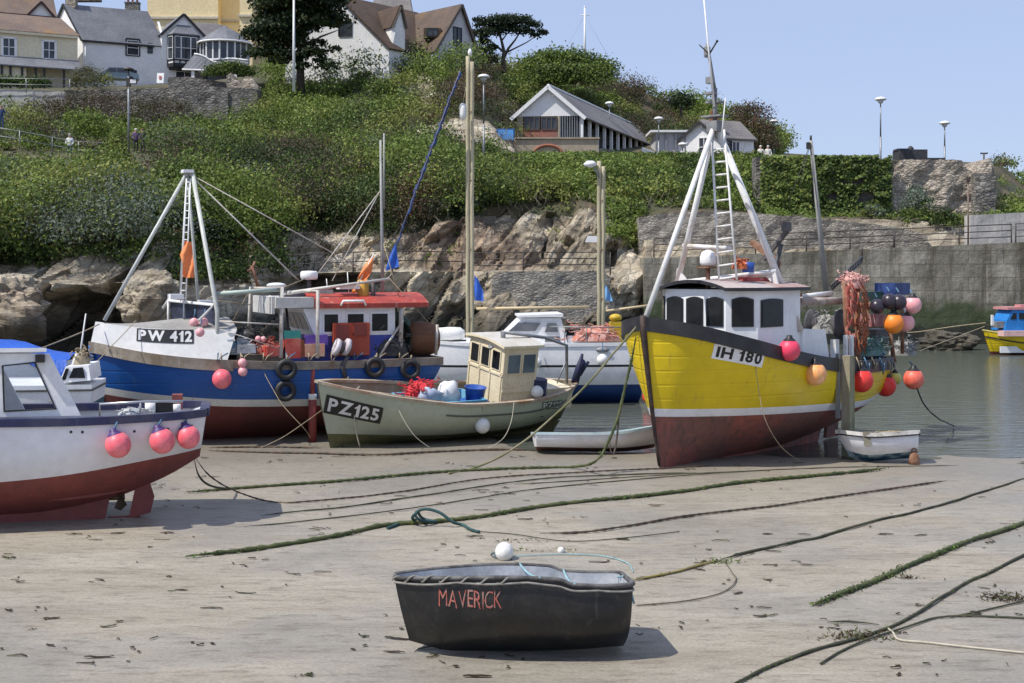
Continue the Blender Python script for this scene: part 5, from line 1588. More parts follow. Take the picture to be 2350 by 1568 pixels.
# wheelhouse
zb_, zt = 1.9, 3.60
plan = [(2.25, -.75), (2.25, .75), (1.75, 1.2), (.1, 1.2), (.1, -1.2), (1.75, -1.2)]
mb = MB(); mb.prism([(x, y, zb_) for x, y in plan], (0, 0, zt - zb_)); wh = mb.build('wheelhouse', BOATWHITE, Y.r)
def roofgrid(xs, half, z, camber, over, th):
    mb = MB(); top = []; bot = []
    for x, hw in xs:
        top.append([Vector((x, hw * s_, z + th + camber * (1 - s_ * s_))) for s_ in [i / 8 - 1 for i in range(17)]])
        bot.append([p - Vector((0, 0, th)) for p in top[-1]])
    mb.grid(top, 0, True); mb.grid(bot, 1, True, flip=True)
    for e in (0, -1): mb.grid([bot[e], top[e]], 1, False)
    for e in (0, -1): mb.grid([[r_[e] for r_ in bot], [r_[e] for r_ in top]], 1, False)
    return mb
mb = roofgrid([(2.42, .85), (2.2, 1.05), (1.8, 1.32), (.9, 1.34), (-.1, 1.34)], 0, zt - .03, .16, 0, .07)
mb.build('roof', [mat('roof_paint', (.42, .36, .34), (.34, .2, .17), 1.2, .7), mat('black_rail_paint', (.016, .016, .019))], wh)
zw0, zw1 = 2.84, 3.40
for i in range(3):
    panel(wh, (2.25, -.72 + .5 * i, zw0), (0, 1, 0), (0, 0, 1), (1, 0, 0), .42, zw1 - zw0, INK_B, arch=.05, edge=.035)
for sg in (1, -1):
    a = Vector((2.25, .75 * sg, zw0)); b_ = Vector((1.75, 1.2 * sg, zw0)); d_ = (b_ - a).normalized(); n_ = Vector((abs(d_.y), sg * abs(d_.x), 0))
    panel(wh, a + d_ * .12, d_, (0, 0, 1), n_, .46, zw1 - zw0, INK_B, arch=.05, edge=.035)
    panel(wh, (1.66, 1.2 * sg, zw0 - .02), (-1, 0, 0), (0, 0, 1), (0, sg, 0), .85, .56, INK_B, arch=.03, edge=.04)
mb = MB(); mb.box((1.3, 1.0, 2.95), (.5, .1, .3)); mb.build('curtain', mat('red_jacket', (.4, .06, .05)), wh)
# white casing aft of the wheelhouse on the near side
mb = MB(); mb.prism([(.1, 1.26, 1.8), (.1, 1.26, 2.72), (-.85, 1.26, 2.70), (-1.1, 1.26, 1.8)], (0, -1.5, 0)); mb.build('engine_casing', BOATWHITE, Y.r)
# mast frame
ap = Vector((1.53, 0, 7.1))
legs = [((3.95, 0, 3.05), .055), ((.12, 1.22, 2.70), .075), ((1.42, -1.1, 3.55), .065), ((1.5, 1.22, 3.58), .0)]
for (p, r_) in legs[:3]:
    mb = MB(); mb.bar(ap + (Vector(p) - ap).normalized() * .1, p, r_, 10); mb.build('mast_leg', PIPE, Y.r)
nb = Y.ray(1781, 623, 1, .95); fb = Vector((1.42, -1.08, 3.72))
mb = MB(); mb.bar(fb, nb, .05, 8); mb.bar(Y.ray(1567, 564, 0, 1.45), Y.ray(1676, 571, 0, 1.45), .05, 8)
mb.prism([fb + Vector((0, 0, .0)), fb + Vector((.0, .35, .02)), fb + Vector((0, .05, .32))], (.05, 0, 0)); mb.prism([nb, nb + Vector((0, .1, -.38)), nb + Vector((0, -.35, -.02))], (.05, 0, 0)); mb.build('crossbar', PIPE, Y.r)
la, lb = Y.loc(1632, 300, 27.7), Y.loc(1650, 648, 27.1); ra_, rb_ = Y.loc(1661, 298, 27.5), Y.loc(1690, 642, 26.9)
mb = MB(); mb.bar(la, lb, .026, 6); mb.bar(ra_, rb_, .026, 6)
for i in range(11):
    f = .13 + .085 * i; mb.bar(la.lerp(lb, f), ra_.lerp(rb_, f), .022, 6)
mb.build('ladder', PIPE, Y.r)
mb = MB(); mb.box(ap + Vector((0, 0, -.06)), (.26, .26, .22)); mb.bar(ap, ap + Vector((0, 0, .75)), .05, 8)
for dz, s_ in ((.15, .34), (.45, .24)): mb.box(ap + Vector((0, 0, dz)), (s_, s_ * 1.4, .04))
mb.bar(ap + Vector((0, 0, .7)), Y.loc(1622, 100, 27.6), .035, 6); mb.box(Y.loc(1622, 120, 27.6), (.1, .1, .22)); mb.box(Y.loc(1629, 185, 27.6), (.14, .14, .14)); mb.box(Y.loc(1630, 215, 27.6), (.2, .2, .05))
mb.build('masthead', mat('grey_steel', (.16, .165, .17), (.25, .25, .25), 4, .5), Y.r)
mb = MB(); mb.bar(Y.loc(1638, 245, 27.5), Y.loc(1612, -30, 27.5), .028, 6, r2=.014); mb.build('whip_aerial', WHITE, Y.r)
mb = MB(); c = Y.loc(1627, 125, 27.5); mb.bar(c, Y.loc(1645, 95, 27.5), .018, 5); mb.bar(c, Y.loc(1604, 103, 27.5), .014, 5); mb.ball(Y.loc(1645, 95, 27.5), .03, 8); mb.build('wind_vane', INK_B, Y.r)
mb = MB(); mb.bar(Y.loc(1655, 320, 27.4), Y.loc(1664, 225, 27.4), .02, 5, r2=.01); mb.build('whip_aerial', WHITE, Y.r)
q = Y.loc(1624, 592, 27.4); mb = MB(); mb.lathe([(.02, -.17), (.15, -.16), (.17, -.1), (.17, .02), (.13, .12), (.05, .16), (0, .165)], 16, q); rd = mb.build('radome', WHITE, Y.r)
mb = MB(); mb.bar(q - Vector((0, 0, .65)), q - Vector((0, 0, .18)), .05, 8); mb.box(q - Vector((0, 0, .2)), (.35, .35, .03)); mb.build('radome_post', RUST, rd)
netheap('rope_coil', Y.r, Y.loc(1700, 618, 27.2) , (.45, .3, .25), mat('orange_rope', (.6, .15, .05), (.45, .1, .04), 6, .8), 3, 26)
mb = MB(); c = Y.loc(1716, 612, 27.2); mb.lathe([(.04, -.12), (.12, -.12), (.14, .08), (.0, .1)], 12, c); mb.build('blue_tub', mat('blue_plastic', (.02, .07, .32), (.03, .1, .4), 3, .4), Y.r)
mb = MB(); mb.box(Y.ray(1725, 645, 1, .5), (.9, .35, .16)); mb.build('red_locker', mat('red_paint_worn', (.42, .06, .05), (.5, .3, .27), 4, .6, lo=.5, hi=.6), Y.r)
mb = MB(); mb.box(Y.ray(1668, 650, 1, .2), (.5, .5, .1)); mb.build('white_locker', BOATWHITE, Y.r)
# exhaust, gallows and derricks aft of the wheelhouse
mb = MB(); mb.bar((-.25, .75, 2.0), (-.25, .75, 3.75), .12, 10); mb.box((-.45, .75, 3.45), (.45, .1, .08)); mb.build('exhaust_pipe', RUST, Y.r)
mb = MB(); mb.bar((-.3, -.3, 2.0), Y.ray(1793, 560, 0, -.3), .05, 8); mb.beam(Y.ray(1806, 530, 0, -.35), Y.ray(1752, 596, 0, -.35), .09, .09); mb.box(Y.ray(1804, 521, 0, -.3), (.16, .16, .2)); mb.build('derrick', mat('dark_steel', (.05, .05, .055), (.1, .09, .09), 5, .6), Y.r)
mb = MB(); mb.beam(Y.ray(1725, 555, 0, -.6), Y.ray(1785, 603, 0, -.6), .14, .12); mb.bar(Y.ray(1785, 603, 0, -.6), (-.6, -.1, 2.1), .06, 8); mb.build('derrick', RUST, Y.r)
mb = MB(); mb.bar(Y.ray(1832, 693, 1, .7), Y.ray(1945, 690, 1, .7), .09, 10); mb.build('boom', mat('rusty_pipe', (.3, .2, .15), (.45, .4, .36), 4, .7), Y.r)
mb = MB(); mb.bar(Y.ray(1838, 681, 1, .6), Y.ray(1908, 673, 1, .6), .055, 10); mb.build('boom', PIPE, Y.r)
c = Y.ray(1896, 745, 1, .3); mb = MB(); ax = Matrix.Rotation(R(90), 3, 'X')
mb.lathe([(.0, -.4), (.36, -.4), (.36, -.34), (.2, -.32), (.2, .32), (.36, .34), (.36, .4), (0, .4)], 18, c, 0, ax); wn = mb.build('net_winch', mat('dark_steel', (.05, .05, .055)), Y.r)
netheap('warp', wn, c - Vector((0, 0, .2)), (.5, .7, .5), mat('grey_twine', (.2, .2, .19), (.32, .31, .29), 6, .9), 7, 34)
mb = MB(); mb.tube([Y.ray(1860, 322, 1, -.2), Y.ray(1897, 690, 1, -.2)], [.04, .075], 8); mz = mb.build('mizzen_mast', mat('grey_pole', (.33, .33, .31), (.26, .26, .25), 3, .6), Y.r)
a = Y.ray(1860, 325, 1, -.2); mb = MB(); mb.bar(a, a + Vector((0, 0, .14)), .03, 6); mb.box(a + Vector((.0, -.05, -.1)), (.12, .08, .16)); mb.build('mast_light', INK_B, mz)
mb = MB()
for p in ((-1.2, -1.2, 2.3), (-1.0, 1.1, 2.5), (-3.4, 0, 2.2), (-.5, .2, 3.6)):
    mb.bar(a, a.lerp(Vector(p), .32), .008, 4)
mb.build('stay_wire', IRON, mz)
for u_, c1, c2, nm in ((1945, (.30, .045, .035), (.40, .18, .13), 'hanging_net'), (1968, (.33, .08, .035), (.40, .19, .11), 'hanging_net')):
    m_ = mat('red_netting' if u_ < 1950 else 'orange_netting', c1, c2, 7, .9, bump=.6)
    tp_, bt_ = Y.ray(u_, 655, 1, 1.0), Y.ray(u_, 815, 1, 1.0); k = 16
    g = random.Random(u_); mb = MB()
    mb.tube([tp_.lerp(bt_, i / k) + Vector((g.gauss(0, .03), g.gauss(0, .03), 0)) for i in range(k + 1)], [.03 + .035 * g.random() for i in range(k + 1)], 8)
    for _ in range(18):
        x = g.random(); p = tp_.lerp(bt_, x * .8); mb.tube([p + Vector((g.gauss(0, .1), .12, .1)), p + Vector((g.gauss(0, .1), .17, -.1)), p + Vector((g.gauss(0, .1), .13, -.35))], .02, 5)
    mb.build(nm, m_, Y.r)
    mb = MB(); mb.bar(bt_ - Vector((0, 0, .35)), tp_ + Vector((0, -.1, .1)), .05, 8); mb.build('gallows_post', RUST, Y.r)
netheap('pink_net', Y.r, Y.ray(1956, 662, 1, .9), (.6, .4, .42), mat('pink_netting', (.55, .28, .24), (.66, .4, .36), 7, .9), 5, 60)
netheap('green_net', Y.r, Y.ray(1995, 815, 1, .9), (.9, .6, .45), mat('green_netting', (.08, .18, .16), (.2, .3, .27), 7, .9), 6, 70)
netheap('blue_net', Y.r, Y.ray(2015, 835, 1, 1.1), (.8, .4, .2), mat('dark_blue_netting', (.05, .07, .16), (.2, .22, .28), 7, .9), 8, 60)
netheap('grey_net', Y.r, Y.ray(2070, 815, 1, .5), (.6, .6, .45), mat('grey_twine', (.2, .2, .19)), 9, 60)
a, b_ = Y.ray(1905, 668, 1, .5), Y.ray(1978, 600, 1, .5); mb = MB(); of = Vector((0, 0, .12))
mb.bar(a, b_, .025, 6); mb.bar(a + of, b_ + of, .025, 6)
for i in range(13): mb.bar(a.lerp(b_, i / 12), a.lerp(b_, min(1, (i + 1) / 12)) + of, .015, 5)
mb.bar(b_ + of, b_ + of + Vector((0, 0, .3)), .02, 5); mb.build('folded_gangway', mat('dark_steel', (.05, .05, .055)), Y.r)
for i in range(6):                                               # ropes over the black rail
    p = Y.on_hull(hy, 1945 + 18 * i, 832); mb = MB(); mb.tube([p + Vector((0, .0, .12)), p + Vector((.02, .07, .0)), p + Vector((-.04, .08, -.16 - .1 * (i % 3))), p + Vector((-.14, .06, -.02))], .016, 5); mb.build('rail_rope', ROPE_T if i % 2 else ROPE_B, Y.r)
# stern gantry that carries the spare buoys
s0, s1 = Y.ray(1988, 705, 1, .8), Y.ray(2070, 700, 1, .8)
mb = MB(); mb.bar(s0, s1, .05, 8); mb.bar(s0 - Vector((0, 0, 1.1)), s0, .05, 8); mb.bar(s1 - Vector((0, 0, 1.2)), s1 + Vector((0, 0, .1)), .05, 8); mb.bar(s1, s1 + Vector((0, -1.5, 0)), .05, 8); mb.bar(s1 + Vector((0, -1.5, 0)), s1 + Vector((0, -1.5, -1.2)), .05, 8)
mb.bar(Y.ray(2040, 755, 1, 1.0), Y.ray(2052, 835, 1, 1.0), .055, 8); mb.build('stern_gantry', RUST, Y.r)
c = Y.ray(2047, 675, 1, .7); mb = MB()
mb.box(c, (.75, .55, .04))
for sx, sy, w1, w2 in ((.36, 0, .04, .55), (-.36, 0, .04, .55), (0, .26, .75, .04), (0, -.26, .75, .04)): mb.box(c + Vector((sx, sy, .14)), (w1, w2, .26))
mb.build('blue_crate', mat('navy_crate', (.012, .03, .13), (.03, .06, .2), 3, .5), Y.r)
mb = MB(); mb.box(Y.ray(1992, 680, 1, .5), (.9, .3, .22)); mb.build('green_tray', mat('dark_green_paint', (.03, .08, .06), (.05, .1, .08), 3, .6), Y.r)
mb = MB(); mb.box(Y.ray(2000, 735, 1, .6), (.55, .45, .3)); mb.build('fish_box', mat('maroon_plastic', (.2, .05, .05), (.4, .2, .18), 3, .6), Y.r)
mb = MB(); mb.box(Y.ray(2008, 770, 1, .5), (.9, .5, .3)); mb.build('dark_box', mat('dark_steel', (.05, .05, .055)), Y.r)
mb = MB(); mb.box(Y.ray(1915, 800, 1, 1.2), (.14, .14, .4)); mb.box(Y.ray(1940, 800, 1, 1.3), (.08, .08, .6)); mb.box(Y.ray(1953, 800, 1, 1.3), (.08, .08, .6)); mb.build('mooring_bitts', PIPE, Y.r)
# beaching leg
p = Y.on_hull(hy, 1932, 850); mb = MB(); mb.box((p.x, p.y + .15, 1.0), (.22, .2, 2.3)); mb.build('beaching_leg', mat('weedy_timber', (.30, .26, .19), (.13, .15, .06), .9, .85, bump=.3, stretch=(3, 3, .8)), Y.r)
mb = MB(); mb.box((p.x + .2, p.y + .02, 1.5), (.09, .07, 1.4)); mb.build('leg_bracket', GALV, Y.r)
mb = MB(); q = Y.on_hull(hy, 2068, 842); mb.box((q.x - .12, q.y - .1, q.z + .02), (.05, .3, .12)); mb.build('stern_plate', mat('grey_plate', (.35, .34, .32), None, 3, .6), Y.r)
# its buoys (each hangs free of the boat: a thing of its own)
def hang(B, h, u, v, r, m, label, vu, cap=INK_B, dy=0, rope=ROPE_T, tilt=0, group='round buoys'):
    q = B.M @ B.on_hull(h, u, v); n_ = (B.M.to_3x3() @ Vector((0, 1, 0))); c = q + n_ * (r * .98 + dy)
    # slide along the ray so that it still stands at (u, v)
    c = P(u, v, c.y)
    top = P(u - 2, vu, (B.M @ B.on_hull(h, u, vu)).y - .03)
    return buoy(c, r, m, label, top, cap, group, tilt, rope)
hang(Y, hy, 1811, 803, .222, B_HOT, 'hot pink buoy on the black rail just aft of the wheelhouse', 772)
hang(Y, hy, 1870, 858, .238, B_PEACH, 'faded orange buoy hanging on the yellow hull before the timber leg', 815)
hang(Y, hy, 1976, 873, .262, B_RED, 'bright red buoy on the yellow hull next aft of the timber leg', 828)
hang(Y, hy, 2031, 885, .25, B_RED, 'bright red buoy hanging lowest at the yellow stern, touching a yellow one', 835)
hang(Y, hy, 2053, 868, .15, B_YELL, 'small yellow-green buoy behind the lowest red buoy at the stern', 832)
q = P(2096, 870, 30.2); buoy(q, .235, B_CORAL, 'coral red buoy hanging off the stern corner over the water', P(2086, 830, 30.4), INK_B)
for u_, v_, r_, m_, l_ in ((2094, 700, .2, B_FADE, 'faded pink buoy, topmost on the stern gantry'), (2050, 742, .235, B_ORANGE, 'orange buoy under the black ones on the stern gantry'),
                           (2078, 741, .2, B_FADE, 'faded pink buoy tucked behind the orange one on the stern gantry'), (2012, 704, .17, B_BLACK, 'glossy black buoy, left of three on the stern gantry'),
                           (2040, 692, .18, B_BLACK, 'glossy black buoy, middle of three on the stern gantry'), (2062, 694, .18, B_BLACK, 'glossy black buoy, right of three on the stern gantry')):
    q = P(u_, v_, 30.1 if m_ is not B_FADE else 30.4); buoy(q, r_, m_, l_, q + Vector((-.02, .15, r_ + .15)), None if m_ is B_BLACK else INK_B)

# ------------------------------------------------------------------ the blue trawler
BLU = paint('blue_hull_paint', (.007, .085, .33), (.05, .11, .24), .35, .58, .5, planks=1.1)
BR_AF = mat('maroon_antifouling', (.16, .035, .028), (.1, .03, .025), .8, .75, streak=(.08, .04, .03), bump=.15)
T = Boat('fishing_trawler', 'blue fishing trawler with red wheelhouse roof and orange flag, at the cliff foot', 'fishing boat', (-5.845, 31.27, 0), 204)
ht = Hull(8.1, K((0, 1.2), (.1, 1.3), (.35, 1.45), (.6, 1.45), (.8, 1.2), (.92, .72), (1, .05)),
          K((0, 1.86), (.4, 1.86), (.7, 1.98), (.85, 2.12), (1, 2.36)), K((0, .8), (.12, .45), (.3, .1), (.5, 0), (1, .02)),
          K((0, 2.8), (.35, 3.4), (.6, 3.0), (.85, 1.6), (1, 1.1)), .5, .4)
wl = K((0, 1.02), (.3, 1.0), (.6, 1.05), (.85, 1.2), (1, 1.36))
mb = ht.skin([(ht.zk, lambda t: max(ht.zk(t) + .02, wl(t) - .17), 0), (lambda t: max(ht.zk(t) + .02, wl(t) - .17), wl, 1), (wl, ht.zs, 2)], 40, 7)
ht.inner(lambda t: ht.zs(t) - .6, .07, 40, mb, 2); mb.build('hull', [BR_AF, paint('grey_white_stripe', (.6, .6, .57)), BLU], T.r)
ht.deck(lambda t: ht.zs(t) - .6, .05).build('deck', mat('deck_grey', (.2, .2, .19), (.14, .13, .12), 2, .8), T.r)
ht.rail(lambda t: ht.zs(t) - .07, .09, .04, .1, 46).build('gunwale', mat('worn_grey_rail', (.28, .24, .19), (.17, .14, .11), 2.5, .7, streak=(.2, .1, .05)), T.r)
mb = MB(); mb.prism([(2.6, -.08, -.05), (-3.0, -.08, -.05), (-3.2, -.08, .6), (0, -.08, .2)], (0, .16, 0)); mb.build('keel', BR_AF, T.r)
mb = MB(); mb.tube([ht.pt(1, lerp(.1, 2.3, i / 8)) + Vector((.02, 0, 0)) for i in range(9)], .05, 8); mb.build('stem', BLU, T.r)
# whaleback
def wb(t, f):
    z0 = ht.zs(t); q = ht.pt(t, z0); hgt = lerp(.70, .47, max(0, t - .66) / .34)
    a = lerp(.66, 1, t)
    return Vector((q.x - .10 * f * (t > .97), max(.02, q.y * lerp(1.0, .80, f)), z0 + hgt * f))
tsw = [.655 + (1 - .655) * (1 - (1 - i / 22) ** 1.4) for i in range(23)]
mb = MB()
for sg in (1, -1):
    mb.grid([[Vector((p.x - (.28 * j / 4 if t < .656 else 0), sg * p.y, p.z)) for t in tsw for p in [wb(t, j / 4)]] for j in range(5)], 0, True, flip=sg < 0)
mb.build('whaleback', paint('whaleback_white', (.74, .73, .70), (.5, .45, .38), .5, .66), T.r)
mb = MB(); rows = []
for t in tsw:
    p = wb(t, 1); hump = .24 * smooth(.98, .70, t)
    x0_ = p.x - (.28 if t < .656 else 0)
    rows.append([Vector((x0_, p.y * s_, p.z + hump * (1 - s_ * s_))) for s_ in [i / 6 - 1 for i in range(13)]])
mb.grid(rows, 0, True); b0_ = rows[0]; mb.add(b0_ + [Vector((b0_[0].x, b0_[0].y, 1.4)), Vector((b0_[-1].x, b0_[-1].y, 1.4))], [tuple(range(13)) + (14, 13)])
mb.build('canvas_cover', CANVAS, T.r)
ht.rail(lambda t: ht.zs(t) - .11, .12, .05, .02, 46, t0=.64, transom=False).build('rubbing_band', mat('dirty_grey_band', (.32, .28, .22), (.2, .15, .1), 2, .8, streak=(.5, .48, .44), streak_lo=.6), T.r)
def onwb(u, v):
    best = None
    for i in range(120):
        for j in range(24):
            t = .655 + .345 * i / 119; p = wb(t, j / 23); p = Vector((p.x - (.28 * j / 23 if t < .656 else 0), p.y, p.z)); q = T.proj(p); e = (q[0] - u) ** 2 + (q[1] - v) ** 2
            if best is None or e < best[0]: best = (e, p, (t, j / 23))
    return best[2]
def wbp(c4, f, g_, off):
    a_ = [onwb(*c) for c in c4]
    t = lerp(lerp(a_[2][0], a_[3][0], f), lerp(a_[0][0], a_[1][0], f), g_); e = lerp(lerp(a_[2][1], a_[3][1], f), lerp(a_[0][1], a_[1][1], f), g_)
    p = wb(t, e); return Vector((p.x - (.28 * e if t < .656 else 0), p.y + off, p.z + off * .3))
c4_ = ((313, 754), (443, 757), (312, 783), (444, 788)); _c = {c: onwb(*c) for c in c4_}; onwb = lambda u, v: _c[(u, v)]
mb = MB(); mb.grid([[wbp(c4_, i / 14, j / 4, .012) for i in range(15)] for j in range(5)], 0, True); pl = mb.build('registration_plate', INK_B, T.r)
vs_, fs_, w_ = text_mesh('PW 412', .04); mb = MB()
mb.add([wbp(c4_, .03 + .94 * x / w_, .1 + .8 * y, .019) for x, y in vs_], fs_); mb.build('registration_number', INK_W, pl)
# mast frame with ladder over the foredeck
ap = Vector((1.89, 0, 6.27))
for p, r_ in (((3.75, .0, 2.85), .045), ((1.42, 1.12, 1.7), .05), ((1.9, -1.05, 2.9), .03), ((1.3, -1.1, 1.7), .035)):
    mb = MB(); p = Vector(p)
    if p.y > 1: mb.tube([ap + Vector((-.1, .1, -.02)), Vector((1.42, 1.12, 3.05)), p], r_, 9)
    else: mb.bar(ap, p, r_, 9)
    mb.build('mast_leg', mat('galvanised_mast', (.5, .52, .48), (.4, .41, .38), 4, .5), T.r)
mb = MB(); mb.box(ap + Vector((0, 0, .03)), (.24, .34, .07)); mb.build('masthead', WHITE, T.r)
la, lb, ra_, rb_ = T.loc(428, 410, 30.4), T.loc(414, 692, 30.2), T.loc(437, 410, 30.4), T.loc(426, 692, 30.2)
mb = MB(); mb.bar(la, lb, .018, 5); mb.bar(ra_, rb_, .018, 5)
for i in range(17): mb.bar(la.lerp(lb, (i + .5) / 17), ra_.lerp(rb_, (i + .5) / 17), .014, 5)
mb.build('ladder', WHITE, T.r)
gp = [T.ray(374, 707, 1, -.9), T.ray(386, 690, 1, -.7), T.ray(491, 700, 1, 1.0), T.ray(455, 737, 1, 1.0)]
mb = MB(); mb.tube(gp, .035, 7); mb.bar(gp[1], gp[1] - Vector((0, 0, .7)), .03, 6); mb.bar(gp[1].lerp(gp[2], .35), gp[1].lerp(gp[2], .35) - Vector((0, 0, .8)), .02, 6); mb.build('windscreen_frame', PIPE, T.r)
mb = MB(); mb.prism([gp[1] - Vector((.06, 0, .04)), gp[2] - Vector((.06, 0, .04)), gp[2] - Vector((.06, 0, .85)), gp[1] - Vector((.06, 0, .85))], (-.02, 0, 0)); mb.build('tarpaulin', mat('navy_frame_shade', (.012, .014, .03), (.04, .05, .09), 3, .6), T.r)  # dark sheet paints the shaded inside of the open windscreen frame
for u_, v_ in ((403, 681), (470, 695)):
    mb = MB(); mb.box(T.ray(u_, v_, 1, .1), (.3, .42, .12)); mb.build('white_box', WHITE, T.r)
# wheelhouse
hx0, hx1, hw = -2.85, -.87, 1.05
mb = MB(); mb.prism([(hx1, -hw, 1.2), (hx1, hw, 1.2), (hx0, hw, 1.2), (hx0, -hw, 1.2)], (0, 0, 1.25)); mb.build('lower_house', mat('blue_house_paint', (.03, .05, .3), (.05, .09, .38), 1, .5, streak=(.2, .05, .1)), T.r)
mb = MB(); mb.add([(hx1, -hw, 2.45), (hx1, hw, 2.45), (hx0, hw, 2.45), (hx0, -hw, 2.45), (hx1 + .28, -hw, 3.1), (hx1 + .28, hw, 3.1), (hx0, hw, 3.1), (hx0, -hw, 3.1)], [(3, 2, 1, 0), (4, 5, 6, 7), (0, 1, 5, 4), (1, 2, 6, 5), (2, 3, 7, 6), (3, 0, 4, 7)]); wh = mb.build('wheelhouse', BOATWHITE, T.r)
up_ = Vector((.28, 0, .65)).normalized()
for i in range(4):
    panel(wh, (hx1 + .06, -.98 + .5 * i, 2.58), (0, 1, 0), up_, Vector((.65, 0, -.28)), .42, .42, WHITE, edge=.03)
for x_, w_ in ((-1.05, .42), (-1.62, .48), (-2.22, .48)):
    panel(wh, (x_, hw, 2.5), (-1, 0, 0), (0, 0, 1), (0, 1, 0), w_, .5, WHITE, edge=.045)
mb = MB(); mb.prism([(hx1 + .95, -hw - .12, 3.12), (hx1 + .95, hw + .1, 3.12), (hx1 + .05, hw + .1, 3.12), (hx1 + .05, -hw - .12, 3.12)], (0, 0, .24)); mb.prism([(hx1 + 1.02, -.9, 2.98), (hx1 + 1.02, hw, 2.98), (hx1 + .95, hw, 2.98), (hx1 + .95, -.9, 2.98)], (0, 0, .4)); mb.build('roof_visor', mat('plain_grey_panel', (.62, .62, .6), (.5, .49, .46), 1.5, .6), wh)
mb = roofgrid([(hx1 + .04, hw + .1), (hx1 - .6, hw + .14), (hx0 - .2, hw + .14), (hx0 - .9, hw - .1)], 0, 3.1, .24, 0, .11)
REDP = mat('red_roof_paint', (.40, .05, .03), (.28, .042, .03), 2.2, .6, streak=(.5, .26, .2), streak_lo=.56)
mb.build('roof', [REDP, REDP], wh)
mb = MB(); mb.tube([(-1.45, hw + .18, 3.16), (-1.5, hw + .2, 3.27), (-2.0, hw + .2, 3.27), (-2.06, hw + .18, 3.16)], .03, 7); mb.build('grab_rail', WHITE, wh)
def tbox(name, u0, v0, u1, v1, depth, m, ax=1, val=1.05, par=None):
    a, b_ = T.ray(u0, v0, ax, val), T.ray(u1, v1, ax, val)
    mb = MB(); mb.box(((a.x + b_.x) / 2, val - depth / 2, (a.z + b_.z) / 2), (abs(a.x - b_.x), depth, abs(a.z - b_.z))); return mb.build(name, m, par or T.r)
tbox('side_locker', 765, 742, 848, 815, .2, mat('red_orange_paint', (.5, .085, .03), (.36, .06, .03), 1.5, .6, streak=(.2, .05, .03)), val=1.2)
tbox('locker_hatch', 772, 746, 800, 778, .1, mat('dark_red_paint', (.22, .04, .03)), val=1.27); tbox('locker_hatch', 812, 744, 842, 770, .1, mat('dark_red_paint', (.22, .04, .03)), val=1.27)
tbox('red_deck_box', 655, 778, 690, 822, .5, mat('red_plastic', (.5, .05, .04), (.6, .15, .1), 3, .5), val=1.25); tbox('orange_deck_box', 700, 790, 745, 818, .4, mat('pale_orange_plastic', (.7, .32, .2), (.7, .45, .32), 3, .6), val=1.25)
tbox('purple_box', 700, 770, 752, 792, .3, mat('purple_plastic', (.12, .06, .35), (.2, .1, .45), 3, .5), val=1.2); tbox('green_box', 652, 760, 690, 778, .3, mat('teal_plastic', (.02, .22, .26), (.05, .3, .2), 3, .5), val=1.22)
for u_ in (772, 795):
    c = T.ray(u_, 797, 1, 1.45); mb = MB(); mb.lathe([(.02, -.05), (.2, -.05), (.21, 0), (.2, .05), (.12, .06), (.02, .06)], 18, c, 0, Matrix.Rotation(R(70), 3, 'Y')); mb.build('winch_drum', mat('white_drum', (.6, .58, .6), (.35, .25, .28), 3, .5), T.r)
mb = MB(); c = T.ray(784, 797, 1, 1.42); mb.lathe([(.15, -.2), (.15, .2)], 14, c, 0, Matrix.Rotation(R(70), 3, 'Y')); mb.tube([T.ray(798, 818, 1, 1.5), T.ray(786, 838, 1, 1.52), T.ray(792, 868, 1, 1.5)], .05, 7); mb.build('winch_core', mat('dark_steel', (.05, .05, .055)), T.r)
# gallows frames, booms, roof gear
FR = mat('pale_pipe', (.55, .54, .5), (.4, .33, .27), 4, .6)
mb = MB(); mb.tube([T.ray(570, 800, 1, .2), T.ray(576, 661, 1, .2), T.ray(647, 661, 1, 1.0), T.ray(644, 822, 1, 1.25)], .05, 8); mb.build('gallows_frame', FR, T.r)
mb = MB(); mb.tube([T.ray(694, 668, 1, .6), T.ray(729, 668, 1, 1.3), T.ray(728, 822, 1, 1.35)], .045, 8); mb.build('gallows_frame', FR, T.r)
mb = MB(); mb.bar(T.ray(496, 675, 1, .9), T.ray(645, 664, 1, .9), .05, 8); mb.build('boom', mat('pale_green_pole', (.42, .5, .44), (.36, .42, .38), 3, .6), T.r)
mb = MB(); mb.bar(T.ray(660, 673, 1, .7), T.ray(894, 640, 1, .7), .045, 8, r2=.03); mb.build('boom', mat('pale_pole', (.6, .58, .52), None, 3, .6), T.r)
q = T.ray(709, 632, 1, 0.1); mb = MB(); mb.lathe([(.02, -.11), (.19, -.1), (.21, -.03), (.21, .06), (.18, .1), (0, .11)], 18, q); rd = mb.build('radar', WHITE, T.r)
mb = MB(); mb.bar(q - Vector((0, 0, .45)), q - Vector((0, 0, .1)), .05, 8); mb.build('radar_post', mat('dark_steel', (.05, .05, .055)), rd)
mb = MB(); mb.ball(T.ray(672, 682, 1, .3), .2, 18, 0, (1.7, 1, .85)); mb.build('liferaft', mat('dark_cover', (.03, .025, .035), (.06, .05, .065), 4, .4), T.r)
mb = MB(); mb.ball(T.ray(634, 655, 1, .1), .16, 14, 0, (1.5, 1, .4)); mb.ball(T.ray(620, 688, 1, .4), .1, 12); mb.build('white_float', WHITE, T.r)
mb = MB(); q0, q1 = T.ray(775, 660, 1, .5), T.ray(822, 658, 1, .5); mb.box((q0 + q1) / 2, ((q1 - q0).length, .3, .1)); mb.build('white_tray', WHITE, T.r)
q = T.ray(833, 683, 1, .5); mb = MB(); mb.lathe([(.13, 0), (.14, .02), (.14, .42), (.1, .44), (0, .44)], 16, q); mb.build('yellow_drum', mat('yellow_ochre_plastic', (.52, .3, .04), (.6, .36, .06), 3, .5), T.r)
q = T.ray(878, 688, 1, 0); 
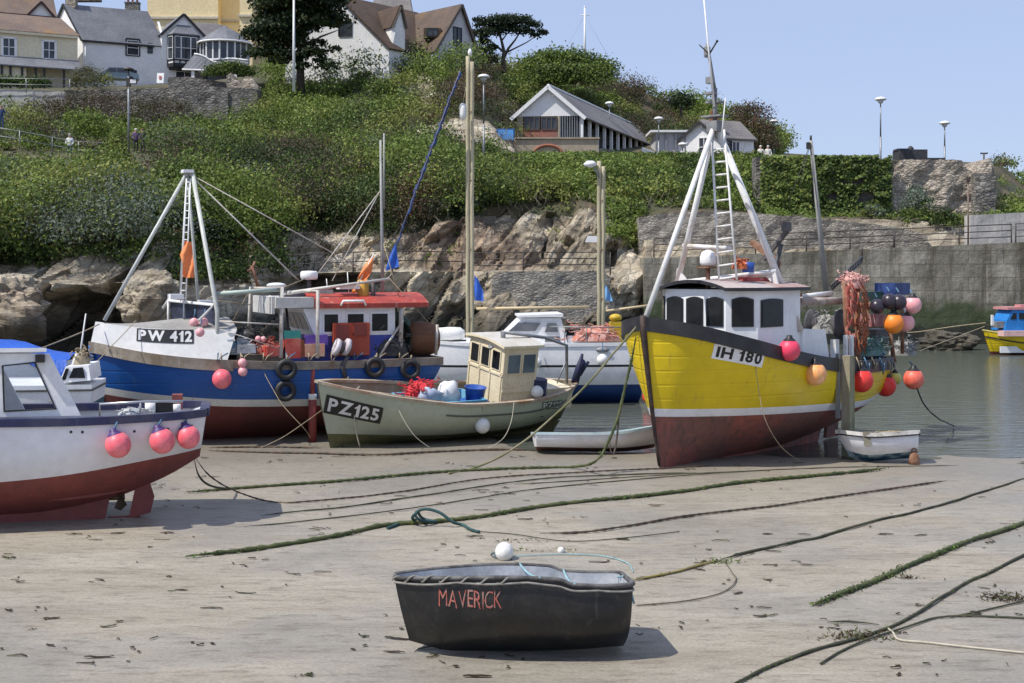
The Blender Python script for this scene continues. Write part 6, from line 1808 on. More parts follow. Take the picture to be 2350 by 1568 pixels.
mb = MB(); mb.tube([q, T.ray(876, 550, 1, 0), T.ray(873, 322, 1, 0)], [.05, .045, .03], 8); ms = mb.build('mast', mat('grey_pole', (.33, .33, .31)), T.r)
mb = MB(); mb.bar(T.ray(881, 480, 1, .1), T.ray(881, 306, 1, .1), .02, 6); mb.build('whip_aerial', mat('grey_pole', (.33, .33, .31)), ms)
mb = MB()
for u_, v_ in ((720, 640), (762, 645)): mb.bar(T.ray(871, 440, 1, 0), T.ray(u_, v_, 1, .1), .014, 5)
mb.build('stay_wire', FR, ms)
mb = MB(); mb.bar(ap, T.ray(680, 640, 1, .3), .014, 5); mb.bar(ap, T.ray(820, 612, 1, 0), .014, 5); mb.bar(ap + Vector((0, .05, 0)), T.ray(640, 600, 1, 0).lerp(T.ray(690, 648, 1, .2), .9), .012, 5); mb.build('stay_wire', FR, T.r)
# small gear lying about the deck and roof
g = random.Random(12)
for nm, u_, v_, val, sz3, m_ in (('fish_box', 520, 796, .9, (.5, .36, .2), mat('pale_blue_plastic', (.1, .32, .5), (.2, .45, .6), 3, .5)), ('fish_box', 560, 800, 1.0, (.45, .34, .2), mat('white_box_plastic', (.62, .63, .64), (.5, .46, .42), 3, .6)), ('fish_box', 625, 806, 1.1, (.4, .34, .22), mat('red_plastic', (.5, .05, .04))),
        ('roof_box', 745, 672, .2, (.4, .3, .14), mat('grey_steel', (.16, .165, .17))), ('roof_box', 800, 676, -.2, (.5, .3, .12), mat('dark_cover', (.03, .025, .035))), ('gas_bottle', 690, 800, 1.05, (.2, .2, .4), mat('dull_orange_steel', (.4, .13, .05), (.3, .1, .05), 3, .6))):
    mb = MB(); mb.box(T.ray(u_, v_, 1, val), sz3, 0, g.uniform(-.3, .3), None, .94); mb.build(nm, m_, T.r)
for i in range(9):                                               # ropes made fast along the rail
    u_ = 500 + i * 52; p = T.ray(u_, 815, 1, 1.42); mb = MB()
    mb.tube([p + Vector((0, .02, .05)), p + Vector((.02, .07, -.08 - .14 * g.random())), p + Vector((-.1, .04, -.02)), p + Vector((-.22, .02, .04))], .016, 5); mb.build('rail_rope', ROPE_T if i % 3 else ROPE_B, T.r)
mb = MB(); mb.tube([T.ray(655, 690, 1, .8), T.ray(662, 760, 1, 1.1), T.ray(650, 815, 1, 1.2)], .03, 6); mb.build('hose', INK_B, T.r)
mb = MB()
for u_, v_ in ((752, 640), (800, 625)): mb.bar(T.ray(u_, 672, 1, .1), T.ray(u_ - 3, v_, 1, .1), .012, 5)
mb.build('whip_aerial', WHITE, wh)
DKN = mat('dark_netting', (.03, .032, .035), (.07, .065, .06), 6, .9)
netheap('dark_net', T.r, T.ray(895, 815, 1, .9), (.8, .6, .6), DKN, 33, 60); netheap('dark_net', T.r, T.ray(700, 700, 1, -.2), (.5, .5, .3), DKN, 34, 40); netheap('dark_net', T.r, T.ray(560, 790, 1, .3), (.7, .6, .5), DKN, 35, 50)
mb = MB(); mb.bar(T.ray(855, 700, 1, .6), T.ray(857, 640, 1, .6), .06, 8); mb.build('exhaust_pipe', mat('dark_steel', (.05, .05, .055)), T.r)
mb = MB(); mb.prism([T.ray(908, 815, 1, .6), T.ray(872, 815, 1, .6), T.ray(872, 706, 1, .6), T.ray(912, 706, 1, .6)], (0, -.9, 0)); mb.build('dark_screen', mat('dark_green_paint', (.03, .08, .06)), T.r)
for a_, b_2 in (((646, 662), (700, 640)), ((576, 662), (520, 760)), ((729, 668), (760, 735)), ((921, 700), (880, 560)), ((894, 640), (1000, 760)), ((495, 690), (576, 700))):
    mb = MB(); mb.bar(T.ray(*a_, 1, .8), T.ray(*b_2, 1, .5), .011, 5); mb.build('rigging_line', ROPE_T, T.r)
for u_, v_, r_, m_ in ((652, 700, .07, B_RED), (640, 706, .06, WHITE), (812, 668, .06, B_ORANGE)):
    mb = MB(); mb.ball(T.ray(u_, v_, 1, .7), r_, 10); mb.build('net_float', m_, T.r)
# stern net drums
c = T.ray(893, 770, 1, .5); mb = MB(); ax = Matrix.Rotation(R(62), 3, 'Z') @ Matrix.Rotation(R(90), 3, 'X')
mb.torus(c, .52, .1, Matrix.Rotation(R(90), 3, 'X') , 30, 8); mb.lathe([(.4, -.5), (.42, .1)], 22, c, 0, Matrix.Rotation(R(90), 3, 'X')); mb.build('net_hauler', mat('dark_green_paint', (.03, .08, .06)), T.r)
mb = MB(); mb.lathe([(0, -.02), (.4, -.02), (.4, .03), (0, .03)], 22, c + Vector((0, .02, 0)), 0, Matrix.Rotation(R(90), 3, 'X')); mb.build('hauler_disc', mat('brown_rubber', (.14, .11, .07), (.2, .16, .1), 3, .7), T.r)
c = T.ray(962, 778, 1, .4); mb = MB(); mb.lathe([(0, -.42), (.36, -.42), (.42, -.2), (.44, 0), (.42, .2), (.36, .42), (0, .42)], 22, c, 0, Matrix.Rotation(R(90), 3, 'Y')); mb.build('net_drum', mat('rust_brown_drum', (.2, .085, .04), (.13, .06, .03), 2.5, .8, bump=.3, stretch=(.5, 4, 4)), T.r)
mb = MB(); mb.tube([T.ray(918, 818, 1, 1.1), T.ray(921, 700, 1, 1.1), T.ray(940, 695, 1, .2)], .06, 8); mb.bar(T.ray(1000, 815, 1, 1.0), T.ray(1003, 745, 1, 1.0), .04, 7); mb.build('stern_gantry', FR, T.r)
mb = MB(); mb.box(T.ray(930, 688, 1, .6), (.9, .3, .06)); mb.bar(T.ray(870, 818, 1, 1.2), T.ray(925, 735, 1, 1.1), .03, 6); mb.build('gantry_shelf', FR, T.r)
mb = MB(); mb.box(T.ray(895, 688, 1, .2), (.7, .5, .1)); mb.build('aft_awning', mat('grey_steel', (.16, .165, .17)), T.r)
netheap('net_pile', T.r, T.ray(540, 812, 1, .8), (.9, .6, .4), mat('pale_netting', (.5, .5, .48), (.3, .34, .38), 7, .9), 31, 60)
netheap('net_pile', T.r, T.ray(612, 812, 1, .8), (.6, .5, .4), mat('red_netting', (.5, .06, .04)), 32, 50)
for u_, v_ in ((592, 778), (604, 779)):
    mb = MB(); mb.ball(T.ray(u_, v_, 1, .9), .075, 12); mb.build('net_float', B_FADE, T.r)
mb = MB(); mb.bar(T.ray(505, 738, 1, 1.2), T.ray(640, 745, 1, 1.2), .02, 6); mb.bar(T.ray(505, 756, 1, 1.25), T.ray(640, 800, 1, 1.25), .012, 6); mb.build('hand_rail', FR, T.r)
mb = MB(); a = T.ray(593, 662, 1, .3); mb.bar(a, T.ray(577, 610, 1, .3), .04, 7); mb.tube([T.ray(568, 622, 1, .3), T.ray(578, 618, 1, .3), T.ray(585, 600, 1, .3)], .03, 6); mb.build('davit', RUST, T.r)
# red beaching leg
p = T.on_hull(ht, 712, 925); mb = MB(); mb.bar((p.x, p.y + .12, -.02), (p.x, p.y + .12, 1.12), .095, 12); mb.bar((p.x, p.y + .12, 1.12), (p.x, p.y + .12, 1.75), .06, 10); mb.build('beaching_leg', mat('red_leg_paint', (.28, .05, .04), (.2, .04, .035), 2, .6), T.r)
mb = MB(); mb.bar((p.x, p.y + .12, 1.0), (p.x, p.y + .12, 1.13), .1, 12); mb.build('leg_band', WHITE, T.r)
# flags
def flag(name, label, pts, m, cat='flag', parent=None, B=None, th=.012):
    mb = MB(); k = len(pts) // 2; rows = [pts[:k], pts[k:]]
    g = random.Random(len(label)); fine_ = []
    for i in range(9):
        f = i / 8; r_ = []
        for j in range((k - 1) * 6 + 1):
            x = j / 6; a = min(k - 2, int(x)); e = x - a
            p = rows[0][a].lerp(rows[0][a + 1], e).lerp(rows[1][a].lerp(rows[1][a + 1], e), f)
            r_.append(p + Vector((0, .05 * math.sin(f * 7 + x * 2.1 + g.random() * .5), 0)))
        fine_.append(r_)
    mb.grid(fine_, 0, True); mb.grid([[p + Vector((0, th, 0)) for p in r_] for r_ in fine_], 0, True, flip=True)
    o = mb.build(name, m); tag(o, label, cat); return o
FLAG = mat('orange_flag', (.82, .2, .06), (.75, .3, .12), 3, .8)
flag('orange_flag', 'ragged orange flag hanging on the ladder of the blue trawler', [P(424, 553, 30), P(412, 585, 30), P(420, 605, 30), P(420, 637, 30), P(438, 556, 30), P(442, 585, 30), P(446, 610, 30), P(444, 638, 30)], FLAG)
o = flag('orange_flag', 'slanting orange flag on the red wheelhouse roof', [P(857, 583, 30.8), P(835, 610, 30.8), P(820, 640, 30.8), P(856, 600, 30.8), P(852, 625, 30.8), P(838, 646, 30.8)], FLAG)
mb = MB(); mb.bar(P(814, 665, 30.8), P(858, 582, 30.8), .015, 6); mb.build('staff', WHITE, o)
n_ = T.M.to_3x3() @ Vector((.1, 1, 0))
for u_, v_, l_ in ((657, 848, 'upper tyre of the pair hung amidships on the blue hull'), (655, 897, 'lower tyre of the pair hung amidships, on the white stripe'), (860, 843, 'tyre on the blue hull below the green net hauler'), (942, 848, 'tyre on the blue hull nearest the stern, below the brown drum')):
    q = T.M @ T.on_hull(ht, u_, v_); tyre(P(u_, v_, q.y - .13), .25, n_, l_, P(u_ + 2, 815, q.y - .1) if v_ < 880 else P(656, 868, q.y - .1))
hang(T, ht, 509, 870, .215, B_PINK, 'pink buoy hanging alone on the blue bow below the whaleback', 812, None)
hang(T, ht, 557, 853, .105, B_FADE, 'small pale pink buoy, lower of two on the blue hull', 842, None, group='small pale buoys'); hang(T, ht, 556, 833, .1, B_FADE, 'small pale pink buoy, upper of two on the blue hull', 815, None, group='small pale buoys')
for u_, v_, l_ in ((445, 740, 'small pale float, left of three behind the registration plate'), (468, 740, 'small pale float, right of three behind the registration plate'), (459, 763, 'small pale float, lowest of three behind the registration plate')):
    q = P(u_, v_, 29.75 if v_ < 750 else 29.1); buoy(q, .1, B_FADE, l_, q + Vector((.02, .02, .3)), None, 'small pale buoys')

# ------------------------------------------------------------------ the pale green open boat
GRN = mat('pale_green_hull', (.42, .45, .34), (.37, .4, .3), .8, .55, streak=(.26, .24, .16), streak_lo=.6, fine=.06)
GRNLOW = mat('weedy_hull_bottom', (.15, .14, .055), (.09, .09, .035), 1.1, .8, streak=(.06, .06, .025))
Z = Boat('fishing_boat', 'pale green open fishing boat with a cream cabin, lying on the sand in the middle', 'fishing boat', (-1.47, 30.97, .0), 215, -9)
hz = Hull(7.2, K((0, .1), (.05, .42), (.15, .82), (.35, 1.1), (.55, 1.14), (.75, .93), (.9, .52), (1, .05)),
          K((0, 1.22), (.3, 1.1), (.5, 1.12), (.75, 1.3), (1, 1.58)), K((0, .3), (.1, .12), (.3, .02), (.6, 0), (1, .03)),
          K((0, 1.6), (.35, 3.0), (.6, 2.9), (.85, 1.8), (1, 1.2)), .45, .35)
mb = hz.skin([(hz.zk, lambda t: hz.zk(t) + .34, 1), (lambda t: hz.zk(t) + .34, hz.zs, 0)], 40, 7); hz.inner(lambda t: .55, .05, 36, mb, 2)
mb.build('hull', [GRN, GRNLOW, mat('worn_inner_paint', (.3, .26, .2), (.22, .17, .12), 2, .8)], Z.r)
hz.deck(lambda t: .56, .04).build('floor_boards', WOOD, Z.r)
hz.rail(lambda t: hz.zs(t) - .015, .03, .03, .09, 46).build('gunwale', mat('worn_gunwale', (.42, .36, .27), (.3, .17, .1), 3, .7, lo=.45, hi=.68), Z.r)
hz.rail(lambda t: hz.zs(t) - .28, .018, .02, .01, 46, t0=.08, t1=.62, transom=False).build('rubbing_strake', mat('dark_strake', (.1, .1, .085)), Z.r)
mb = MB(); mb.prism([(2.7, -.05, -.04), (-3.0, -.05, -.04), (-3.2, -.05, .25), (2.9, -.05, .1)], (0, .1, 0)); mb.build('keel', GRNLOW, Z.r)
plate_on(Z, hz, (749, 905), (881, 936), (739, 948), (870, 973), 'PZ125', INK_B, INK_W, bold=.03)
plate_on(Z, hz, (1243, 923), (1290, 917), (1242, 940), (1288, 935), 'PZ125', mat('dull_green_plate', (.12, .13, .1), None, 3, .6), INK_W, bold=.0)
cx0, cx1, cy0, cy1 = -1.86, -.88, -.82, .68
CREAMP = mat('cream_cabin_paint', (.74, .65, .46), (.66, .57, .4), 2, .6, streak=(.4, .3, .18), streak_lo=.68)
mb = MB(); mb.prism([(cx1, cy0, .5), (cx1, cy1, .5), (cx0, cy1, .5), (cx0, cy0, .5)], (0, 0, 1.82)); cb = mb.build('cabin', CREAMP, Z.r)
for i in range(3): panel(cb, (cx1, cy0 + .10 + .46 * i, 1.72), (0, 1, 0), (0, 0, 1), (1, 0, 0), .36, .48, CREAMP, edge=.03)
for i in range(2): panel(cb, (cx1 - .08 - .44 * i, cy1, 1.66), (-1, 0, 0), (0, 0, 1), (0, 1, 0), .40, .5, CREAMP, mat('pale_cabin_glass', (.1, .13, .15), (.16, .2, .22), 2, .1, fine=0), edge=.03)
mb = MB()
for i in range(4): mb.box((cx1 + .012, cy0 + .06 + .46 * i, 1.1), (.03, .05, 1.2))
mb.box((cx1 + .012, (cy0 + cy1) / 2, 1.64), (.03, 1.5, .05)); mb.box(((cx0 + cx1) / 2, cy1 + .012, 1.25), (1.0, .03, .05)); mb.build('battens', CREAMP, cb)
mb = roofgrid([(cx1 + .1, .84), (cx0 - .1, .84)], 0, 2.3, .07, 0, .06); mb.v = [v + Vector((0, (cy0 + cy1) / 2, 0)) for v in mb.v]; mb.build('roof', [mat('pale_roof_felt', (.52, .5, .45), (.45, .42, .37), 2, .8), CREAMP], cb)
mb = MB(); mb.tube([(cx1 + .12, .35, 2.28), (cx1 + .16, .3, 2.22), (cx1 + .12, .22, 2.28)], .04, 7); mb.build('deck_light', GALV, cb)
tray = mat('pale_blue_plastic', (.1, .32, .5), (.2, .45, .6), 3, .5)
mb = MB(); c = Vector((.55, .25, .7))
for sx, sy, a, b_ in ((0, .55, 1.9, .04), (0, -.55, 1.9, .04), (.95, 0, .04, 1.1), (-.95, 0, .04, 1.1)): mb.box(c + Vector((sx, sy, .18)), (a, b_, .5))
mb.box(c, (1.9, 1.1, .04)); o = mb.build('fish_tray', tray, Z.r)
def zthing(name, label, cat, fn, mats):
    """gear lying in the boat: a thing of its own"""
    mb = MB(); fn(mb); mb.v = [Z.M @ v for v in mb.v]; o = mb.build(name, mats); tag(o, label, cat); return o
def crumple(c, size, seed, n=16):
    def f(mb):
        rows = []
        for i in range(n // 2 + 1):
            th_ = math.pi * i / (n // 2); r_ = []
            for j in range(n):
                ph = 2 * math.pi * j / n; d = Vector((math.sin(th_) * math.cos(ph), math.sin(th_) * math.sin(ph), math.cos(th_)))
                k_ = 1 + .42 * noise.noise(d * 1.9 + Vector((seed, 0, 0)))
                r_.append(Vector(c) + Vector((d.x * size[0] * k_, d.y * size[1] * k_, d.z * size[2] * k_)))
            rows.append(r_)
        mb.grid(rows, 0, True, True)
    return f
c0 = Z.ray(962, 896, 1, .1); o = netheap('red_net', None, Z.M @ c0 - Vector((0, 0, .15)), (.6, .5, .42), mat('crimson_netting', (.6, .04, .05), (.5, .03, .04), 7, .9), 41, 60); tag(o, 'heap of red netting in the blue tray of the pale green boat', 'net')
zthing('plastic_sack', 'bulging pale blue-grey sack beside the red netting', 'sack', crumple(Z.ray(985, 908, 1, .3), (.34, .26, .2), 3), mat('blue_grey_sack', (.3, .36, .5), (.5, .55, .62), 4, .6))
zthing('plastic_sack', 'white plastic sack between the red netting and the blue bucket', 'sack', crumple(Z.ray(1027, 903, 1, .25), (.3, .24, .3), 9), mat('white_sack', (.7, .7, .7), (.6, .62, .66), 4, .6))
def bucket(mb):
    c = Z.ray(1088, 922, 1, .35); mb.lathe([(.0, .02), (.2, 0), (.25, .34), (.27, .36), (.25, .36), (.2, .05), (0, .05)], 20, c); mb.lathe([(0, -.06), (.36, -.05), (.4, 0), (.36, .0), (.2, -.03)], 20, c)
zthing('blue_bucket', 'dark blue bucket standing in a blue dish before the cream cabin', 'bucket', bucket, mat('blue_plastic', (.02, .07, .32)))
mb = MB(); c = Vector((1.7, .1, .75)); mb.box(c, (.8, .9, .3)); mb.build('orange_box', mat('salmon_plastic', (.66, .25, .17), (.6, .3, .22), 3, .6), Z.r)
mb = MB(); a, b_ = Vector((2.9, .35, 1.42)), Vector((.9, .95, 1.16)); mb.bar(a, b_, .045, 8); mb.build('oar', WOOD, Z.r)
mb = MB(); mb.box((-2.55, 0, .95), (1.2, 1.0, .5)); mb.build('aft_locker', CREAMP, Z.r)
mb = MB(); mb.bar((-2.0, .62, .6), (-2.0, .62, 1.5), .2, 14); mb.build('dark_drum', mat('navy_plastic', (.012, .018, .06)), Z.r)
mb = MB(); p0 = Z.ray(1300, 880, 1, .2); p1 = Z.ray(1300, 793, 1, .2); mb.tube([p0, p1, Z.ray(1250, 775, 1, .2), Z.ray(1150, 762, 1, .1)], .04, 8); mb.bar(Z.ray(1278, 880, 1, .2), Z.ray(1298, 830, 1, .2), .02, 6); mb.bar(Z.ray(1154, 762, 1, .1), Z.ray(1154, 780, 1, .1), .06, 8); mb.build('stern_davit', GALV, Z.r)
mb = MB(); mb.tube([Z.ray(1318, 880, 1, .1), Z.ray(1328, 845, 1, .1), Z.ray(1336, 812, 1, .1)], [.1, .09, .03], 8); mb.ball(Z.ray(1334, 840, 1, .1), .13, 12, 0, (1, .8, 1.4)); mb.bar(Z.ray(1330, 862, 1, .1), Z.ray(1350, 830, 1, .1), .04, 6); mb.build('outboard_motor', mat('navy_plastic', (.012, .018, .06)), Z.r)
hang(Z, hz, 1107, 977, .175, B_WHITE, 'white buoy hanging on the side of the pale green boat', 932, None)
q = P(1232, 900, 31.2); buoy(q, .15, B_WHITE, 'white buoy resting on deck behind the cream cabin', None, None)

# ------------------------------------------------------------------ white motorboat at the left edge
WHB = paint('white_topside', (.76, .76, .79), (.52, .5, .47), .3, .68, .6)
AF2 = mat('brick_antifouling', (.23, .06, .05), (.18, .05, .045), .7, .7, streak=(.1, .04, .035), streak_lo=.58)
W_ = Boat('motorboat', 'white motorboat with red bottom and three pink buoys, cut off by the left edge', 'motorboat', (-8.42, 20.5, 0), 192)
hw_ = Hull(7.1, K((0, .62), (.03, .82), (.1, 1.0), (.3, 1.15), (.6, 1.15), (.85, .75), (1, .05)), K((0, 1.78), (.3, 1.74), (.6, 1.78), (1, 2.0)),
           K((0, .98), (.06, .74), (.14, .5), (.22, .32), (.4, .14), (1, .1)), K((0, 2.0), (.1, 2.2), (.3, 3.0), (.6, 2.8), (1, 1.1)), .5, .12)
wl = K((0, 1.14), (.1, 1.06), (.35, .84), (.6, .74), (1, .7))
mb = hw_.skin([(hw_.zk, lambda t: max(hw_.zk(t) + .01, wl(t)), 0), (lambda t: max(hw_.zk(t) + .01, wl(t)), hw_.zs, 1)], 46, 8)
hw_.inner(lambda t: hw_.zs(t) - .5, .05, 36, mb, 1); mb.build('hull', [AF2, WHB], W_.r)
hw_.deck(lambda t: hw_.zs(t) - .5, .03).build('deck', mat('deck_grey', (.2, .2, .19)), W_.r)
NAVY = mat('navy_rail', (.018, .022, .075), (.05, .05, .09), 2, .45, streak=(.16, .15, .17), streak_lo=.62)
hw_.rail(lambda t: hw_.zs(t) - .03, .06, .045, .1, 46).build('rubbing_rail', NAVY, W_.r)
mb = MB(); mb.prism([(3.0, -.06, 0), (-1.95, -.06, 0), (-2.05, -.06, .45), (-1.6, -.06, .6), (3.0, -.06, .4)], (0, .12, 0)); mb.build('keel', AF2, W_.r)
mb = MB(); mb.prism([(-2.32, -.035, .02), (-2.66, -.035, .1), (-2.72, -.035, .35), (-2.58, -.035, .8), (-2.36, -.035, .85), (-2.42, -.035, .5)], (0, .07, 0)); mb.bar((-2.0, 0, .03), (-2.5, 0, .05), .025, 6); mb.build('rudder', AF2, W_.r)
mb = MB(); c = Vector((-2.2, 0, .36)); mb.bar((-2.0, 0, .36), c - Vector((.06, 0, 0)), .045, 8)
for i in range(3):
    a = 2 * math.pi * i / 3 + .4; d = Vector((0, math.cos(a), math.sin(a))); s_ = Vector((.09, -math.sin(a) * .07, math.cos(a) * .07))
    mb.prism([c + d * .03 - s_ * .4, c + d * .03 + s_ * .4, c + d * .15 + s_, c + d * .22, c + d * .15 - s_], (.012, 0, 0))
mb.build('propeller', mat('bronze', (.1, .075, .05), None, 3, .5, .6), W_.r)
mb = MB(); k = 12; mb.tube([hw_.pt(lerp(.16, .34, i / k), lerp(.5, .42, i / k), 1, -.01) for i in range(k + 1)], [.035 * math.sin(math.pi * (i + .3) / (k + .6)) + .006 for i in range(k + 1)], 7); mb.build('bilge_keel', AF2, W_.r)
# wheelhouse shell with sloping after end
yS = .86
def wq(u, v, y=yS): return W_.ray(u, v, 1, y)
a = [wq(-220, 962), wq(185, 954), wq(112, 812), wq(112, 806), wq(-220, 814)]
win = [wq(6, 840), wq(80, 832), wq(128, 938), wq(16, 944)]
mb = MB()
ins = [a[0], a[1], a[2], a[4]]; wi = [wq(10, 944), win[2], win[1], win[0]]
for i in range(4):
    j = (i + 1) % 4; mb.prism([ins[i], ins[j], wi[j], wi[i]], (0, -.05, 0))
wheel = mb.build('cabin_side', BOATWHITE, W_.r)
mb = MB(); mb.prism([p + Vector((0, -.02, 0)) for p in wi], (0, -.012, 0)); 
pm, pnt, pb_ = _nt('clear_window'); pb_.inputs['Base Color'].default_value = (.85, .88, .9, 1); pb_.inputs['Roughness'].default_value = .02; pb_.inputs['Transmission Weight'].default_value = 1; pb_.inputs['IOR'].default_value = 1.05
mb.build('window', pm, wheel)
mb = MB(); mb.tube([p + Vector((0, .005, 0)) for p in wi], .018, 6, closed=True); mb.build('window_seal', RUBBER, wheel)
mb = MB()
for i in range(4):
    j = (i + 1) % 4; mb.prism([p * 1 + Vector((1.0, -1.6, -.16)) for p in (ins[i], ins[j], wi[j], wi[i])], (0, -.05, 0))
mb.build('far_side', BOATWHITE, W_.r)
mb = MB(); r0 = wq(116, 807); r0.x += .05; mb.prism([(r0.x, .92, r0.z), (r0.x + 3.0, .92, r0.z - .0), (r0.x + 3.0, .92, r0.z + .07), (r0.x, .92, r0.z + .06)], (.75, -1.7, -.15)); mb.build('roof', BOATWHITE, W_.r)
mb = MB(); mb.box(wq(92, 823, .93), (.13, .1, .12)); mb.build('deck_light', INK_B, W_.r)
mb = MB(); h0, h1 = W_.ray(229, 958, 1, .75), W_.ray(229, 928, 1, .75); mb.tube([h0, h1, W_.ray(330, 922, 1, .75), W_.ray(420, 921, 1, .6)], .02, 7); mb.bar(W_.ray(322, 922, 1, .75), W_.ray(322, 955, 1, .75), .018, 6); mb.build('grab_rail', mat('steel_tube', (.55, .55, .56), None, 3, .3, .8), W_.r)
netheap('rope_coil', W_.r, W_.ray(300, 952, 1, .6), (.35, .3, .12), mat('pale_netting', (.5, .5, .48)), 51, 30, r=.012)
mb = MB(); mb.bar(W_.ray(346, 950, 1, .4), W_.ray(346, 922, 1, .4), .09, 12); mb.build('white_bucket', WHITE, W_.r)
mb = MB(); mb.box(W_.ray(378, 938, 1, .3), (.28, .3, .22)); mb.build('engine_box', INK_B, W_.r); mb = MB(); mb.box(W_.ray(407, 922, 1, .2), (.16, .2, .24)); mb.build('rudder_head', AF2, W_.r)
mb = MB(); mb.bar(W_.ray(406, 945, 1, .5), W_.ray(406, 928, 1, .5), .06, 10); mb.build('cleat', WHITE, W_.r)
mb = MB()
for u_, v_ in ((160, 992), (191, 992), (309, 990), (384, 985), (440, 977)): q = W_.on_hull(hw_, u_, v_); mb.ball(q, .022, 8)
mb.build('drain_hole', INK_B, W_.r)
hang(W_, hw_, 271, 1021, .192, B_PINK, 'pink buoy with purple cap, first and largest of the white motorboat\'s three', 968, PURPLE, 0, ROPE_B, -.35)
hang(W_, hw_, 372, 1012, .192, B_PINK, 'pink buoy with purple cap, middle of the white motorboat\'s three', 962, PURPLE, 0, ROPE_B, -.35)
hang(W_, hw_, 432, 1003, .18, B_PINK, 'pink buoy with purple cap nearest the white motorboat\'s stern', 955, PURPLE, 0, ROPE_B, -.3)

# ------------------------------------------------------------------ boats behind the motorboat
TEAL = mat('teal_antifouling', (.012, .06, .075), (.02, .09, .1), 1.5, .7)
Q = Boat('cabin_boat', 'small white cabin boat with teal bottom, squeezed in before the blue bow', 'cabin boat', (-10.2, 25.1, 0), 188)
hq = Hull(4.4, K((0, .8), (.3, .95), (.6, .95), (.85, .6), (1, .05)), K((0, 1.84), (.5, 1.86), (1, 2.05)), K((0, .5), (1, .4)), K((0, 3.2), (.6, 2.8), (1, 1.2)), .4, .1)
mb = hq.skin([(hq.zk, lambda t: 1.48, 0), (lambda t: 1.48, hq.zs, 1)], 30, 5); mb.build('hull', [TEAL, BOATWHITE], Q.r); hq.deck(lambda t: hq.zs(t) - .02, .01).build('deck', BOATWHITE, Q.r)
hq.rail(lambda t: hq.zs(t) - .1, .018, .02, .01, 30).build('rubbing_strake', mat('dark_strake', (.1, .1, .085)), Q.r)
c0, c1, c2, c3 = Q.ray(208, 873, 1, .6), Q.ray(135, 880, 1, .6), Q.ray(150, 842, 1, .55), Q.ray(203, 838, 1, .55)
mb = MB(); mb.prism([c0, c1, c2, c3], (0, -1.2, 0)); cab = mb.build('cabin', BOATWHITE, Q.r)
mb = MB(); mb.prism([Q.ray(195, 868, 1, .62), Q.ray(158, 868, 1, .62), Q.ray(168, 845, 1, .6), Q.ray(190, 843, 1, .6)], (0, -.03, 0)); mb.build('window', DARKGLASS, cab)
mb = MB(); mb.prism([Q.ray(150, 872, 1, .62), Q.ray(139, 876, 1, .62), Q.ray(151, 846, 1, .6), Q.ray(158, 846, 1, .6)], (0, -.03, 0)); mb.build('window', DARKGLASS, cab)
mb = MB(); b0_ = Q.ray(170, 838, 1, .2); mb.tube([Q.ray(166, 840, 1, .2), Q.ray(176, 815, 1, .2), Q.ray(186, 812, 1, .0), Q.ray(198, 838, 1, -.1)], .03, 6); mb.bar(Q.ray(180, 840, 1, 0), Q.ray(197, 720, 1, 0), .022, 6, r2=.012); mb.build('mast', WHITE, Q.r)
netheap('rope_coil', Q.r, Q.ray(186, 836, 1, .1), (.3, .3, .3), ROPE_T, 61, 24)
BT = Boat('covered_boat', 'white boat under a bright blue tarpaulin behind the motorboat cabin', 'boat', (-11.9, 27.7, 0), 186)
hb = Hull(5.2, K((0, .85), (.4, 1.05), (.8, .7), (1, .05)), K((0, 2.12), (.4, 2.2), (1, 2.25)), K((0, .1), (1, .1)), K((0, 3), (.6, 2.8), (1, 1.2)), .4, .1)
hb.skin([(hb.zk, hb.zs, 0)], 26, 6).build('hull', BOATWHITE, BT.r)
mb = MB(); rows = []
for t in hb.ts(26):
    q = hb.pt(t, hb.zs(t)); rz_ = lerp(2.24, 2.52, smooth(0, .3, t))
    r_ = [Vector((q.x, (q.y + .05), q.z - lerp(.5, .05, smooth(.0, .16, t)))), Vector((q.x, (q.y + .05), q.z + .02))]
    for i in range(1, 8):
        f = i / 8; r_.append(Vector((q.x, (q.y + .05) * (1 - 2 * f), lerp(q.z, rz_, 1 - abs(1 - 2 * f)) + .05 * noise.noise(Vector((q.x * 2, f * 5, 1))))))
    r_ += [Vector((q.x, -(q.y + .05), q.z + .02)), Vector((q.x, -(q.y + .05), q.z - .14))]
    rows.append(r_)
mb.grid(rows, 0, True); mb.build('tarpaulin', mat('bright_blue_tarpaulin', (.012, .08, .45), (.02, .11, .52), 2, .45, bump=.4, bdist=.08), BT.r)

# ------------------------------------------------------------------ white cabin cruiser afloat
Cc = Boat('cabin_cruiser', 'white cabin cruiser with black line and blue bottom, moored behind the green boat', 'cabin cruiser', (-.42, 40.2, -.05), 183)
hc = Hull(8.8, K((0, 1.35), (.3, 1.5), (.6, 1.45), (.85, .85), (1, .06)), K((0, 1.82), (.5, 1.8), (1, 2.1)), K((0, -.2), (1, -.1)), K((0, 4), (.6, 3.4), (1, 1.2)), .8, .15)
mb = hc.skin([(hc.zk, lambda t: .62, 0), (lambda t: .62, lambda t: 1.16, 1), (lambda t: 1.16, lambda t: 1.23, 2), (lambda t: 1.23, hc.zs, 1)], 30, 4)
mb.build('hull', [mat('royal_blue_antifouling', (.012, .05, .2), (.02, .07, .24), 1, .6), paint('cruiser_white', (.86, .86, .87), (.6, .58, .54), .3, .7), INK_B], Cc.r)
hc.deck(lambda t: hc.zs(t) - .02, .01).build('deck', BOATWHITE, Cc.r)
hc.rail(lambda t: hc.zs(t) + .02, .05, .03, .05, 30).build('toe_rail', BOATWHITE, Cc.r)
c = [Cc.ray(1075, 790, 1, 1.0), Cc.ray(1110, 770, 1, 1.0), Cc.ray(1160, 768, 1, 1.0), Cc.ray(1198, 730, 1, 1.0), Cc.ray(1287, 730, 1, 1.0), Cc.ray(1302, 790, 1, 1.0)]
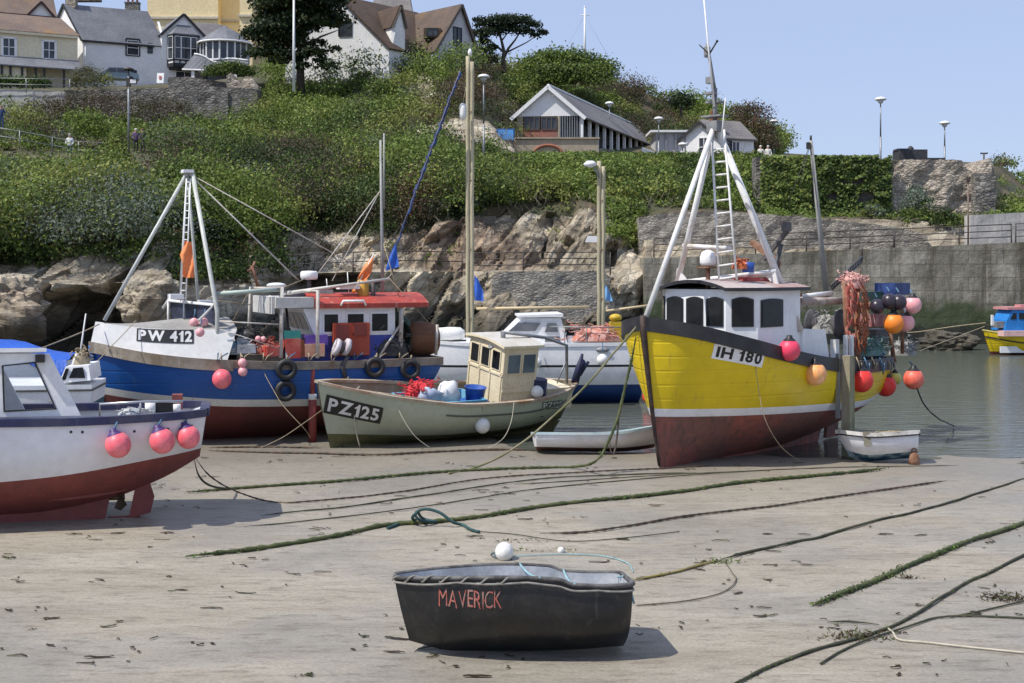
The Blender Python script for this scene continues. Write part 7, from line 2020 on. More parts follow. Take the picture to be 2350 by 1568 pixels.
mb = MB(); mb.prism(c, (0, -2.0, 0)); cab = mb.build('cabin', BOATWHITE, Cc.r)
mb = MB(); a, b_ = Cc.ray(1190, 729, 1, 1.08), Cc.ray(1292, 728, 1, 1.08); mb.prism([a, b_, b_ + Vector((0, 0, .1)), a + Vector((0, 0, .06))], (0, -2.16, 0)); mb.build('cabin_roof', BOATWHITE, cab)
for q4 in (((1178, 760), (1228, 760), (1240, 742), (1202, 740)), ((1162, 764), (1174, 762), (1198, 740), (1190, 740)), ((1250, 762), (1280, 762), (1276, 742), (1256, 742)), ((1250, 785), (1285, 785), (1284, 772), (1252, 772))):
    mb = MB(); mb.prism([Cc.ray(u_, v_, 1, 1.03) for u_, v_ in q4], (0, -.04, 0)); mb.build('window', mat('tinted_glass', (.1, .11, .13), (.16, .17, .19), 2, .12, fine=0), cab)
mb = MB(); q = Cc.ray(1302, 792, 1, .9); q2 = Cc.ray(1445, 792, 1, .9); mb.box(((q.x + q2.x) / 2, 0, q.z + .1), (abs(q.x - q2.x), 1.8, .35)); mb.build('cockpit_coaming', BOATWHITE, Cc.r)
mb = MB(); mb.box(Cc.ray(1318, 772, 1, .7), (.5, .1, .4)); mb.build('cockpit_door', DARKGLASS, Cc.r)
mb = MB()
for u_ in (1295, 1345, 1395, 1445): mb.bar(Cc.ray(u_, 790, 1, 1.2), Cc.ray(u_, 752, 1, 1.2), .02, 6)
mb.bar(Cc.ray(1262, 750, 1, 1.2), Cc.ray(1445, 752, 1, 1.2), .018, 6); mb.build('guard_rail', GALV, Cc.r)
netheap('orange_net', Cc.r, Cc.ray(1372, 782, 1, .8), (1.5, .8, .5), mat('salmon_netting', (.5, .16, .1), (.55, .34, .3), 6, .9), 71, 80)
q = Cc.ray(1412, 784, 1, .9); mb = MB(); mb.box(q + Vector((0, 0, .3)), (.36, .36, .6)); mb.ball(q + Vector((0, 0, .72)), .2, 12, 0, (1, 1, .6)); mb.build('yellow_bin', mat('yellow_bin_plastic', (.55, .38, .02), (.48, .33, .02), 3, .5), Cc.r)
q = Cc.ray(1382, 803, 1, 1.46); mb = MB(); mb.lathe([(0, 0), (.2, 0), (.2, .03), (0, .03)], 20, q, 0, Matrix.Rotation(R(-90), 3, 'X') @ Matrix.Diagonal((1, .42, 1))); mb.build('name_badge', mat('grey_badge', (.2, .21, .23), (.34, .35, .36), 14, .5), Cc.r)
q = P(1382, 826, 38.6); buoy(q, .17, B_WHITE, 'white fender hanging on the cruiser below its dark oval badge', q + Vector((0, .05, .5)), None, 'white fenders'); q = P(1231, 832, 38.6); buoy(q, .15, B_WHITE, 'white fender on the cruiser side just right of the cream cabin', q + Vector((0, .05, .5)), None, 'white fenders')
# inflatable stowed on the foredeck of the cruiser
a, b_ = Cc.M @ Cc.ray(1000, 768, 1, .6), Cc.M @ Cc.ray(1066, 766, 1, .6)
t = thing('inflatable_dinghy', 'white rolled inflatable dinghy on the cruiser foredeck behind the brown drum', 'dinghy', a.lerp(b_, .5))
mb = MB(); mb.tube([a - Vector((.3, 0, 0)), a.lerp(b_, .2), a.lerp(b_, .5), a.lerp(b_, .85), b_], [.2, .21, .22, .2, .1], 14); mb.build('tube', B_WHITE, t, True)
mb = MB(); mb.tube([a + Vector((0, -.1, -.2)), b_ + Vector((.05, -.1, -.2))], .03, 6); mb.build('strake', INK_B, t, True)
q = P(1489, 910, 38); buoy(q, .2, B_RED, 'red mooring buoy floating beside the yellow bow', None, INK_B)  # red ball placed at a red blotch on the water

# ------------------------------------------------------------------ small open boats
Rb = Boat('rowing_boat', 'white rowing boat with pale blue gunwale at the water edge, left of the yellow bow', 'rowing boat', (1.95, 28.75, -.02), 4, -7)
hr = Hull(2.95, K((0, .45), (.3, .62), (.6, .62), (.85, .36), (1, .03)), K((0, .44), (.5, .42), (1, .6)), K((0, .06), (.6, .02), (1, .1)), K((0, 3), (.6, 3), (1, 1.3)), .3, .05)
mb = hr.skin([(hr.zk, lambda t: hr.zk(t) + .09, 0), (lambda t: hr.zk(t) + .09, hr.zs, 1)], 28, 5); hr.inner(lambda t: .14, .03, 28, mb, 1); mb.build('hull', [mat('brown_bottom_paint', (.12, .05, .035), (.07, .03, .02), 2, .8), paint('dinghy_white', (.8, .8, .82), (.6, .58, .55), .4, .66)], Rb.r)
hr.deck(lambda t: .14, .03).build('floor_boards', mat('pale_blue_inside', (.35, .42, .45), (.28, .34, .36), 2, .7), Rb.r); hr.rail(lambda t: hr.zs(t), .028, .03, .05, 28).build('gunwale', mat('pale_blue_gunwale', (.38, .5, .55), (.5, .58, .6), 3, .5), Rb.r)
for x in (-.6, .3):
    mb = MB(); mb.box((x, 0, .33), (.22, 1.1, .03)); mb.build('thwart', WOOD, Rb.r)
Dd = Boat('dinghy', 'white dinghy with blue bottom lying tilted beside the yellow trawler leg', 'dinghy', (7.66, 27.3, .02), 168, 0)
Dd.r.rotation_euler = (R(7), R(4), R(168)); Dd.M = Dd.r.matrix_basis.copy(); Dd.I = Dd.M.inverted()
hd = Hull(1.62, K((0, .36), (.3, .5), (.6, .52), (.85, .42), (.96, .24), (1, .1)), K((0, .56), (.5, .54), (1, .64)), K((0, .04), (.6, .0), (1, .12)), K((0, 3), (.6, 3), (1, 1.6)), .22, .04)
mb = hd.skin([(hd.zk, lambda t: hd.zk(t) + .13, 0), (lambda t: hd.zk(t) + .13, hd.zs, 1)], 28, 5); hd.inner(lambda t: .14, .03, 28, mb, 1); mb.build('hull', [mat('worn_blue_bottom', (.02, .08, .14), (.3, .4, .45), 3, .7, lo=.5, hi=.62), paint('dinghy_white', (.68, .69, .72))], Dd.r)
hd.deck(lambda t: .15, .03).build('floor_boards', BOATWHITE, Dd.r); hd.rail(lambda t: hd.zs(t), .04, .035, .04, 28).build('gunwale', mat('white_gunwale', (.62, .61, .58), (.4, .38, .34), 4, .6), Dd.r)
hd.rail(lambda t: hd.zs(t) - .055, .014, .04, .01, 28).build('rubbing_strake', INK_B, Dd.r)
mb = MB(); mb.box((0, 0, .42), (.2, .9, .03)); mb.build('thwart', WOOD, Dd.r)
netheap('rope_coil', Dd.r, (-.2, .42, .52), (.8, .16, .1), ROPE_T, 81, 26, r=.012)
q = Dd.on_hull(hd, 1987, 1000); q2 = Dd.on_hull(hd, 1990, 1024); mb = MB(); mb.prism([q + Vector((.07, .03, .08)), q + Vector((-.07, .03, .08)), q2 + Vector((-.07, .02, 0)), q2 + Vector((.07, .02, 0))], (0, .02, 0)); mb.build('cloth_fender', mat('drab_cloth', (.28, .26, .2), (.22, .2, .15), 5, .9), Dd.r)
q = P(2097, 1050, 26.9); t = thing('mooring_block', 'rusty brown iron block on the sand at the white dinghy stern', 'mooring block', (q.x, q.y, 0)); mb = MB(); mb.lathe([(0, 0), (.12, 0), (.11, .1), (.09, .2), (.05, .24), (0, .25)], 14); mb.build('block', RUST, t)
mb = MB(); mb.torus((0, 0, .28), .05, .015, Matrix.Rotation(R(90), 3, 'X'), 14, 6); mb.build('ring', RUST, t)
# the yellow and blue boat at the right edge
Rr = Boat('fishing_boat', 'yellow boat with bright blue cabin afloat at the right edge', 'fishing boat', (26.0, 62.6, -.35), 186)
hh = Hull(7.2, K((0, 1.0), (.4, 1.2), (.75, 1.0), (.9, .6), (1, .05)), K((0, 1.15), (.5, 1.1), (.8, 1.25), (1, 1.5)), K((0, 0), (1, 0)), K((0, 3), (.6, 3), (1, 1.4)), .5, .1)
mb = hh.skin([(hh.zk, lambda t: .48, 0), (lambda t: .48, lambda t: .80 + .25 * max(0, t - .6), 1), (lambda t: .80 + .25 * max(0, t - .6), hh.zs, 1)], 28, 4); hh.inner(lambda t: .8, .06, 26, mb, 1); mb.build('hull', [mat('dark_red_bottom', (.12, .03, .02)), YEL], Rr.r)
hh.deck(lambda t: .8, .05).build('deck', mat('deck_grey', (.2, .2, .19)), Rr.r); hh.rail(lambda t: hh.zs(t) - .32, .03, .03, .02, 28).build('rubbing_strake', INK_B, Rr.r); hh.rail(lambda t: hh.zs(t), .03, .03, .05, 28).build('gunwale', mat('cream_gunwale', (.6, .52, .2)), Rr.r)
CB = mat('bright_blue_cabin', (.015, .17, .5), (.02, .2, .55), 1.5, .4)
a = [Rr.ray(2272, 762, 1, .7), Rr.ray(2277, 737, 1, .7), Rr.ray(2310, 735, 1, .7), Rr.ray(2322, 712, 1, .7), Rr.ray(2420, 712, 1, .7), Rr.ray(2420, 765, 1, .7)]
mb = MB(); mb.prism([a[2] + Vector((.1, 0, -.5)), a[2], a[3], a[4], a[5]], (0, -1.4, 0)); cab = mb.build('cabin', CB, Rr.r)
mb = MB(); mb.prism([Rr.ray(u_, v_, 1, .72) for u_, v_ in ((2318, 733), (2332, 733), (2332, 719), (2325, 719))], (0, -.04, 0)); mb.build('window', DARKGLASS, cab)
mb = MB(); mb.prism([Rr.ray(u_, v_, 1, .72) for u_, v_ in ((2338, 733), (2380, 733), (2380, 719), (2338, 719))], (0, -.04, 0)); mb.build('window', DARKGLASS, cab)
mb = MB(); q = Rr.ray(2360, 708, 1, .6); mb.box((q.x, 0, q.z), (2.2, 1.5, .12)); mb.box(Rr.ray(2346, 703, 1, .3), (.5, .6, .16)); mb.build('cabin_roof', mat('pink_roof', (.55, .25, .25), None, 3, .6), cab)
mb = MB(); q = Rr.ray(2276, 735, 1, .2); mb.box(q, (.1, .1, .5)); mb.build('samson_post', WHITE, Rr.r); mb = MB(); mb.box(Rr.ray(2320, 765, 1, .6), (1.2, .9, .25)); mb.build('fish_box', mat('pale_pink_plastic', (.7, .45, .42), None, 3, .6), Rr.r)
mb = MB(); mb.box(Rr.ray(2292, 745, 1, .3), (.5, .5, .3)); mb.build('hatch', mat('grey_steel', (.16, .165, .17)), Rr.r)
mb = MB(); q = Rr.on_hull(hh, 2330, 800); mb.box((q.x, q.y + .03, .6), (1.6, .06, .3)); mb.build('white_fender_board', WHITE, Rr.r)
# ================================================================== the black dinghy in front
BLK = mat('black_dinghy_paint', (.008, .009, .011), (.026, .023, .021), 2.4, .36, streak=(.075, .066, .06), streak_lo=.6, bump=.5, bdist=.012, lo=.42, hi=.72, fine=.3)
SILV = mat('worn_silver_inside', (.30, .32, .34), (.5, .52, .55), 2.2, .45, lo=.4, hi=.62, streak=(.12, .12, .13), streak_lo=.6)
M_ = Boat('dinghy', 'black tub-shaped dinghy with red painted name, on the open sand in front', 'dinghy', (.0, 13.62, .035), 184, 0)
M_.r.rotation_euler = (R(6.5), R(0), R(183)); M_.M = M_.r.matrix_basis.copy(); M_.I = M_.M.inverted()
hm = Hull(2.43, K((0, .46), (.03, .54), (.1, .585), (.3, .60), (.55, .585), (.78, .46), (.92, .30), (1, .17)),
          K((0, .72), (.12, .715), (.26, .735), (.32, .785), (.55, .81), (.8, .795), (1, .775)), K((0, .035), (.3, .0), (.75, .01), (1, .12)),
          K((0, 4.5), (.2, 4.2), (.6, 3.8), (.85, 3.4), (1, 3.2)), .15, .05)
mb = hm.skin([(hm.zk, hm.zs, 0)], 48, 12)
mb.grid([[hm.pt(1, lerp(hm.zk(1), hm.zs(1), i / 8), sd) for sd in (1, -1)] for i in range(9)], 0, True)
hm.inner(lambda t: .1, .028, 44, mb, 1, 6); mb.build('hull', [BLK, SILV], M_.r)
hm.deck(lambda t: max(.105, hm.zk(t) + .04), .04).build('floor', SILV, M_.r)
# rolled edge and the grey rope lashed round it
edge = [hm.pt(t, hm.zs(t)) for t in hm.ts(60)]
path = edge[::-1] + [Vector((edge[0].x - .005, edge[0].y * math.cos(a) , edge[0].z)) for a in [math.pi * i / 8 for i in range(1, 8)]] + [Vector((p.x, -p.y, p.z)) for p in edge] + [Vector((edge[-1].x, edge[-1].y * (1 - 2 * i / 4), edge[-1].z)) for i in (3, 2, 1)]
mb = MB(); mb.tube([p + Vector((0, 0, .005)) for p in path], .024, 8, closed=True); mb.build('rim', mat('worn_rim', (.13, .125, .12), (.04, .038, .038), 6, .7), M_.r)
GROPE = mat('grey_lashing_rope', (.17, .16, .14), (.27, .255, .23), 9, .9, bump=.3)
def resample(pts, step):
    out = [pts[0]]; acc = 0
    for a, b_ in zip(pts[:-1], pts[1:]):
        L_ = (b_ - a).length; d = step - acc
        while d <= L_:
            out.append(a.lerp(b_, d / L_)); d += step
        acc = (L_ - (d - step))
    return out
rs = resample(path, .012); hx = []
for i, p in enumerate(rs):
    d = (rs[min(i + 1, len(rs) - 1)] - rs[max(0, i - 1)]); d.z = 0; d.normalize(); n_ = Vector((-d.y, d.x, 0)); n_ = n_ if n_.dot(Vector((p.x * .1, p.y, 0))) > 0 else -n_
    a = 2 * math.pi * i * .012 / .20
    if p.y < 0 or p.x < -.05: break
    hx.append(p + n_ * (.012 + .03 * math.cos(a)) + Vector((0, 0, -.012 + .03 * math.sin(a) + .012 * math.sin(i * .05))))
mb = MB(); mb.tube(hx, .011, 6); mb.build('lashing', GROPE, M_.r)
drp = []
for i, p in enumerate(rs[::4]):
    n_ = Vector((0, 1 if p.y > 0 else -1, 0)); drp.append(p + n_ * .035 + Vector((0, 0, -.035 - .02 * abs(math.sin(i * .21)))))
mb = MB(); mb.tube(drp, .012, 6); mb.build('edge_rope', GROPE, M_.r)
TEALR = mat('pale_teal_rope', (.2, .36, .4), (.3, .46, .5), 9, .8)
mb = MB()
for x, xo in ((-.6, -.6), (-.25, -.12)):
    a, b_ = hm.find(x, hm.zs(.5) - .1, 1), hm.find(xo, .6, -1)
    za = hm.zs((x / 2.43) + .5); zb3 = hm.zs((xo / 2.43) + .5)
    mb.tube(sag((x, a.y + .02, za + .02), (xo, b_.y - .02, zb3 + .02), .04, 10), .012, 6)
mb.tube([Vector((-1.16, -.3, .70)), Vector((-1.23, -.1, .74)), Vector((-1.23, .1, .66)), Vector((-1.25, .25, .5))], .012, 6); mb.build('rope_tie', TEALR, M_.r)
RED_INK = mat('red_hand_lettering', (.38, .09, .065), (.3, .19, .16), 22, .7, lo=.45, hi=.6)
p0, p1 = M_.on_hull(hm, 1007, 1372), M_.on_hull(hm, 1152, 1377)
mb = MB(); vs_, fs_, w_ = text_mesh('MAVERICK', -.004)
g = random.Random(4); hgt = .172
adv = w_ / 8
mb.add([hm.find(lerp(p0.x, p1.x, x / w_) + .009 * noise.noise(Vector((x * 6, y * 5, 7))), lerp(p0.z, p1.z, x / w_) + (y - .5) * hgt + .010 * math.sin(x * 2.3) + .008 * noise.noise(Vector((x * 5, y * 4, 2))), 1, .009) for x, y in vs_], fs_); mb.build('name', RED_INK, M_.r)

# ================================================================== mooring posts and masts
def timber_post(u, vt, y, zbot, label, w_=.26):
    tp = P(u, vt, y); t = thing('mooring_post', label, 'mooring post', (tp.x, y, zbot))
    h = tp.z - zbot
    for sx, dz in ((-.068, .0), (.068, -.18)):
        mb = MB(); k = 22
        mb.tube([(sx + .008 * math.sin(i * 1.3), .01 * math.cos(i), h * i / k + (dz if i == k else 0)) for i in range(k + 1)], [.07 * (1 + .05 * math.sin(i * 2.7)) for i in range(k + 1)], 10); mb.build('pile', TIMBER, t)
    for i in range(5):
        mb = MB(); mb.bar((-.05, -.07, h * (i + .6) / 5.4), (.05, -.07, h * (i + .6) / 5.4), .012, 5); mb.build('bolt', RUST, t)
    return t
t = timber_post(1078, 130, 43, -1.2, 'tall pale timber mooring post with a white fender near its top')
q = P(1076, 128, 43); mb = MB(); mb.lathe([(0, 0), (.06, 0), (.07, .12), (.03, .22), (0, .22)], 10, (0, 0, q.z + 1.2)); mb.build('cap_light', WHITE, t)
t2 = timber_post(1379, 370, 43.5, -1.2, 'shorter pale timber mooring post right of the cabin cruiser')
a = P(1372, 388, 43.4); b_ = P(1356, 372, 43.4); c = P(1352, 376, 43.4)
mb = MB(); mb.tube([P(1374, 408, 43.4), P(1364, 385, 43.4), b_ , P(1350, 372, 43.4)], .03, 6); mb.build('lamp_bracket', GALV, t2, True)
mb = MB(); mb.lathe([(.03, -.16), (.2, -.1), (.23, -.04), (.12, .06), (0, .07)], 14, P(1354, 374, 43.4)); mb.build('lamp_shade', WHITE, t2, True)
q = P(1062, 256, 42.7); t = thing('fender', 'long white fender hoisted high beside the tall timber post', 'fender', q - Vector((0, 0, .28)))
mb = MB(); mb.lathe([(0, 0), (.05, .01), (.11, .08), (.12, .2), (.12, .38), (.1, .48), (.05, .54), (0, .55)], 14); mb.build('body', B_WHITE, t); mb = MB(); mb.bar((0, 0, .54), (.12, .1, 1.2), .012, 5); mb.build('rope', ROPE_T, t)
# spars lying across between the posts
o = MB().bar(P(1093, 709, 42.6), P(1352, 705, 42.6), .05, 8).build('spar', mat('yellow_pine_spar', (.56, .44, .25), (.5, .4, .24), 3, .6)); tag(o, 'straight pale yellow spar slung level between the two timber posts', 'spar')
o = MB().bar(P(1390, 714, 43), P(1498, 700, 43), .04, 8).build('spar', mat('yellow_pine_spar', (.56, .44, .25))); tag(o, 'short pale yellow spar behind the yellow bow, right of the short post', 'spar')
# furled blue sail hung from the tall post
a, b_ = P(1056, 165, 42.5), P(890, 612, 42.5)
t = thing('furled_sail', 'long furled dark blue sail slanting down from the tall timber post', 'sail', b_)
BS = mat('blue_sailcloth', (.014, .028, .11), (.025, .07, .26), 5, .8, bump=.5); k = 70; g = random.Random(9)
mb = MB(); mb.tube([a.lerp(b_, i / k) + Vector((g.gauss(0, .02), g.gauss(0, .02), 0)) for i in range(k + 1)], [.018 + .035 * math.sin(math.pi * min(1, .15 + i / k)) * g.uniform(.4, 1.3) + .012 * g.random() for i in range(k + 1)], 9); mb.build('sail', BS, t, True)
mb = MB(); mb.tube([a + Vector((.02, -.13, .1)), a.lerp(b_, .5) + Vector((0, -.17, 0)), b_ + Vector((.1, -.1, .3))], .007, 5); mb.build('line', ROPE_T, t, True)
BF = mat('bright_blue_cloth', (.02, .09, .42), (.03, .12, .5), 2, .7)
flag('blue_sailcloth', 'bright blue foot of the furled sail spreading to a point', [P(905, 560, 42.4), P(893, 590, 42.4), P(884, 622, 42.4), P(909, 562, 42.4), P(912, 590, 42.4), P(916, 612, 42.4)], BF, 'cloth')
flag('blue_flag', 'small dark blue flag hanging on the tall timber post', [P(1088, 632, 42.3), P(1088, 665, 42.3), P(1090, 690, 42.3), P(1096, 640, 42.3), P(1108, 668, 42.3), P(1110, 692, 42.3)], BF)
flag('blue_flag', 'small pale blue flag hanging on the shorter timber post', [P(1388, 655, 42.8), P(1388, 672, 42.8), P(1388, 690, 42.8), P(1393, 658, 42.8), P(1400, 674, 42.8), P(1406, 692, 42.8)], mat('pale_blue_cloth', (.16, .35, .6), None, 3, .8))
q = P(1357, 548, 73.5); t = thing('white_lamp', 'small white floodlight on the rock face left of the short timber post', 'lamp', q); mb = MB(); mb.prism([(-.35, 0, -.2), (.35, 0, -.2), (.3, 0, .14), (-.2, 0, .16)], (0, .3, 0)); mb.bar((0, .2, 0), (0, 1.6, -.1), .05); mb.build('housing', WHITE, t)

# ================================================================== ropes and chains on the sand
def spline(pts, n=8):
    out = []
    for i in range(len(pts) - 1):
        p0, p1, p2, p3 = pts[max(0, i - 1)], pts[i], pts[i + 1], pts[min(len(pts) - 1, i + 2)]
        for j in range(n):
            t = j / n
            out.append(.5 * ((2 * p1) + (p2 - p0) * t + (2 * p0 - 5 * p1 + 4 * p2 - p3) * t * t + (3 * p1 - p0 - 3 * p2 + p3) * t ** 3))
    return out + [pts[-1]]
WEED = mat('weedy_rope', (.045, .062, .018), (.09, .1, .035), 3, .8, bump=.4)
WEED2 = mat('dark_weedy_rope', (.03, .034, .02), (.07, .07, .035), 3, .8, bump=.4)
CHAIN = mat('wet_rusty_chain', (.055, .045, .036), (.12, .075, .045), 4, .6, .3)
def gp_(p):
    """(u, v) on the sand or (u, v, y) in the air"""
    if len(p) == 2:
        q = G(*p); q.z = sand_z(q.x, q.y) + .012; return q
    return P(*p)
ALGA = [leafmat('green_alga', (.10, .17, .03)), leafmat('olive_alga', (.07, .085, .025)), leafmat('brown_weed', (.05, .034, .018))]
def rope(name, label, cat, pts, r, m, lump=0, weed=0, seed=1, twist=0, n=8):
    r *= .8; g = random.Random(seed); sp = spline([gp_(p) for p in pts], n); sp = resample(sp, max(.05, r * 2.2))
    t = thing(name, label, cat, sp[len(sp) // 2])
    q = []; rr = []
    for i, p in enumerate(sp):
        w_ = noise.noise(p * 1.4 + Vector((seed, 0, 0)))
        q.append(p + Vector((.03 * w_, .05 * noise.noise(p * .7 + Vector((0, seed, 0))), r * .6 + (.004 if twist else 0)))); rr.append(r * (1 + lump * .5 * (noise.noise(p * 4.5 + Vector((seed, 3, 0))) + .3) + (.22 * math.sin(i * 1.9) if twist else 0)))
    mb = MB(); N_ = len(rr); mb.tube(q, [max(.4 * r, x) * (min(1, .25 + i / 12, .25 + (N_ - 1 - i) / 12) if lump > .3 else 1) for i, x in enumerate(rr)], 7)
    if weed:
        ng = np.random.default_rng(seed); base = np.array([tuple(p) for p in q]); nn_ = int(len(q) * weed)
        i_ = ng.integers(0, len(q), nn_)
        keep = np.array([noise.noise(q[i] * .8 + Vector((5, seed, 1))) > -.1 for i in i_]); i_ = i_[keep]
        c = base[i_] + ng.normal(size=(len(i_), 3)) * np.array([r * 1.3, r * 1.3, r * .45]); c[:, 2] = np.maximum(c[:, 2], base[i_][:, 2] - r * .8)
        V_ = leaf_quads(c, np.tile([[0, 0, 1.]], (len(i_), 1)), r * ng.uniform(.5, 1.4, len(i_)), ng, .4, .5)
        ks = ng.choice(3, len(i_), p=[.45, .4, .15])
        for j in range(len(i_)): mb.add(V_[4 * j:4 * j + 4], [(0, 1, 2, 3)], 1 + int(ks[j]))
    mb.build('strand', [m] + ALGA, t, True)
    return t
rope('mooring_rope', 'thick weed-grown rope sweeping from the motorboat rudder to under the yellow bow', 'rope', [(430, 1137), (560, 1125), (760, 1112), (900, 1100), (1000, 1090), (1080, 1084), (1200, 1081), (1310, 1077), (1362, 1062, 25.3), (1394, 1020, 25.6), (1422, 940, 25.7), (1440, 860, 25.8), (1462, 765, 25.85)], .030, WEED, .8, 5, 1, 1)
rope('mooring_rope', 'taut rope rising from the sand to the yellow trawler bow', 'rope', [(1030, 1092), (1075, 1083), (1180, 1030, 26.2), (1320, 912, 26.1), (1405, 815, 26.0), (1467, 742, 25.9)], .026, mat('mossy_tan_rope', (.23, .21, .13), (.13, .14, .06), 2, .9), .2, 0, 2)
rope('mooring_chain', 'rusty chain hanging in a bight below the yellow trawler bow', 'chain', [(1405, 1000, 25.6), (1398, 1022, 25.55), (1405, 1046, 25.5), (1412, 1022, 25.6), (1424, 935, 25.7)], .022, CHAIN, .6, 0, 3, 1)
rope('mooring_chain', 'dark chain dropping from the motorboat stern and running across the sand', 'chain', [(448, 1052, 21.9), (480, 1092, 21.7), (540, 1128, 21.6), (620, 1158), (700, 1157), (900, 1136), (1100, 1106), (1300, 1092), (1500, 1081), (1640, 1073)], .016, CHAIN, .5, 0, 4, 1)
rope('mooring_rope', 'second weedy rope hanging in a loop below the motorboat stern', 'rope', [(445, 1055, 21.9), (458, 1095, 21.8), (490, 1118, 21.7), (545, 1130)], .022, WEED2, .4, 3, 5)
rope('mooring_rope', 'thin weedy rope lying between the chain and the thick middle rope', 'rope', [(600, 1190), (700, 1178), (800, 1168), (980, 1141), (1240, 1106), (1450, 1094), (1600, 1090)], .015, WEED2, .8, 2, 6)
rope('mooring_rope', 'long thick weed-grown rope across the middle of the sand, with a teal loop on it', 'rope', [(425, 1287), (600, 1266), (760, 1241), (880, 1216), (1000, 1206), (1100, 1194), (1240, 1171), (1400, 1155), (1560, 1136), (1700, 1115), (1850, 1102), (1960, 1091), (2030, 1081)], .036, WEED, 1.0, 7, 7, 1)
rope('teal_rope', 'dark teal rope knotted in a standing loop on the weedy middle rope', 'rope', [(888, 1222), (925, 1209), (955, 1206), (946, 1190, 20.25), (958, 1178, 20.2), (972, 1200), (1003, 1206), (965, 1196, 20.2), (952, 1180, 20.2), (975, 1170, 20.2), (1010, 1178, 20.2), (1040, 1200, 20.2), (1062, 1212), (1078, 1222), (1105, 1230)], .030, mat('dark_teal_rope', (.012, .05, .052), (.025, .08, .08), 6, .7), 0, 0, 8)
rope('mooring_chain', 'dark chain lying across the sand behind the black dinghy towards the water', 'chain', [(1240, 1232), (1340, 1229), (1440, 1215), (1600, 1190), (1800, 1165), (1950, 1140), (2060, 1125), (2170, 1111)], .019, CHAIN, .8, 1, 9, 1)
rope('mooring_rope', 'slim rope running from the yellow knot up to the right edge', 'rope', [(1655, 1292), (1700, 1280), (1760, 1266), (1830, 1250), (1875, 1242), (1930, 1224), (2020, 1200), (2100, 1181), (2250, 1136), (2380, 1094)], .022, WEED2, .4, 1, 10)
rope('thin_rope', 'thin line curling from the yellow knot to the black dinghy transom', 'rope', [(1660, 1298), (1680, 1322), (1690, 1335), (1675, 1355), (1640, 1372), (1560, 1388), (1450, 1396)], .010, mat('brown_line', (.14, .12, .08), (.09, .08, .05), 5, .8), .2, 0, 11)
rope('thin_rope', 'thin teal line lying between the white float and the black dinghy', 'rope', [(1160, 1285), (1220, 1283), (1290, 1280), (1380, 1284), (1440, 1300), (1452, 1320)], .009, TEALR, .2, 0, 12)
rope('mooring_rope', 'very thick green weed-covered rope coming in at the right edge', 'rope', [(1870, 1397), (1930, 1372), (1990, 1350), (2050, 1325), (2090, 1306), (2200, 1260), (2280, 1232), (2380, 1198)], .036, WEED, .9, 9, 13, 1)
rope('mooring_rope', 'long weedy rope slanting across the lower right corner', 'rope', [(1660, 1590), (1760, 1545), (1860, 1508), (1940, 1484), (2000, 1464), (2100, 1420), (2200, 1357), (2270, 1320), (2380, 1270)], .020, WEED2, .7, 4, 14)
rope('mooring_rope', 'doubled rope branching off the lower right rope to the edge', 'rope', [(1880, 1535), (1960, 1492), (2040, 1462), (2110, 1438), (2150, 1426), (2200, 1421), (2270, 1423), (2380, 1428)], .014, WEED2, .3, 1, 15)
rope('thin_rope', 'thin dark line rising to the seaweed clump at the right edge', 'rope', [(2180, 1422), (2230, 1412), (2290, 1400), (2380, 1382)], .013, WEED2, .3, 0, 16)
rope('thin_rope', 'pale cream rope lying nearly straight at the lower right', 'rope', [(2036, 1448), (2048, 1462), (2062, 1480), (2120, 1486), (2220, 1497), (2380, 1514)], .014, mat('pale_cream_rope', (.5, .46, .36), (.4, .36, .27), 6, .9), 0, 0, 17)
rope('mooring_chain', 'brown chain lying on the sand behind the motorboat stern', 'chain', [(478, 1040), (600, 1043), (720, 1046), (860, 1050), (1000, 1043), (1140, 1037), (1240, 1034)], .024, CHAIN, .9, 1, 18, 1)
rope('mooring_chain', 'second brown chain nearer the blue trawler keel', 'chain', [(478, 1032), (620, 1030), (740, 1034)], .022, CHAIN, .9, 0, 19, 1)
rope('mooring_rope', 'line running down from the blue trawler hull to the sand', 'rope', [(600, 840, 29.9), (640, 920, 29.3), (700, 985, 29.2), (712, 1005, 29.6)], .010, ROPE_T, 0, 0, 20)
rope('mooring_rope', 'line slanting to the sand before the red bottom of the blue trawler', 'rope', [(800, 865, 29.9), (745, 935, 29.3), (655, 1000, 29.0), (595, 1035)], .010, ROPE_T, 0, 0, 21)
rope('mooring_rope', 'pale rope hanging over the pale green bow across its number', 'rope', [(825, 888, 29.35), (812, 905, 29.0), (812, 940, 28.95), (815, 985, 29.0), (826, 1030, 29.1)], .016, mat('pale_cream_rope', (.5, .46, .36)), 0, 0, 22)
rope('mooring_rope', 'thin line drooping from the pale green gunwale to the sand amidships', 'rope', [(905, 910, 29.2), (920, 950, 28.9), (950, 1000, 28.8), (990, 1035)], .010, mat('pale_cream_rope', (.5, .46, .36)), 0, 0, 23)
rope('mooring_rope', 'line from the pale green quarter curving back to the sand', 'rope', [(1180, 925, 30.2), (1172, 970, 29.9), (1155, 1005, 29.6), (1120, 1035)], .010, mat('pale_cream_rope', (.5, .46, .36)), 0, 0, 24)
rope('mooring_rope', 'thin line curving down the yellow hull before the red bottom', 'rope', [(1732, 830, 26.2), (1740, 900, 26.1), (1755, 965, 26.0), (1790, 1025, 26.2), (1840, 1065)], .009, ROPE_T, 0, 0, 25)
rope('mooring_rope', 'dark line dropping from the coral stern buoy into the water', 'rope', [(2103, 892, 30.1), (2120, 930, 30.3), (2150, 960, 30.4), (2190, 979, 33.3)], .022, INK_B, 0, 0, 26)
rope('mooring_rope', 'rope from the blue bow down over the left boats', 'rope', [(228, 745, 29.4), (150, 780, 28.2), (80, 805, 27.4)], .018, ROPE_T, 0, 0, 27)
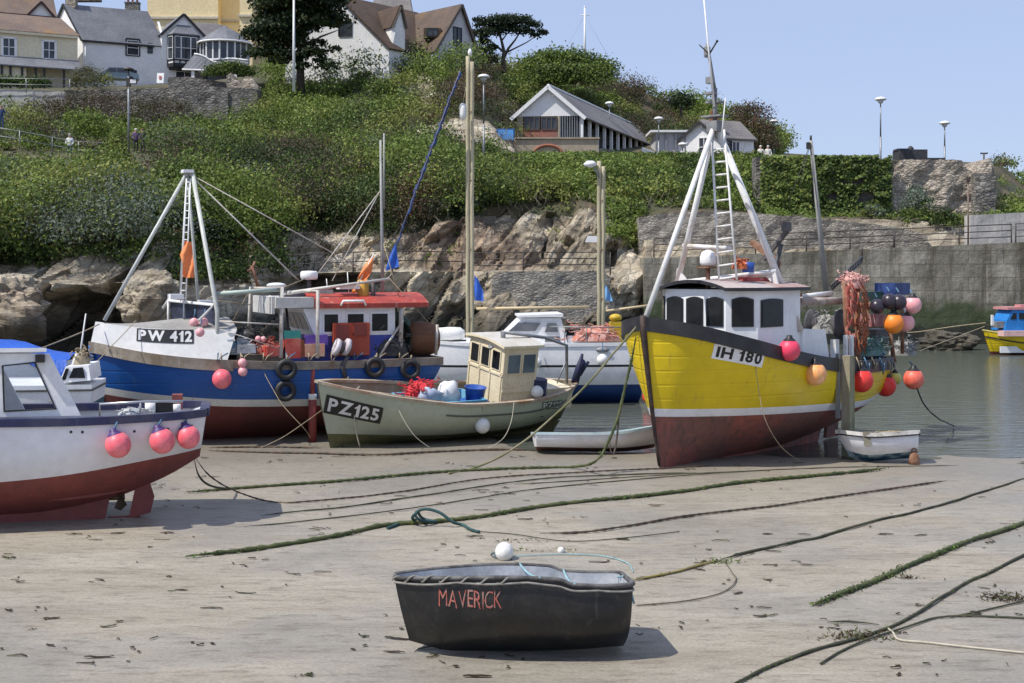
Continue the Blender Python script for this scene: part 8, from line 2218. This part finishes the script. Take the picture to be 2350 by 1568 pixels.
rope('mooring_rope', 'grey rope from the whaleback past the cabin boat', 'rope', [(312, 737, 29.3), (260, 790, 28.6), (205, 848, 27.5), (110, 925, 23.5)], .012, ROPE_T, 0, 0, 28)
rope('mooring_rope', 'pale line from the yellow and blue boat to the quay foot, upper of two', 'rope', [(2262, 742, 62), (2190, 750, 63), (2110, 762, 65), (2080, 764, 66)], .03, ROPE_T, 0, 0, 29)
rope('mooring_rope', 'pale line from the yellow and blue boat into the water, lower of two', 'rope', [(2258, 750, 62), (2180, 780, 60), (2110, 806, 57)], .025, ROPE_T, 0, 0, 30)
rope('mooring_rope', 'slack weedy line lying behind the thick middle rope towards the yellow keel', 'rope', [(560, 1216), (760, 1196), (980, 1166), (1220, 1130), (1480, 1104), (1760, 1084)], .012, WEED2, .6, 1, 51)
rope('mooring_rope', 'thin line lying close behind the thick rope at the water edge', 'rope', [(1180, 1118), (1400, 1104), (1640, 1090), (1900, 1078), (2200, 1072)], .011, WEED2, .6, 1, 52)
rope('mooring_rope', 'short weedy stub of rope near the lower right brown tangle', 'rope', [(1895, 1437), (1940, 1435), (1980, 1438), (2022, 1443)], .018, WEED2, .8, 2, 53)
rope('mooring_rope', 'ochre weed-stained line running from the black dinghy to the yellow knot', 'rope', [(1448, 1342), (1500, 1330), (1560, 1318), (1610, 1304), (1650, 1294)], .02, mat('ochre_weed', (.26, .2, .06), (.2, .17, .08), 4, .9), .8, 5, 54)
rope('thin_rope', 'thin line from the teal loop across the sand to the dark chain', 'rope', [(1080, 1226), (1180, 1234), (1300, 1250), (1420, 1243), (1560, 1226)], .009, WEED2, .2, 0, 55)
# floats, knots and weed on the sand
q = G(1157, 1288); buoy((q.x, q.y, .128), .128, B_WHITE, 'white float lying on the sand behind the black dinghy', None, None, 'floats on the sand')
rope('thin_rope', 'short teal rope under the white float on the sand', 'rope', [(1128, 1282), (1130, 1272, 18.0), (1140, 1268, 18.0), (1135, 1287), (1160, 1289), (1182, 1290)], .02, mat('slate_blue_rope', (.1, .15, .17), (.15, .2, .22), 6, .8), 0, 0, 31)
q = G(1287, 1272); buoy((q.x, q.y, .05), .05, B_WHITE, 'tiny white float on the thin line right of the big white one', None, None, 'floats on the sand')
def clump(name, label, u, v, sx, sy, sz_, cols, n, seed, size=.05):
    ng = np.random.default_rng(seed); q = G(u, v); t = thing(name, label, 'seaweed', q)
    c = ng.normal(size=(n, 3)) * np.array([sx, sy, sz_]) * .45 + np.array([q.x, q.y, 0]); c[:, 2] = np.abs(c[:, 2]) + .01
    np_mesh('fronds', leaf_quads(c, np.tile([[0, -.3, 1.]], (n, 1)), size * ng.uniform(.5, 1.5, n), ng, .3, .6), 4, [ALGA[i] for i in cols], ng.integers(0, len(cols), n), t)
clump('seaweed', 'dark clump of bladder weed on the thin line at the right edge', 2308, 1380, .34, .2, .1, [2, 2, 1], 260, 41, .032)
clump('seaweed', 'brown weed tangle where the lower right ropes cross', 1965, 1470, .4, .2, .1, [2, 1, 2], 300, 42, .03)
clump('seaweed', 'rusty brown weed between the teal loop and the white float', 1160, 1245, .7, .22, .03, [2, 2, 1], 200, 43, .028)
clump('seaweed', 'yellow-green weed strewn right of the white float', 1235, 1268, .6, .18, .03, [0, 1], 150, 44, .026)
clump('seaweed', 'weed-grown yellow knot where the slim rope meets the curling line', 1645, 1296, .3, .14, .06, [1, 0, 1], 150, 45, .03)
clump('seaweed', 'dark weed scrap at the end of the very thick green rope', 2085, 1332, .24, .1, .05, [2], 90, 46, .026)
ng = np.random.default_rng(77); A = []; ix = []
for _ in range(420):
    v = 1052 + 516 * ng.random() ** 1.3; u = ng.uniform(0, 2349)
    if noise.noise(Vector((u * .004, v * .012, 4))) < -.1: continue
    q = G(u, v); m_ = 1 + int(ng.random() < .3) + int(ng.random() < .15)
    for _ in range(m_):                                     # a few crossing strands each, flat on the sand
        a = ng.normal() * .7; L_ = .03 + .16 * ng.random() ** 2; k_ = 5; w0 = .006 + .014 * ng.random()
        cx, cy = q.x + ng.normal() * .07, q.y + ng.normal() * .09; cur = ng.normal() * 1.2; pr = None
        for j in range(k_ + 1):
            f = j / k_; aa = a + cur * f; px, py = cx + L_ * f * math.cos(aa) * 1.6, cy + L_ * f * math.sin(aa)
            w_ = w0 * (.35 + math.sin(math.pi * (.1 + .8 * f)) * (.7 + .5 * ng.random()))
            z_ = sand_z(px, py) + .008 + .012 * ng.random()
            c = ((px, py - w_, z_), (px, py + w_, z_ + .006))
            if pr: A += [pr[0], c[0], c[1], pr[1]]; ix.append(2 if ng.random() < .8 else 1)
            pr = c
o = np_mesh('seaweed_scraps', np.array(A), 4, ALGA, ix, kind='stuff'); tag(o, 'scattered dark scraps of seaweed over the wet sand', 'seaweed')
# boulders and ledge at the cave mouth
def boulder(u, v, y, s_, label, seed):
    p = P(u, v, y); mb = MB(); rows = []
    for i in range(41):
        th_ = math.pi * i / 40; r_ = []
        for j in range(80):
            ph = 2 * math.pi * j / 80; d = Vector((math.sin(th_) * math.cos(ph), math.sin(th_) * math.sin(ph), math.cos(th_)))
            st = Vector((d.x * 1.2 + d.z * 1.6, d.y * .5, d.z * 1.4 - d.x * .9))
            k_ = 1 + .35 * noise.fractal(d * 1.3 + Vector((seed, 0, 0)), 1, 2, 6) + .10 * noise.ridged_multi_fractal(st * 1.3 + Vector((seed, 2, 0)), .9, 2.2, 4, .9, 2) - .1
            r_.append(Vector((d.x * s_[0] * k_, d.y * s_[1] * k_, d.z * s_[2] * k_)))
        rows.append([x + p for x in r_])
    mb.grid(rows, 0, False, True); o = mb.build('boulder', ROCK); tag(o, label, 'rock')
boulder(5, 716, 52, (1.7, 2.0, 1.55), 'big pale sloping rock at the left edge before the cave', 3)
boulder(345, 690, 53, (1.2, 1.4, 1.1), 'grey-green rock beside the cave behind the whaleback', 8)
boulder(2170, 786, 66, (1.5, 1.0, .6), 'weedy tan rock at the foot of the quay wall', 9)

# ================================================================== people and the parked car
SKIN = mat('skin', (.45, .26, .18), None, 4, .6, fine=0)
def person(p, label, facing, top, legs_m, hair, sit=False, s=1.0):
    t = thing('person', label, 'person', p, facing)
    H = 1.7 * s; hip = (.47 if sit else .9) * s
    vs, es, rr = [], [], []
    def node(x, y, z, r, par=None):
        vs.append((x * s, y * s, z * s)); rr.append(r * s)
        if par is not None: es.append((par, len(vs) - 1))
        return len(vs) - 1
    hz_ = hip / s
    pel = node(0, 0, hz_, .14); w1 = node(0, 0, hz_ + .22, .13, pel); ch = node(0, .01, hz_ + .42, .16, w1); nk = node(0, 0, hz_ + .56, .06, ch); hd_ = node(0, -.02, hz_ + .68, .095, nk); node(0, -.02, hz_ + .78, .085, hd_)
    for sx in (-1, 1):
        sh = node(sx * .19, .01, hz_ + .48, .065, ch); el = node(sx * .25, -.02, hz_ + .2, .045, sh); node(sx * .2, -.2, hz_ + .08, .035, el)
        hp = node(sx * .09, 0, hz_ - .04, .09, pel)
        if sit: kn = node(sx * .11, -.42, hz_, .065, hp); ft = node(sx * .11, -.44, .06, .045, kn)
        else: kn = node(sx * .1, -.02, .47, .065, hp); ft = node(sx * .1, .02, .06, .045, kn)
        node(sx * .11, (-.56 if sit else -.12), .03, .035, ft)
    me = bpy.data.meshes.new('body'); me.from_pydata(vs, es, []); o = bpy.data.objects.new('body', me); C.objects.link(o); o.parent = t
    md = o.modifiers.new('skin', 'SKIN'); md.use_smooth_shade = True
    for i, d in enumerate(me.skin_vertices[0].data): d.radius = (rr[i], rr[i]); d.use_root = (i == 0)
    sb = o.modifiers.new('sub', 'SUBSURF'); sb.levels = sb.render_levels = 1
    m, nt, b = _nt('person_clothes')
    tc = nt.nodes.new('ShaderNodeTexCoord'); sx_ = nt.nodes.new('ShaderNodeSeparateXYZ'); nt.links.new(tc.outputs['Object'], sx_.inputs[0])
    mr = nt.nodes.new('ShaderNodeMath'); mr.operation = 'DIVIDE'; nt.links.new(sx_.outputs[2], mr.inputs[0]); mr.inputs[1].default_value = 2.0
    rp = nt.nodes.new('ShaderNodeValToRGB'); rp.color_ramp.interpolation = 'CONSTANT'; e = rp.color_ramp.elements
    e[0].color = (*legs_m, 1); e[1].position = (hip + .02) / 2; e[1].color = (*top, 1); x = e.new((hip + .54 * s) / 2); x.color = (.45, .26, .18, 1)
    nt.links.new(mr.outputs[0], rp.inputs[0]); nt.links.new(rp.outputs[0], b.inputs['Base Color']); b.inputs['Roughness'].default_value = .8
    me.materials.append(m)
    mb = MB(); mb.ball((0, .01 * s, hip + .74 * s), .108 * s, 12, 0, (1, 1.05, .95)); mb.build('hair', mat('hair_%d' % int(hair[0] * 1000), hair, None, 4, .8), t)
    return t
bp = P(322, 352, 96)
def gat(u, v, y, dz=0): q = P(u, v, y); return q + Vector((0, 0, dz))
person(gat(312, 352, 91), 'white-haired person in a purple top leaning at the path railing beside the street lamp', .3, (.12, .06, .18), (.03, .03, .04), (.55, .53, .5))
person(gat(327, 352, 91), 'brown-haired person in a dark jacket standing close beside the purple-topped one', -.3, (.03, .028, .03), (.02, .02, .025), (.16, .07, .03))
person(gat(3, 296, 96), 'person in blue jeans and dark top at the far left edge', .2, (.03, .05, .13), (.05, .09, .2), (.2, .15, .1))
person(gat(160, 366, 88), 'person in a white top half hidden by scrub below the path railing', 0, (.6, .62, .62), (.05, .08, .09), (.3, .3, .28))
person(gat(1745, 372, 97), 'left of two white-clad people sitting on the terrace wall top', 0, (.66, .64, .58), (.5, .48, .44), (.6, .58, .52), True, .95)
person(gat(1762, 372, 97), 'right of two white-clad people sitting on the terrace wall top', 0, (.66, .64, .58), (.5, .48, .44), (.55, .52, .46), True, .95)
q = P(268, 190, 128); t = thing('parked_car', 'pale blue-grey car parked before the white cottage, half hidden by scrub', 'car', q, R(20))
prof = [(-2.0, .3), (-2.05, .7), (-1.3, .86), (-.75, 1.36), (.6, 1.4), (1.35, .95), (2.0, .85), (2.05, .3)]
CARP = mat('blue_grey_car_paint', (.2, .26, .3), None, 3, .3, .2)
mb = MB(); mb.prism([(x, -.8, z) for x, z in prof], (0, 1.6, 0)); mb.build('body', CARP, t)
for pts in (((-1.15, .9), (-.7, 1.28), (-.1, 1.3), (-.1, .9)), ((0, .9), (0, 1.3), (.55, 1.3), (1.15, .92))):
    mb = MB(); mb.prism([(x, -.83, z) for x, z in pts], (0, .04, 0)); mb.build('window', GLASS, t)
for x in (-1.25, 1.25):
    for y in (-.76, .76):
        mb = MB(); mb.torus((x, y, .3), .22, .09, Matrix.Rotation(R(90), 3, 'X'), 18, 8); wl_ = mb.build('wheel', RUBBER, t); mb = MB(); mb.lathe([(0, -.04), (.16, -.04), (.16, .04), (0, .04)], 12, (x, y, .3), 0, Matrix.Rotation(R(90), 3, 'X')); mb.build('rim', GALV, wl_)
